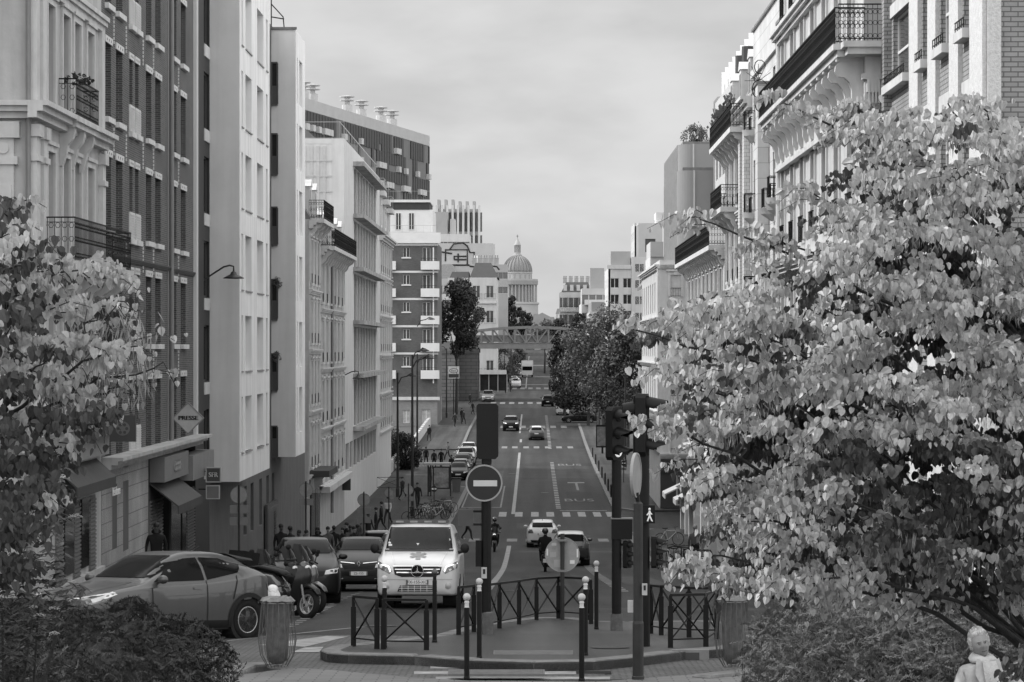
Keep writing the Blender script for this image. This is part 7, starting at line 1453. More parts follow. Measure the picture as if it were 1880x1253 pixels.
def scooter(label,loc,rz,body,lean=.12,s=1.0,windshield=True,lit=False,name='parked_scooter',group=None,cat='scooter',topcase=False,front=None):
    # nose along +x
    t=thing(name,label,cat,loc,0,group); tw_wheel(t,.70,.27*1.0); tw_wheel(t,-.60,.27)
    def sec(pts,name,m,smooth=True):
        # loft of ellipses (x,z,half width,half height)
        b=MB(); b.smooth=smooth; n=14; vs=[]; 
        for x,z,w,h in pts:
            for i in range(n): a=2*PI*i/n; vs.append((x+ (0.0),w*math.cos(a),z+h*math.sin(a)))
        b.add(vs,[(j*n+i,j*n+(i+1)%n,(j+1)*n+(i+1)%n,(j+1)*n+i) for j in range(len(pts)-1) for i in range(n)]+[tuple(range(n)),tuple(range((len(pts)-1)*n,len(pts)*n))]); return b.build(name,m,t)
    sec([(-.98,.78,.04,.03),(-.85,.74,.12,.09),(-.55,.66,.17,.17),(-.2,.60,.19,.2),(0,.5,.17,.16),(.1,.42,.15,.1)],'tail_body',body)
    sec([(-.85,.86,.08,.02),(-.6,.86,.15,.05),(-.3,.83,.16,.06),(-.05,.80,.15,.06),(.12,.74,.08,.04)],'seat',BLKP)
    sec([(.02,.30,.15,.06),(.3,.29,.15,.07),(.42,.34,.14,.10)],'floor_board',PLAST)
    b=MB(); b.smooth=True; n=10; prof=[(.33,.30,.16),(.40,.45,.19),(.46,.62,.21),(.50,.78,.20),(.47,.90,.16),(.42,.98,.10)]; vs=[]
    for x,z,w in prof:
        for i in range(n+1): q=-1+2*i/n; vs.append((x+.16*(1-q*q),q*w,z))
    b.add(vs,[(j*(n+1)+i,j*(n+1)+i+1,(j+1)*(n+1)+i+1,(j+1)*(n+1)+i) for j in range(len(prof)-1) for i in range(n)]); o=b.build('front_shield',front or body,t)
    sec([(.42,.50,.06,.02),(.55,.58,.08,.05),(.72,.60,.09,.05),(.88,.54,.08,.03),(.96,.46,.05,.02)],'front_mudguard',front or body)
    for y in (-.09,.09): MB().tube([(.70,y,.27),(.56,y,.62),(.46,y*.6,.9)],.022,6).build('fork',GALV,t)
    MB().tube([(.34,-.34,1.02),(.40,-.16,1.05),(.42,0,1.02),(.40,.16,1.05),(.34,.34,1.02)],.018,6).build('handlebar',BLKP,t)
    sec([(.34,1.0,.10,.06),(.46,.98,.12,.09),(.56,.93,.08,.06)],'headlamp_cowl',body)
    c=MB(); c.smooth=True; c.ball((.58,0,.92),1,12,8,(.03,.075,.055)); c.build('headlight',LED if lit else LAMPW,t)
    for y in (-1,1): b=MB(); b.tube([(.36,y*.24,1.04),(.34,y*.30,1.22)],.008,4); b.ball((.34,y*.32,1.26),1,8,6,(.02,.07,.05)); b.build('mirror',BLKP,t)
    if windshield:
        b=MB(); b.smooth=True; vs=[]; n=8; prof=[(.52,1.0,.14),(.45,1.12,.18),(.37,1.24,.17),(.30,1.34,.10)]
        for x,z,w in prof:
            for i in range(n+1): q=-1+2*i/n; vs.append((x-.07*q*q,q*w,z))
        b.add(vs,[(j*(n+1)+i,j*(n+1)+i+1,(j+1)*(n+1)+i+1,(j+1)*(n+1)+i) for j in range(3) for i in range(n)]); b.build('windshield',mat('tinted_screen',.008,.15,.2,spec=.15),t)
    sec([(-.75,.36,.05,.06),(-.5,.30,.12,.1),(-.2,.28,.12,.1),(.0,.28,.08,.06)],'engine_case',PLAST); MB().tube([(-.1,-.14,.24),(-.75,-.18,.34)],.05,8).build('exhaust',GALV,t)
    MB().box(-.99,-.95,-.08,.08,.68,.76).build('tail_light',LAMPR,t); MB().box(-1.0,-.985,-.1,.1,.46,.62).build('number_plate',PLATE,t)
    if topcase: b=MB().box(-1.15,-.72,-.22,.22,.9,1.18); b.build('top_case',BLKP,t)
    t.rotation_euler=(Matrix.Rotation(rz,3,'Z')@Matrix.Rotation(lean,3,'X')).to_euler(); t.scale=(s,s,s); return t
SCW=mat('scooter_white',.6,.3,.1,3,coat=.5)
Y_=54.0; scooter('dark parked maxi scooter with a tall dark windscreen, front of the parked scooters',(wx(508,56.5),57.2,zr(57)),RD(-42),paint('scooter_dark',.03,.2),lean=-.17,s=1.15,front=DKG)
scooter('black parked scooter behind the grey crossover rear',(wx(478,57),58.8,zr(58.5)),RD(-42),BLK,lean=-.18,s=1.1,topcase=True)
scooter('black parked scooter hidden in the middle of the scooter row',(wx(512,58),60.2,zr(60)),RD(-38),BLK,lean=-.16,s=1.1,front=MIDG)
for i,(px,Y_,a) in enumerate(((455,61.5,-50),(531,60.5,-36),(526,64,-40))): scooter(['black scooter at the wall end of the scooter row','dark motorcycle with round mirrors at the road end of the scooter row','dark scooter in the back row beside the people carrier'][i],(wx(px,Y_),Y_,zr(Y_)),RD(a),BLK,lean=-.15,s=1.05,front=[MIDG,BLK,DKG][i],windshield=i!=1)
scooter('small white retro scooter with stickers, tucked behind the litter bin',(wx(491,49.6),49.7,zr(49.7)),RD(-84),SCW,lean=-.1,s=.85,windshield=False)
# ---------- people ----------
SKIN=mat('skin_mid',.22,.6,.06,9); SKIND=mat('skin_dark',.06,.6,.06,9); SKINL=mat('skin_pale',.23,.55,.08,12); CB=mat('cloth_black',.006,.9,.3,6); CD=mat('cloth_dark',.018,.9,.25,6); CM=mat('cloth_mid',.07,.9,.2,6); CL=mat('cloth_light',.5,.85,.12,6); HAIRD=mat('hair_dark',.012,.6,.3,20); HAIRG=mat('hair_grey',.3,.7,.3,20); SHOE=mat('shoe_pale',.4,.7,.1)
def skin_mesh(nodes,edges,sub=2,root=0):
    me=bpy.data.meshes.new('sk'); me.from_pydata([n[0] for n in nodes],edges,[]); o=bpy.data.objects.new('sk',me); COL.objects.link(o); m=o.modifiers.new('s','SKIN'); 
    for i,n in enumerate(nodes):
        sv=me.skin_vertices[0].data[i]; sv.radius=n[1] if isinstance(n[1],tuple) else (n[1],n[1]); sv.use_root=(i==root)
    m.use_smooth_shade=True; u=o.modifiers.new('u','SUBSURF'); u.levels=sub; u.render_levels=sub
    dg=bpy.context.evaluated_depsgraph_get(); out=bpy.data.meshes.new_from_object(o.evaluated_get(dg)); bpy.data.objects.remove(o); bpy.data.meshes.remove(me); return out
POSE={'stand':dict(l=(0,0),a=(0,0)),'walk':dict(l=(-.26,.28),a=(.16,-.14)),'walk2':dict(l=(.22,-.24),a=(-.12,.14)),'sit':dict(sit=1,l=(0,0),a=(0,0))}
def person(label,loc,rz,pose='stand',top=CB,legs=CD,skin=SKIN,hair=HAIRD,h=1.72,helmet=None,shoes=None,bag=None,group=None,arms=None,width=1.0,hood=False):
    P=POSE[pose]; k=h/1.72; N=[]; E=[]; LB=[]
    def nd(p,r,lb,par=None):
        N.append((tuple(Vector(p)*k),(r[0]*k*width,r[1]*k) if isinstance(r,tuple) else r*k)); LB.append(lb)
        if par is not None: E.append((par,len(N)-1))
        return len(N)-1
    sit=P.get('sit'); zp=.93 if not sit else .93
    pel=nd((0,0,zp),(.15,.115),'legs'); sp=nd((0,.0,zp+.16),(.15,.11),'top',pel); ch=nd((0,-.005,zp+.38),(.185,.125),'top',sp); nb=nd((0,.01,zp+.53),(.075,.07),'top',ch); nk=nd((0,-.005,zp+.60),.052,'skin',nb)
    h1=nd((0,-.025,zp+.67),(.066,.075),'skin',nk); h2=nd((0,-.02,zp+.76),(.078,.092),'skin',h1); 
    for i,sx in enumerate((-1,1)):
        f=P['l'][i]; 
        if sit:
            hp=nd((sx*.11,-.03,zp-.04),.095,'legs',pel); kn=nd((sx*.2,-.44,zp-.02),.072,'legs',hp); an=nd((sx*.18,-.30,zp-.44),.05,'legs',kn); to=nd((sx*.18,-.46,zp-.50),.042,'shoe',an)
        else:
            hp=nd((sx*.095,0,zp-.07),.09,'legs',pel); kn=nd((sx*.10,f*.55-(.07 if f else .01),.50),.066,'legs',hp); an=nd((sx*.10,f*1.05+(.06 if f>0 else 0),.09+(.06 if f>0 else 0)),.043,'legs',kn); to=nd((sx*.115,f*1.05-.15,.035+(.0 if f<=0 else .02)),.038,'shoe',an)
        a=P['a'][i]; sh=nd((sx*.185*width,0,zp+.46),.062,'top',ch)
        if arms: e,w_=arms; el=nd((sx*e[0],e[1],zp+e[2]),.046,'top',sh); wr=nd((sx*w_[0],w_[1],zp+w_[2]),.034,'top',el); hd=nd((sx*w_[0]*.97,w_[1]-.08,zp+w_[2]-.02),.034,'skin',wr)
        elif sit: el=nd((sx*.27,-.16,zp+.24),.05,'top',sh); wr=nd((sx*.28,-.40,zp+.16),.036,'top',el); hd=nd((sx*.28,-.48,zp+.15),.034,'skin',wr)
        else: el=nd((sx*.245*width,a*.5+.02,zp+.19),.047,'top',sh); wr=nd((sx*.25*width,a*1.2-.03,zp-.04),.034,'top',el); hd=nd((sx*.245*width,a*1.3-.06,zp-.13),(.028,.04),'skin',wr)
    me=skin_mesh(N,E,2,0); mats={'top':0,'legs':1,'skin':2,'shoe':3}
    for m in (top,legs,skin,shoes or CB): me.materials.append(m)
    C=[Vector(n[0]) for n in N]; 
    for p in me.polygons:
        i=min(range(len(C)),key=lambda j:(C[j]-p.center).length-(N[j][1][0] if isinstance(N[j][1],tuple) else N[j][1])*.8); p.material_index=mats[LB[i]]; p.use_smooth=True
    o=ob('person',me,None,loc,rz); tag(o,label,'person',group)
    zt=(zp+.74)*k
    if helmet: b=MB(); b.smooth=True; b.ball((0,-.015*k,zt+.02),.135*k,16,10,(1,1.15,1)); b.build('helmet',helmet,o); c=MB(); c.smooth=True; c.ball((0,-.05*k,zt),.125*k,14,8,(.9,1.05,.55)); c.build('visor',mat('visor_black',.01,.08,spec=.8),o)
    else:
        b=MB(); b.smooth=True; b.ball((0,.012*k,zt+.035*k),.098*k,14,9,(.9,1.08,1.0)); b.build('hair',hair,o)
        if hood: c=MB(); c.smooth=True; c.ball((0,.07*k,zt-.14*k),.13*k,10,6,(1.1,.6,.7)); c.build('hood',top,o)
        for sx in (-1,1): MB().ball((sx*.03*k,-.112*k,zt-.01*k),.011*k,6,4).build('eye',CB,o)
        MB().ball((0,-.125*k,zt-.04*k),.017*k,6,4,(1,1,1.4)).build('nose',skin,o); MB().ball((0,-.108*k,zt-.078*k),.02*k,6,4,(1.3,.5,.4)).build('mouth',CD,o)
    return o
def gpt(px,py,dz=.13): return tuple(gp(px,py,dz))
def pat(px,Y,dz=.13): return (wx(px,Y),Y,zr(Y)+dz)
person('person in a dark jacket and cap standing in the shop doorway behind the grey crossover',pat(287,81),RD(10),'stand',CB,CB,SKIND,h=1.78,width=1.15,hood=True)
person('person in an open dark jacket over a white shirt beside the vertical lettered panel',pat(516,104),RD(20),'stand',CB,CD,SKIND,h=1.82)
person('person in black seated or stooping by the pale shop, left of the sign post',pat(549,108),RD(-40),'stand',CB,CB,SKIND,h=1.6,width=1.2)
person('person in a grey coat right behind the sign post in front of the shop',pat(563,110),RD(60),'walk',CM,CD,SKIN,h=1.6,hood=True)
person('person in dark hooded jacket standing right of the round sign back',pat(583,111),RD(-15),'stand',CB,CB,SKIND,h=1.72,width=1.15,hood=True)
for i,(px,Y_,l,tp,po) in enumerate(((629,124,'person with dark coat at the left of the pavement group',CD,'walk'),(643,128,'person in mid grey coat at the back of the pavement group',CM,'stand'),(650,122,'person in black at the front of the pavement group',CB,'stand'),(657,127,'person with light scarf in the pavement group',CD,'walk2'))): person(l,pat(px,Y_),RD(i*35-30),po,tp,CD,[SKIN,SKIND][i%2],h=1.66+.03*i)
person('person in dark clothes leaning by the pale modern wall',pat(676,150),RD(40),'walk',CB,CB,SKIND)
person('person in dark top and jeans walking down the left pavement towards the camera',pat(766.5,190),RD(15),'walk',CB,CD,SKIN,shoes=SHOE,h=1.8)
person('person in black with a coat left of the pair walking up the pavement',pat(782,252),RD(170),'walk',CB,CB,SKIND)
person('person in a vest marked BUS walking up the left pavement',pat(797,246),RD(175),'walk',CD,CB,SKIN); person('person in black walking beside the vest wearer on the left pavement',pat(810,248),RD(170),'walk2',CB,CB,SKIN)
person('person in dark jacket near the kerb bins on the left pavement',pat(829,236),RD(20),'walk2',CB,CB,SKIN)
person('person in dark clothes carrying a box past the no entry mast',pat(858,158,0),RD(80),'walk',CB,CD,SKIND,shoes=SHOE,h=1.8)
for px,Y_,l,po in ((835,330,'person in pale top on the far left pavement by the low wall','walk'),(848,345,'person with light backpack on the far left pavement','stand'),(851,338,'person in dark coat next to the one with the backpack','walk2'),(868,372,'person in black on the far left pavement near the crossing','walk'),(863,405,'person crossing by the viaduct pier on the left','walk')): person(l,pat(px,Y_),RD(px%90),po,CD if px%2 else CB,CB,SKIN)
for px,Y_,l,po in ((1012,408,'dark person at the left of the group on the far zebra crossing','walk'),(1022,402,'dark person in the middle of the group on the far zebra crossing','walk2'),(1031,400,'dark person at the right of the group on the far crossing','walk'),(1009,470,'distant person standing under the rail bridge by the pole','stand'),(928,455,'distant person at the left kerb under the bridge','walk'),(937,462,'distant person waiting under the bridge on the left','stand')): person(l,pat(px,Y_,.02),RD(px*7%360),po,CB,CB,SKIN)
person('person in grey top with back turned on the right pavement beside the bicycles',pat(1276,112),RD(160),'stand',CM,CB,SKIN,hair=HAIRG,h=1.8)
person('person in jeans and pale shoes walking under the right tree, upper body hidden by leaves',pat(1578,66.5),RD(10),'walk',CD,CM,SKIN,shoes=SHOE,h=1.75)
for px,Y_,l,po,tp in ((602,117,'person in a mid grey top walking ahead of the pavement group','walk',CM),(690,158,'person in black waiting by the small sign back','stand',CB),(739,200,'person in dark coat near the tall lamp pole','walk2',CD),(712,172,'person in a pale top walking near the round sign backs','walk',CL),(822,262,'person in grey on the pavement beside the parked row','walk',CM),(788,300,'person in black by the garden wall','walk2',CB)): person(l,pat(px,Y_),RD(px*3%360),po,tp,CD,[SKIN,SKINL][px%2],h=1.72)
for px,Y_,l,po,tp in ((533,106,'person in dark grey between the white shirted person and the pale shop','walk2',CD),(613,121,'person in black passing the ornate stone house','walk',CB),(636,132,'person in a dark coat at the wall side of the pavement group','stand',CB),(663,140,'person in mid grey behind the dark boxy van','walk',CM),(700,165,'dark dressed person crossing towards the bicycle racks','walk2',CD)): person(l,pat(px,Y_),RD(px*5%360),po,tp,CD,[SKIN,SKIND][px%2],h=1.75)
# riders and their machines
Yr=116; t=scooter('dark scooter seen from behind, ridden towards the valley',(wx(1001,Yr),Yr,zr(Yr)),P90,BLK,lean=0,name='ridden_scooter',topcase=False)
person('rider in black coat and dark helmet on a scooter seen from behind',(wx(1001,Yr),Yr-.25,zr(Yr)),RD(180),'sit',CB,CB,SKIN,helmet=mat('helmet_dark',.035,.2,spec=.6),h=1.78,width=1.15)
Yr=146; t=scooter('dark motorcycle with lit headlight coming towards the camera left of centre',(wx(908,Yr),Yr,zr(Yr)),-P90,BLK,lean=0,name='oncoming_motorcycle',lit=True,cat='motorcycle')
person('rider in black with a dark helmet on the oncoming motorcycle',(wx(908,Yr),Yr+.25,zr(Yr)),0,'sit',CB,CB,SKIN,helmet=mat('helmet_dark',.035,.2,spec=.6),h=1.72,width=1.1)
# ---- white haired person at the bottom right
Y0=19.9; kk=Y0/FP; X0=wx(1798,Y0); Zg=zr(Y0)
JACK=mat('jacket_pale',.36,.8,.25,4,bump=.5,bscale=14); SCARF=mat('scarf_white',.5,.9,.1,9,bump=.5)
N=[((0,0,.93),(.16,.12)),((0,0,1.12),(.165,.125)),((-.0,0,1.32),(.165,.12)),((-.01,0,1.44),(.10,.09)),((-.02,-.02,1.50),.058)]
N+=[((-.175,0,1.36),.068),((-.25,.02,1.10),.058),((-.22,-.12,.88),.044),((-.21,-.18,.80),(.03,.045)),((.19,0,1.35),.068),((.38,-.02,1.16),.060),((.56,-.08,1.02),.046),((.63,-.11,.98),(.04,.03)),((-.1,0,.86),.10),((-.11,-.02,.5),.07),((-.11,0,.1),.05),((-.12,-.15,.04),.042),((.1,0,.86),.10),((.12,.02,.5),.07),((.12,.05,.1),.05),((.13,-.1,.04),.042)]
E=[(0,1),(1,2),(2,3),(3,4),(2,5),(5,6),(6,7),(7,8),(2,9),(9,10),(10,11),(11,12),(0,13),(13,14),(14,15),(15,16),(0,17),(17,18),(18,19),(19,20)]
# fingers rooted in the palms
def fingers(base,d,side):
    b0=len(N); d=Vector(d).normalized(); s=Vector(side).normalized()
    for j,(o_,l_) in enumerate(((-.03,.075),(-.01,.085),(.01,.08),(.03,.065))):
        p=Vector(N[base][0])+s*o_+d*.03; N.append((tuple(p),.0115)); i=len(N)-1; E.append((base,i)); N.append((tuple(p+d*l_*.5+Vector((0,-.006,-.012))),.010)); E.append((i,i+1)); N.append((tuple(p+d*l_*.85+Vector((0,-.014,-.04))),.0085)); E.append((i+1,i+2))
    p=Vector(N[base][0])-s*.035; N.append((tuple(p),.013)); i=len(N)-1; E.append((base,i)); N.append((tuple(p-s*.03+d*.035),.0105)); E.append((i,i+1))
fingers(8,(0,-.4,-1),(0,1,0)); fingers(12,(.9,-.3,-.3),(0,1,.2))
me=skin_mesh(N,E,2,0); [me.materials.append(m) for m in (JACK,CD,SKINL,CB)]
for p in me.polygons:
    c=p.center; p.use_smooth=True; p.material_index=0
    if c.z<.84 and abs(c.x)<.19: p.material_index=1
    if c.z<.09: p.material_index=3
    if (c-Vector(N[8][0])).length<.10 and c.x<-.15 or (c-Vector(N[12][0])).length<.12 and c.x>.57: p.material_index=2
    if c.z>1.47 and abs(c.x)<.08: p.material_index=2
W=ob('person',me,None,(X0+.03,Y0,wz(1232,Y0)-1.37*.86),RD(12)); W.scale=(.86,.86,.86); tag(W,'white haired person in a pale jacket and white scarf at the bottom right corner','person')
# head: displaced sphere with brow, sockets, nose, mouth, chin and ears
def head(parent,c,s,yaw,roll):
    b=MB(); b.smooth=True; n=40; m=30; b.lathe([(math.sin(PI*j/m)+1e-5*(j in(0,m)),-math.cos(PI*j/m)) for j in range(m+1)],(0,0,0),n); V=[]
    def g(x,z,cx,cz,sx,sz): return math.exp(-((x-cx)/sx)**2-((z-cz)/sz)**2)
    for x,y,z in b.v:
        w=1.0-.20*max(0,-z)**1.2-.04*max(0,z); X=x*.076*w; Y=y*.097*(1-.10*max(0,-z)); Z=z*.122
        if y<0:
            f=min(1,-y*1.6); d=0
            d+= .026*g(x,z,0,-.12,.13,.17)+.012*g(x,z,0,.08,.09,.22)      # nose
            d-= .014*(g(x,z,-.36,.10,.17,.10)+g(x,z,.36,.10,.17,.10))     # sockets
            d+= .008*(g(x,z,-.36,.26,.25,.07)+g(x,z,.36,.26,.25,.07))     # brow
            d+= .007*(g(x,z,-.45,-.15,.16,.16)+g(x,z,.45,-.15,.16,.16))   # cheeks
            d+= .007*g(x,z,0,-.40,.22,.05)+.007*g(x,z,0,-.52,.2,.05)-.009*g(x,z,0,-.46,.22,.022) # lips
            d+= .010*g(x,z,0,-.74,.22,.12)                                 # chin
            d-= .006*(g(x,z,-.30,-.30,.05,.14)+g(x,z,.30,-.30,.05,.14)); Y-=d*f
        V.append((X,Y,Z))
    b.v=V; M=Matrix.Translation(c)@Matrix.Rotation(yaw,4,'Z')@Matrix.Rotation(roll,4,'Y')@Matrix.Scale(s,4); b.xf(M); h=b.build('head',SKINL,parent)
    for sx in (-1,1):
        e=MB(); e.smooth=True; e.ball((sx*.030,-.082,.012),.0125,12,8); e.xf(M); e.build('eye',mat('eye_white',.5,.2),h); e=MB(); e.ball((sx*.030,-.0935,.012),.006,8,6); e.xf(M); e.build('iris',CB,h)
        e=MB(); e.tube([(sx*.016,-.098,.031),(sx*.032,-.099,.036),(sx*.05,-.088,.03)],.0035,5); e.xf(M); e.build('eyebrow',HAIRG,h); e=MB(); e.smooth=True; e.ball((sx*.076,.004,-.005),1,10,8,(.010,.02,.032)); e.xf(M); e.build('ear',SKINL,h)
        e=MB(); e.tube([(sx*.014,-.093,.0185),(sx*.030,-.0975,.0225),(sx*.046,-.086,.0175)],.003,5); e.xf(M); e.build('eyelid',mat('skin_shadow',.14),h)
    e=MB(); e.tube([(-.022,-.096,-.053),(0,-.103,-.057),(.022,-.096,-.053)],.0035,5); e.xf(M); e.build('mouth_line',mat('lip_dark',.07),h)
    hb=MB(); hb.smooth=True; n=48; m=26; hb.lathe([(math.sin(PI*j/m)+1e-5*(j in(0,m)),-math.cos(PI*j/m)) for j in range(m+1)],(0,0,0),n); V=[]; r5=random.Random(3)
    for x,y,z in hb.v:
        q=1+.05*math.sin(x*17+z*13)*math.sin(y*15+z*9)+.07*r5.random(); face=(y<-.30 and z<.52); back=z<-.55
        if face or back: q*=.78
        V.append((x*.088*q,y*.103*q+.014,z*.124*q+.02))
    hb.v=V; hb.xf(M); hb.build('hair',mat('hair_white',.5,.9,.45,45,bump=1.0,bscale=120),parent)
    return h
head(W,(-.045,-.03,1.605),1.0,RD(-6),RD(-14))
b=MB(); b.smooth=True; b.lathe([(.07,1.44),(.105,1.45),(.115,1.48),(.085,1.52),(.065,1.50)],(-.01,-.01,0),20); b.v=[(x,y+.02*math.sin(x*40),z+.12*y+.008*math.sin(x*60)) for x,y,z in b.v]
b.build('scarf',SCARF,W); c=MB(); c.smooth=True; n=8; vs=[]
prof=[(1.47,.0,.06),(1.38,.01,.07),(1.28,.03,.075),(1.18,.05,.06),(1.08,.075,.07)]
for z,x,w in prof:
    for i in range(n+1): q=-1+2*i/n; vs.append((x+q*w,-.135-.018*(1-q*q)+.008*math.sin(q*9+z*20)-(.03 if z<1.4 else .0),z))
c.add(vs,[(j*(n+1)+i,j*(n+1)+i+1,(j+1)*(n+1)+i+1,(j+1)*(n+1)+i) for j in range(4) for i in range(n)]); c.build('scarf_end',SCARF,W)
for sx in (-1,1): c=MB(); c.smooth=True; c.add([(sx*.02,-.125,1.45),(sx*.10,-.10,1.49),(sx*.13,-.145,1.36),(sx*.06,-.17,1.22)],[(0,1,2,3)]); c.build('collar',JACK,W)
c=MB(); c.box(-.004,.008,-.15,-.142,.9,1.2); c.build('zip',GALV,W)
# ---------- vegetation ----------
BARK=mat('bark',.035,.9,.4,8,bump=.8)
def heart_leaf(b,p,nrm,dn,s,cup=.16,r=None):
    # p: petiole end; dn: direction the blade hangs; nrm: blade normal
    d=dn.normalized(); n=(nrm-d*nrm.dot(d)); n=n.normalized() if n.length>1e-4 else d.orthogonal().normalized(); u=d.cross(n)
    H=[(0,.04),(.26,-.10),(.50,.08),(.53,.36),(.33,.74),(0,1.06)]; w=1.0
    w=.92
    def q(a,v): return p+(u*a*w+d*v-n*(cup*abs(a)*1.3+cup*v*v*.7)+n*.03)*s
    R_=[q(a,v) for a,v in H]; L_=[q(-a,v) for a,v in H[1:5]]; m1=q(0,.4)
    b.add(R_+L_,[(0,1,2,3,4,5),(0,5,9,8,7,6)])
def px3(px,py,Y): return Vector((wx(px,Y),Y,wz(py,Y)))
def inpoly(x,y,P):
    c=False; n=len(P)
    for i in range(n):
        x1,y1=P[i]; x2,y2=P[(i+1)%n]
        if (y1>y)!=(y2>y) and x<(x2-x1)*(y-y1)/(y2-y1)+x1: c=not c
    return c
def cluster(lb,tb,p,dr,rg,n,s,spread,rl=1.0,out=None):
    # a drooping twig with leaves hanging from it like scales
    L_=rg.uniform(.16,.34)*rl; e=p+dr*L_+Vector((0,0,-.05)); tb.tube([p,p+dr*L_*.5+Vector((0,0,.01)),e],[.005,.004,.002],3,caps=False)
    for i in range(n):
        t=(i+.5)/n; q=p+(e-p)*t+Vector((rg.gauss(0,spread),rg.gauss(0,spread),rg.gauss(0,spread*.7)))
        dn=Vector((rg.gauss(-.05,.28),rg.gauss(0,.28),-1)); o=(out if out else Vector((-.6,-.25,.25)))+Vector((rg.gauss(0,.8),rg.gauss(0,.8),rg.gauss(0,.35)))
        if rg.random()<.2: dn=Vector((rg.gauss(0,.8),rg.gauss(0,.8),-.6))
        heart_leaf(lb,q,o,dn,s*rg.uniform(.62,1.12),rg.uniform(.1,.7))
def spray(lb,tb,p,d,rg,n,s,L_,side=.07,flat=.02,nrm=None):
    # a layered shelf: leaves hang like overlapping scales on both sides of a long drooping twig
    d=d.normalized(); e1=p+d*L_*.5+Vector((0,0,.02)); e2=p+d*L_+Vector((0,0,-.07*L_/.4)); tb.tube([p,e1,e2],[.006,.004,.002],3,caps=False); lat=d.cross(Vector((0,0,1))).normalized()
    for i in range(n):
        t=(i+rg.random())/n; q=(p.lerp(e1,t*2) if t<.5 else e1.lerp(e2,t*2-1))+lat*rg.gauss(0,side)+Vector((0,0,rg.gauss(0,flat)+.02)); sz=s*rg.uniform(.55,1.15)*(1.1-.35*t)
        dn=Vector((rg.gauss(0,.22),rg.gauss(0,.22),-1))+d*.18; o=(nrm or (d*.9+Vector((0,-.25,.15))))+Vector((rg.gauss(0,.65),rg.gauss(0,.65),rg.gauss(0,.25)))
        if rg.random()<.15: dn=Vector((rg.gauss(0,.9),rg.gauss(0,.9),-.5))
        heart_leaf(lb,q,o,dn,sz,rg.uniform(.15,.8))
def pods(b,p,rg,n):
    for i in range(n):
        q=p+Vector((rg.gauss(0,.05),rg.gauss(0,.05),rg.gauss(0,.03))); l=rg.uniform(.07,.13); d=Vector((rg.gauss(0,.25),rg.gauss(0,.25),-1)).normalized()*l; u=Vector((math.cos(i),math.sin(i),0))*.005; b.add([q,q+d*.4+u,q+d,q+d*.4-u],[(0,1,2,3)])
LF=leafmat('heart_leaves',.35,.15,.55,.48); LFD=leafmat('heart_leaves_shade_tone',.06,.30,.5,.45); PODM=leafmat('seed_pods',.25,.25,.5,.3)  # dark copy paints the shade of low and inner leaves
# --- right tree
rg=random.Random(21)
outline=[(1142,600),(1190,562),(1250,528),(1310,525),(1380,500),(1450,510),(1500,470),(1505,400),(1530,330),(1555,255),(1560,182),(1600,200),(1640,225),(1690,230),(1730,185),(1790,182),(1830,215),(1900,210),(2050,330),(2080,700),(2040,1000),(1960,1130),(1800,1130),(1700,1120),(1600,1100),(1540,1085),(1470,1095),(1420,1075),(1340,1072),(1285,1050),(1262,1020),(1300,985),(1335,940),(1282,935),(1300,880),(1268,850),(1290,815),(1246,792),(1240,745),(1268,715),(1245,690),(1262,655),(1200,640)]
Tx,Ty=wx(1990,23.2),23.2; RT=thing('heart_leaved_tree','large broad tree with pale heart shaped leaves filling the right side of the view','tree',(Tx,Ty,zr(Ty)-.02)); O=RT.location
tb=MB(); tb.smooth=True; trunk=[Vector((Tx,Ty,zr(Ty)-.05)),Vector((Tx-.05,Ty,-2.9)),Vector((Tx+.1,Ty+.05,-1.9)),Vector((Tx+.05,Ty,-.9)),Vector((Tx-.1,Ty,.2))]; tb.tube(trunk,[.16,.13,.11,.09,.05],10)
tips=[]
lb=MB(); ld=MB(); pb=MB()
def limb(a,pts,r0,r1,lbm=True):
    P=[a]+pts; Q=[]
    for i in range(len(P)-1):
        for k in range(4): t=k/4; Q.append(P[i].lerp(P[i+1],t)+Vector((rg.gauss(0,.018),rg.gauss(0,.018),rg.gauss(0,.018))))
    Q.append(P[-1]); tb.tube(Q,r0*.72,6,r1=r1); return Q
ends=[(1150,602,21.2),(1185,770,20.6),(1245,560,22),(1240,690,21),(1275,400,22.5),(1300,860,20.8),(1275,1022,20.6),(1320,940,21.4),(1360,1060,21.5),(1440,190,22.4),(1410,430,22.8),(1475,345,22),(1560,190,22.6),(1500,560,21),(1640,230,22.4),(1740,190,22.8),(1800,195,22),(1880,260,22.5),(1400,700,20.5),(1500,900,20.2),(1480,1060,20.4),(1620,700,20.0),(1700,500,20.2),(1780,850,20),(1850,650,20.3),(1950,500,21.5),(2000,800,22),(1900,1000,21.5),(1720,1010,21.5),(1550,780,23.5),(1650,400,24),(1800,500,24.4),(1450,650,24)]
branches=[]
for ex,ey,eY in ends:
    e=px3(ex,ey,eY); k=min(4,max(1,int((1130-ey)/230))); a=trunk[k]+Vector((rg.gauss(0,.02),0,rg.gauss(0,.1))); m1=a.lerp(e,.4)+Vector((0,0,.28)); m2=a.lerp(e,.75)+Vector((0,0,.2)); branches.append(limb(a,[m1,m2,e],.035,.006))
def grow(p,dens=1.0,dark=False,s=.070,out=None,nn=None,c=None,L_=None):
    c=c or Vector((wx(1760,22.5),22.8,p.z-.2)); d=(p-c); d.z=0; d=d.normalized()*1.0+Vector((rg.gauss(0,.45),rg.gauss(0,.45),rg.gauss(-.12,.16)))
    spray(ld if dark else lb,tb,p,d,rg,nn or rg.randint(19,30),s,L_ or rg.uniform(.22,.46))
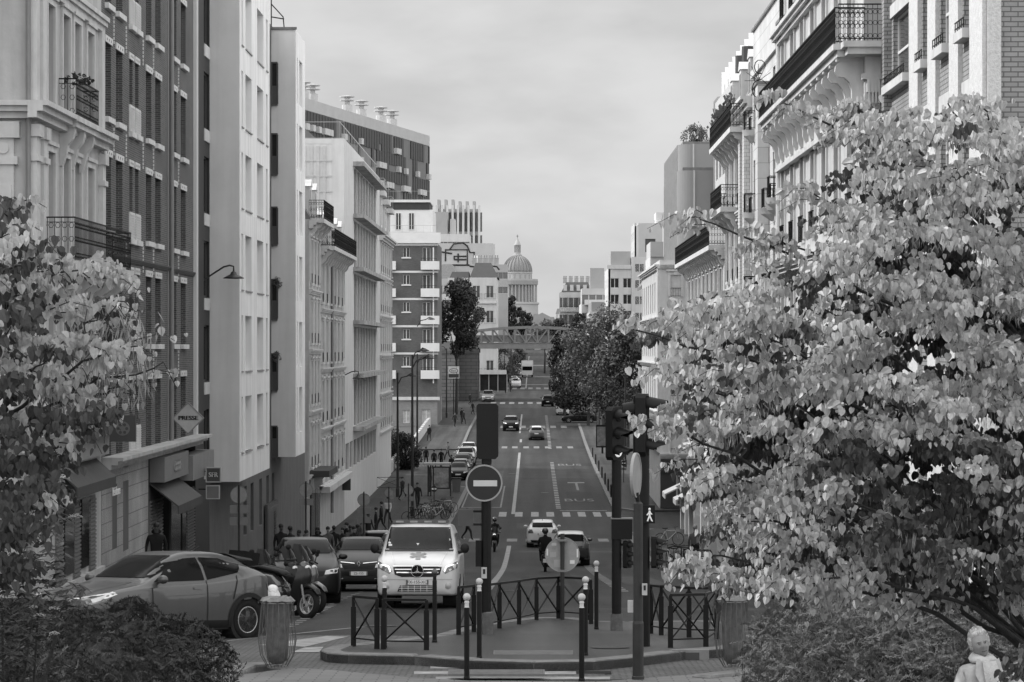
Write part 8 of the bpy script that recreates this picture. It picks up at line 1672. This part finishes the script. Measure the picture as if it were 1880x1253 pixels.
for Q in branches:
    for i in range(5,len(Q)):
        if rg.random()<.8: grow(Q[i]+Vector((rg.gauss(0,.08),rg.gauss(0,.10),rg.gauss(0,.04))))
    for k in range(2): grow(Q[-1]+Vector((rg.gauss(.05,.04),rg.gauss(0,.06),rg.gauss(0,.03))),L_=.18,nn=11)
n=0; tries=0
while n<1150 and tries<30000:
    tries+=1; px=rg.uniform(1140,2080); lay=rg.randint(0,15); py=180+lay*64+.10*(1750-px)*(1 if px<1750 else -.6)+rg.gauss(0,9)+18*math.sin(px*.013+lay*2.1)
    if not inpoly(px,py,outline): continue
    if math.sin(px*.021+1.3)*math.sin(py*.027+.4)>.80 and px<1750: continue
    low=py>800 and px>1500
    Y=20.0+4.6*rg.random()**1.15
    if low and rg.random()<(.45 if px<1700 else .1): continue
    if py>1030 and 1480<px<1690 and rg.random()<.72: continue
    if py>1120 and px<1900: continue
    if px<1480 and rg.random()<.18: continue
    if py>1085 and px>1640: Y=rg.uniform(22.5,24.5)
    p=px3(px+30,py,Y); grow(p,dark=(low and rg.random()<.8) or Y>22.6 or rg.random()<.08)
    if rg.random()<.35: pods(pb,p-Vector((0,0,.05)),rg,16)
    n+=1
for k in range(520):      # inner foliage in the dark copy, painted shade between the shelves
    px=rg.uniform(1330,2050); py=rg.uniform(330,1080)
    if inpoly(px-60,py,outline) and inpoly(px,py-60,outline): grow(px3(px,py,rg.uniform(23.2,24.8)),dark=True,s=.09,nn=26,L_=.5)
for k in range(5): p=px3(1925-k*4,1175+k*14,18.9); spray(ld,tb,p,Vector((-1,0,-.25)),rg,13,.075,.32,nrm=Vector((0,-1,.2)))
lb.mi=1; lb.add(pb.v,pb.f)
for B_,nm,m in ((lb,'leaves',[LF,PODM]),(ld,'shaded_leaves',LFD),(tb,'trunk',BARK)):
    B_.v=[(x-O.x,y-O.y,z-O.z) for x,y,z in B_.v]; o=B_.build(nm,m,RT)
# --- left tree
rg=random.Random(5); O2=Vector((wx(-190,18.6),18.6,zr(18.6)-.02)); LT=thing('round_leaved_tree','dark tree with round leaves and bright twig tips reaching in from the left edge','tree',tuple(O2)); tb=MB(); tb.smooth=True; lb=MB(); ld=MB(); pb=MB()
out2=[(-330,300),(0,362),(40,368),(52,425),(95,470),(205,500),(228,560),(205,590),(262,612),(230,650),(150,690),(215,725),(190,760),(205,795),(130,800),(90,850),(120,900),(100,960),(60,1010),(60,1080),(-330,1090)]
tr=[O2.copy(),Vector((O2.x,18.6,-2.3)),Vector((O2.x+.1,18.5,-1.0)),Vector((O2.x,18.6,.2)),Vector((O2.x+.1,18.6,1.0))]; tb.tube(tr,[.14,.11,.09,.07,.04],10)
br=[]
for ex,ey,eY in ((300,665,18.0),(265,620,17.6),(250,700,18.4),(215,560,17.6),(190,510,18.2),(200,770,17.6),(120,830,17.4),(100,480,17.6),(40,380,18.4),(20,600,17),(100,650,17.2),(60,780,17.5),(0,480,19),(-100,400,19),(-60,700,17.5),(60,950,17.6),(-100,950,17.6)):
    e=px3(ex,ey,eY); a=tr[2] if ey>520 else tr[3]; br.append(limb(a,[a.lerp(e,.4)+Vector((0,0,.12)),a.lerp(e,.75)+Vector((0,0,.08)),e],.026,.004))
s2=.070; C2=Vector((O2.x,18.6,0))
for j,Q in enumerate(br):
    for i in range(5,len(Q)):
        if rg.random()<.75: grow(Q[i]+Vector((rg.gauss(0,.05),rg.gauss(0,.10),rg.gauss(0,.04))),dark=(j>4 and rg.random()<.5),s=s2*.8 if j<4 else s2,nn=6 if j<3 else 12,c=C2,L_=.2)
    if j<4:
        for k in range(16): pods(pb,Q[-1-rg.randint(0,6)]+Vector((rg.gauss(0,.06),0,rg.gauss(0,.05))),rg,10)
        for k in range(12):
            q=Q[-1-rg.randint(0,8)]; tb.tube([q,q+Vector((rg.uniform(-.05,.15),rg.gauss(0,.1),rg.gauss(-.02,.12)))],.003,3,caps=False)
n=0
while n<520:
    px=rg.uniform(-330,270); lay=rg.randint(0,11); py=320+lay*66-.12*px+rg.gauss(0,10)
    if not inpoly(px,py,out2): continue
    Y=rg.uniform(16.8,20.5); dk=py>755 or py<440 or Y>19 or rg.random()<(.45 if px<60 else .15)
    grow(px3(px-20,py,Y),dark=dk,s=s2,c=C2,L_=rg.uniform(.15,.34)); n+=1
LF2=leafmat('round_leaves',.36,.30,.5,.5); LF2D=leafmat('round_leaves_shade_tone',.05,.22,.6,.4)  # dark copy paints the shaded parts of this crown
lb.mi=1; lb.add(pb.v,pb.f)
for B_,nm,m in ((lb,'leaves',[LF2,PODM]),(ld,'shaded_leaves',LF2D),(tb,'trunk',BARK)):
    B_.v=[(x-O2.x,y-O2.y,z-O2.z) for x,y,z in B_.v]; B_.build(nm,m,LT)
# --- elder bush with flat white flower heads below the left tree
rg=random.Random(8); Yb=22.; O3=Vector((wx(20,Yb),Yb,zr(Yb)-.02)); EB=thing('flowering_bush','dark leafy bush with flat white flower heads at the left edge','bush',tuple(O3)); lb=MB(); tb=MB()
oute=[(-250,780),(60,840),(118,850),(128,960),(115,1060),(170,1080),(120,1130),(60,1200),(0,1253),(-250,1300)]
n=0
while n<2300:
    px=rg.uniform(-250,175); py=rg.uniform(780,1300)
    if not inpoly(px,py,oute): continue
    p=px3(px,py,rg.uniform(21,23.6)); a=rg.uniform(0,6.28); d=Vector((math.cos(a),math.sin(a),rg.uniform(-.7,.2))).normalized(); u=d.cross(Vector((0,0,1))).normalized()
    for q in (-1,0,1):
        dd=(d+u*q*.8).normalized(); l=rg.uniform(.07,.12); w_=dd.cross(Vector((0,0,1))).normalized()*l*.2; lb.add([p,p+dd*l*.45+w_,p+dd*l+Vector((0,0,-.01)),p+dd*l*.45-w_],[(0,1,2,3)])
    n+=1
for k in range(12): a=rg.uniform(-.6,.6); tb.tube([O3,O3+Vector((a*.5,rg.gauss(0,.2),1.0)),O3+Vector((a,rg.gauss(0,.3),1.9))],.012,4)
lb.v=[(x-O3.x,y-O3.y,z-O3.z) for x,y,z in lb.v]; lb.build('leaves',leafmat('bush_leaves',.035,.2,.6,.5),EB); tb.v=[(x-O3.x,y-O3.y,z-O3.z) for x,y,z in tb.v]; tb.build('stems',BARK,EB)
for px,py in ((84,1101),(62,1117),(72,1132),(100,1165),(110,860),(118,878),(125,925),(138,950),(62,985),(2,1015),(98,1120),(60,990)):
    p=px3(px,py,21.2)-O3; b=MB(); R_=rg.uniform(.035,.06)
    for k in range(60):
        a=rg.uniform(0,6.28); q=R_*math.sqrt(rg.random()); c=p+Vector((q*math.cos(a),q*math.sin(a),.02*(1-q*q/R_/R_)+rg.gauss(0,.004))); s=.006; b.add([c+Vector((-s,0,0)),c+Vector((0,-s,.002)),c+Vector((s,0,0)),c+Vector((0,s,.003))],[(0,1,2,3)])
    b.build('flower_head',mat('flower_white',.5,.7,.15,30),EB)
# --- juniper mounds at the bottom corners
def juniper(name,label,top,Y0,Y1,seed,v,n=2600,xl=None,flowers=0):
    rg=random.Random(seed); Ym=(Y0+Y1)/2; xs=[wx(p[0],Ym) for p in top]; hs=[wz(p[1],Ym) for p in top]; cx=sum(xs)/len(xs); O=Vector((cx,Ym,zr(Ym))); t=thing(name,label,'bush',tuple(O)); b=MB(); tb=MB()
    def hgt(x,y):
        h=pchip(xs,hs,x); g=zr(y)+.05; f=math.sqrt(max(0,1-((y-(Y0+.75*(Y1-Y0)))/(.8*(Y1-Y0)))**2)); return g+(h-g)*(.45+.55*f)+.05*math.sin(x*7+y*3)+.04*math.sin(x*15-y*5)
    for i in range(n):
        x=rg.uniform(xs[0],xs[-1]); y=rg.uniform(Y0,Y1); zt=hgt(x,y); fr=rg.random()**2.2; z=zt-fr*.8
        if z<zr(y): z=zr(y)+rg.random()*.2
        a=rg.uniform(0,6.28); d=Vector((math.cos(a)*.8,math.sin(a)*.8-.3,rg.uniform(-.1,1.1))).normalized(); L_=rg.uniform(.14,.34); p=Vector((x,y,z))-d*L_*.6
        side=d.cross(Vector((rg.gauss(0,1),rg.gauss(0,1),rg.gauss(0,1)))).normalized(); up=side.cross(d)
        for k in range(15):
            t_=k/15; q=p+d*L_*t_+Vector((0,0,-.03*t_*t_)); sg=1 if k%2 else -1; e=(d*.75+side*sg*.7+up*rg.gauss(0,.35)).normalized()*rg.uniform(.025,.055)*(1.1-.5*t_); w_=e.cross(up).normalized()*.0075
            b.add([q-w_,q+w_,q+e],[(0,1,2)])
            if k%3==0: e2=(d+side*sg*.3+up*.4).normalized()*.05; w2=side*.009; b.add([q-w2,q+w2,q+e2],[(0,1,2)])
        if i%12==0: tb.tube([Vector((x,y,zr(y))),p+d*L_*.5],.006,3,caps=False)
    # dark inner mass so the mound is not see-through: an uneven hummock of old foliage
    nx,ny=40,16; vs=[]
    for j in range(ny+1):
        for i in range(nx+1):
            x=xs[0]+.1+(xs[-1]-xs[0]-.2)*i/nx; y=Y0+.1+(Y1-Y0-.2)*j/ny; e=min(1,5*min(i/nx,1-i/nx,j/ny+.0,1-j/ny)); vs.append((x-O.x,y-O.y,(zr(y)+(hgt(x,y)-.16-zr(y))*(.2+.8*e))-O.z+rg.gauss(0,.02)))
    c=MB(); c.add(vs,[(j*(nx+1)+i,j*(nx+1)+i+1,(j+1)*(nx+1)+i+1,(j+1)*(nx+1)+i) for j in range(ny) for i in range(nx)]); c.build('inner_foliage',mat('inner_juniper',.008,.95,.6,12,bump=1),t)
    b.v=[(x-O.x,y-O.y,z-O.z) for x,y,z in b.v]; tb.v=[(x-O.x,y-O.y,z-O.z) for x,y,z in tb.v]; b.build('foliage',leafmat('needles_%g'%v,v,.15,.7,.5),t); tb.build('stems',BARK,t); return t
juniper('juniper_bush','low dark juniper bush spreading across the bottom left corner',[(-160,1120),(0,1128),(120,1140),(200,1132),(280,1158),(340,1185),(395,1222),(410,1262)],29,33.5,3,.022,n=4600)
juniper('juniper_bush','feathery sunlit juniper bush at the bottom right next to the litter bin',[(1385,1265),(1394,1220),(1415,1170),(1470,1132),(1540,1125),(1620,1145),(1690,1128),(1760,1120),(1880,1120),(2000,1150)],26.5,31,4,.10,n=6500)
# --- street trees made of many small leaves in uneven clumps
def street_tree(label,px,Y,cy,rw,rh,seed,v,leaf=.22,n=5200,group='street trees',name='street_tree',lean=0,ground=None,tone=None,trunk=True):
    rg=random.Random(seed); x=wx(px,Y); zc=wz(cy,Y); zg=zr(Y)+.1 if ground is None else ground; t=thing(name,label,'tree',(x,Y,zg),0,group); c0=Vector((0,0,zc-zg)); cl=[]
    for i in range(34):
        a=rg.uniform(0,6.28); q=rg.random()**.5; zz=rg.uniform(-1,1); rr=math.sqrt(max(0,1-zz*zz))*q; cl.append((c0+Vector((rw*.85*rr*math.cos(a)+lean*zz,rw*.8*rr*math.sin(a),rh*.85*zz)),rg.uniform(.22,.42)*min(rw,rh)))
    b=MB(); d=MB()
    for i in range(n):
        c,r=rg.choice(cl); dv=Vector((rg.gauss(0,1),rg.gauss(0,1),rg.gauss(0,1))).normalized(); p=c+dv*r*rg.uniform(.6,1.08); s=leaf*rg.uniform(.6,1.2); nv=(dv+Vector((rg.gauss(0,.6),rg.gauss(0,.6),rg.gauss(0,.6)))).normalized(); u=nv.orthogonal().normalized(); w_=nv.cross(u); a=rg.uniform(0,6.28); u,w_=u*math.cos(a)+w_*math.sin(a),w_*math.cos(a)-u*math.sin(a)
        b.add([p-u*s*.6,p-w_*s*.35,p+u*s*.6,p+w_*s*.35],[(0,1,2,3)])
    b.build('crown',leafmat('crown_%g'%v,v,.2,.6,.5),t)
    if trunk:
        d.tube([(0,0,-.2),(0.05,0,(zc-zg)*.4),(0,0,zc-zg)],[.22,.17,.08],8)
        for c,r in cl[:12]: d.tube([Vector((0,0,max(.5,(zc-zg)*.55))),c.lerp(c0,.4)+Vector((0,0,-.3)),c],[.09,.05,.02],5)
        d.build('trunk',BARK,t)
    return t
street_tree('bushy green street tree in front of the viaduct pier on the left',838,372,585,4.1,5.2,1,.035,leaf=.36,n=9500)
street_tree('large bright topped street tree right of the road before the viaduct',1108,300,650,4.6,5.3,2,.09,leaf=.30,n=12000)
street_tree('dark leaning tree at the left of the right hand group',1045,392,650,3.1,5.8,3,.014,leaf=.34,n=8000,lean=1.6)
street_tree('darker low tree between the bright topped tree and the white house',1152,275,690,3.3,4.4,4,.02,leaf=.30,n=8000)
street_tree('shadowy low tree behind the black saloon',1080,335,710,4.6,3.6,6,.014,leaf=.32,n=9000); street_tree('small lower tree beside the dark leaning tree',1036,350,705,2.2,3.2,7,.035,leaf=.24,n=3600)
street_tree('loose dark shrub at the end of the right trees',1130,262,735,2.6,2.4,12,.018,leaf=.24,n=3600)
street_tree('pale small street tree beyond the rail bridge on the left',926,520,672,3.4,4.2,8,.11,leaf=.34,n=3600,group='trees beyond the bridge'); street_tree('second pale tree further beyond the rail bridge',948,600,668,2.6,4,9,.09,leaf=.36,n=2600,group='trees beyond the bridge')
street_tree('dark tall tree left of the domed monument base',938,660,575,2.6,4.6,10,.03,leaf=.5,n=3200,group='trees beyond the bridge'); street_tree('dark round tree in front of the domed monument',958,640,590,2.6,2.2,11,.04,leaf=.5,n=2200,group='trees beyond the bridge'); street_tree('pale loose tree above the middle of the rail bridge',1000,600,603,3.6,1.8,13,.13,leaf=.4,n=2400,group='trees beyond the bridge'); street_tree('dark low tree above the right end of the rail bridge',1026,560,606,2.4,2.2,14,.05,leaf=.4,n=2000,group='trees beyond the bridge')
street_tree('dark garden hedge tree on the left pavement',744,246,832,1.7,1.9,15,.014,leaf=.15,n=6000,group='garden shrubs',name='garden_shrub'); street_tree('smaller dark garden shrub behind the hedge tree',726,255,822,1.6,1.6,16,.02,leaf=.15,n=3500,group='garden shrubs',name='garden_shrub')
street_tree('small leafy tree growing on the roof of the ribbed metal towers',1280,236,255,1.5,1.2,17,.11,leaf=.18,n=1600,group='roof plants',name='roof_tree',ground=16.9)
street_tree('planted shrub on the ornate stone house balcony',608,168,442,.9,.6,18,.09,leaf=.12,n=700,group='roof plants',name='roof_plant',ground=6.0,trunk=False)
# small plants: window pots on the white bay, balcony flowers
for px,py,Y in ((509,520,128.0),(507,655,128.0)):
    street_tree('potted plant hanging on the window of the white bay '+('upper' if py<600 else 'lower'),px,Y,py,.28,.25,px+py,.12,leaf=.07,n=260,group='window pots',name='window_plant',ground=wz(py+12,Y),trunk=False)
street_tree('flowers along the upper balcony of the corner stone house',144,71.8,146,.55,.16,31,.03,leaf=.06,n=600,group='window pots',name='balcony_flowers',ground=6.1,trunk=False)
g=thing('seedling_plant','thin pale stalked plant at the front of the right juniper bush','plant',(wx(1578,26.4),26.4,zr(26.4))); b=MB(); rg=random.Random(2)
for k in range(26): z=.45+.5*rg.random(); a=rg.uniform(0,6.28); s=.035; p=Vector((0,0,z)); d=Vector((math.cos(a),math.sin(a),.4)); b.add([p,p+d*s+Vector((0,0,.01)),p+d*s*2,p+d*s-Vector((0,0,.012))],[(0,1,2,3)])
b.tube([(0,0,0),(0,0,.95)],.004,4); b.build('leaves',leafmat('seedling',.35),g)
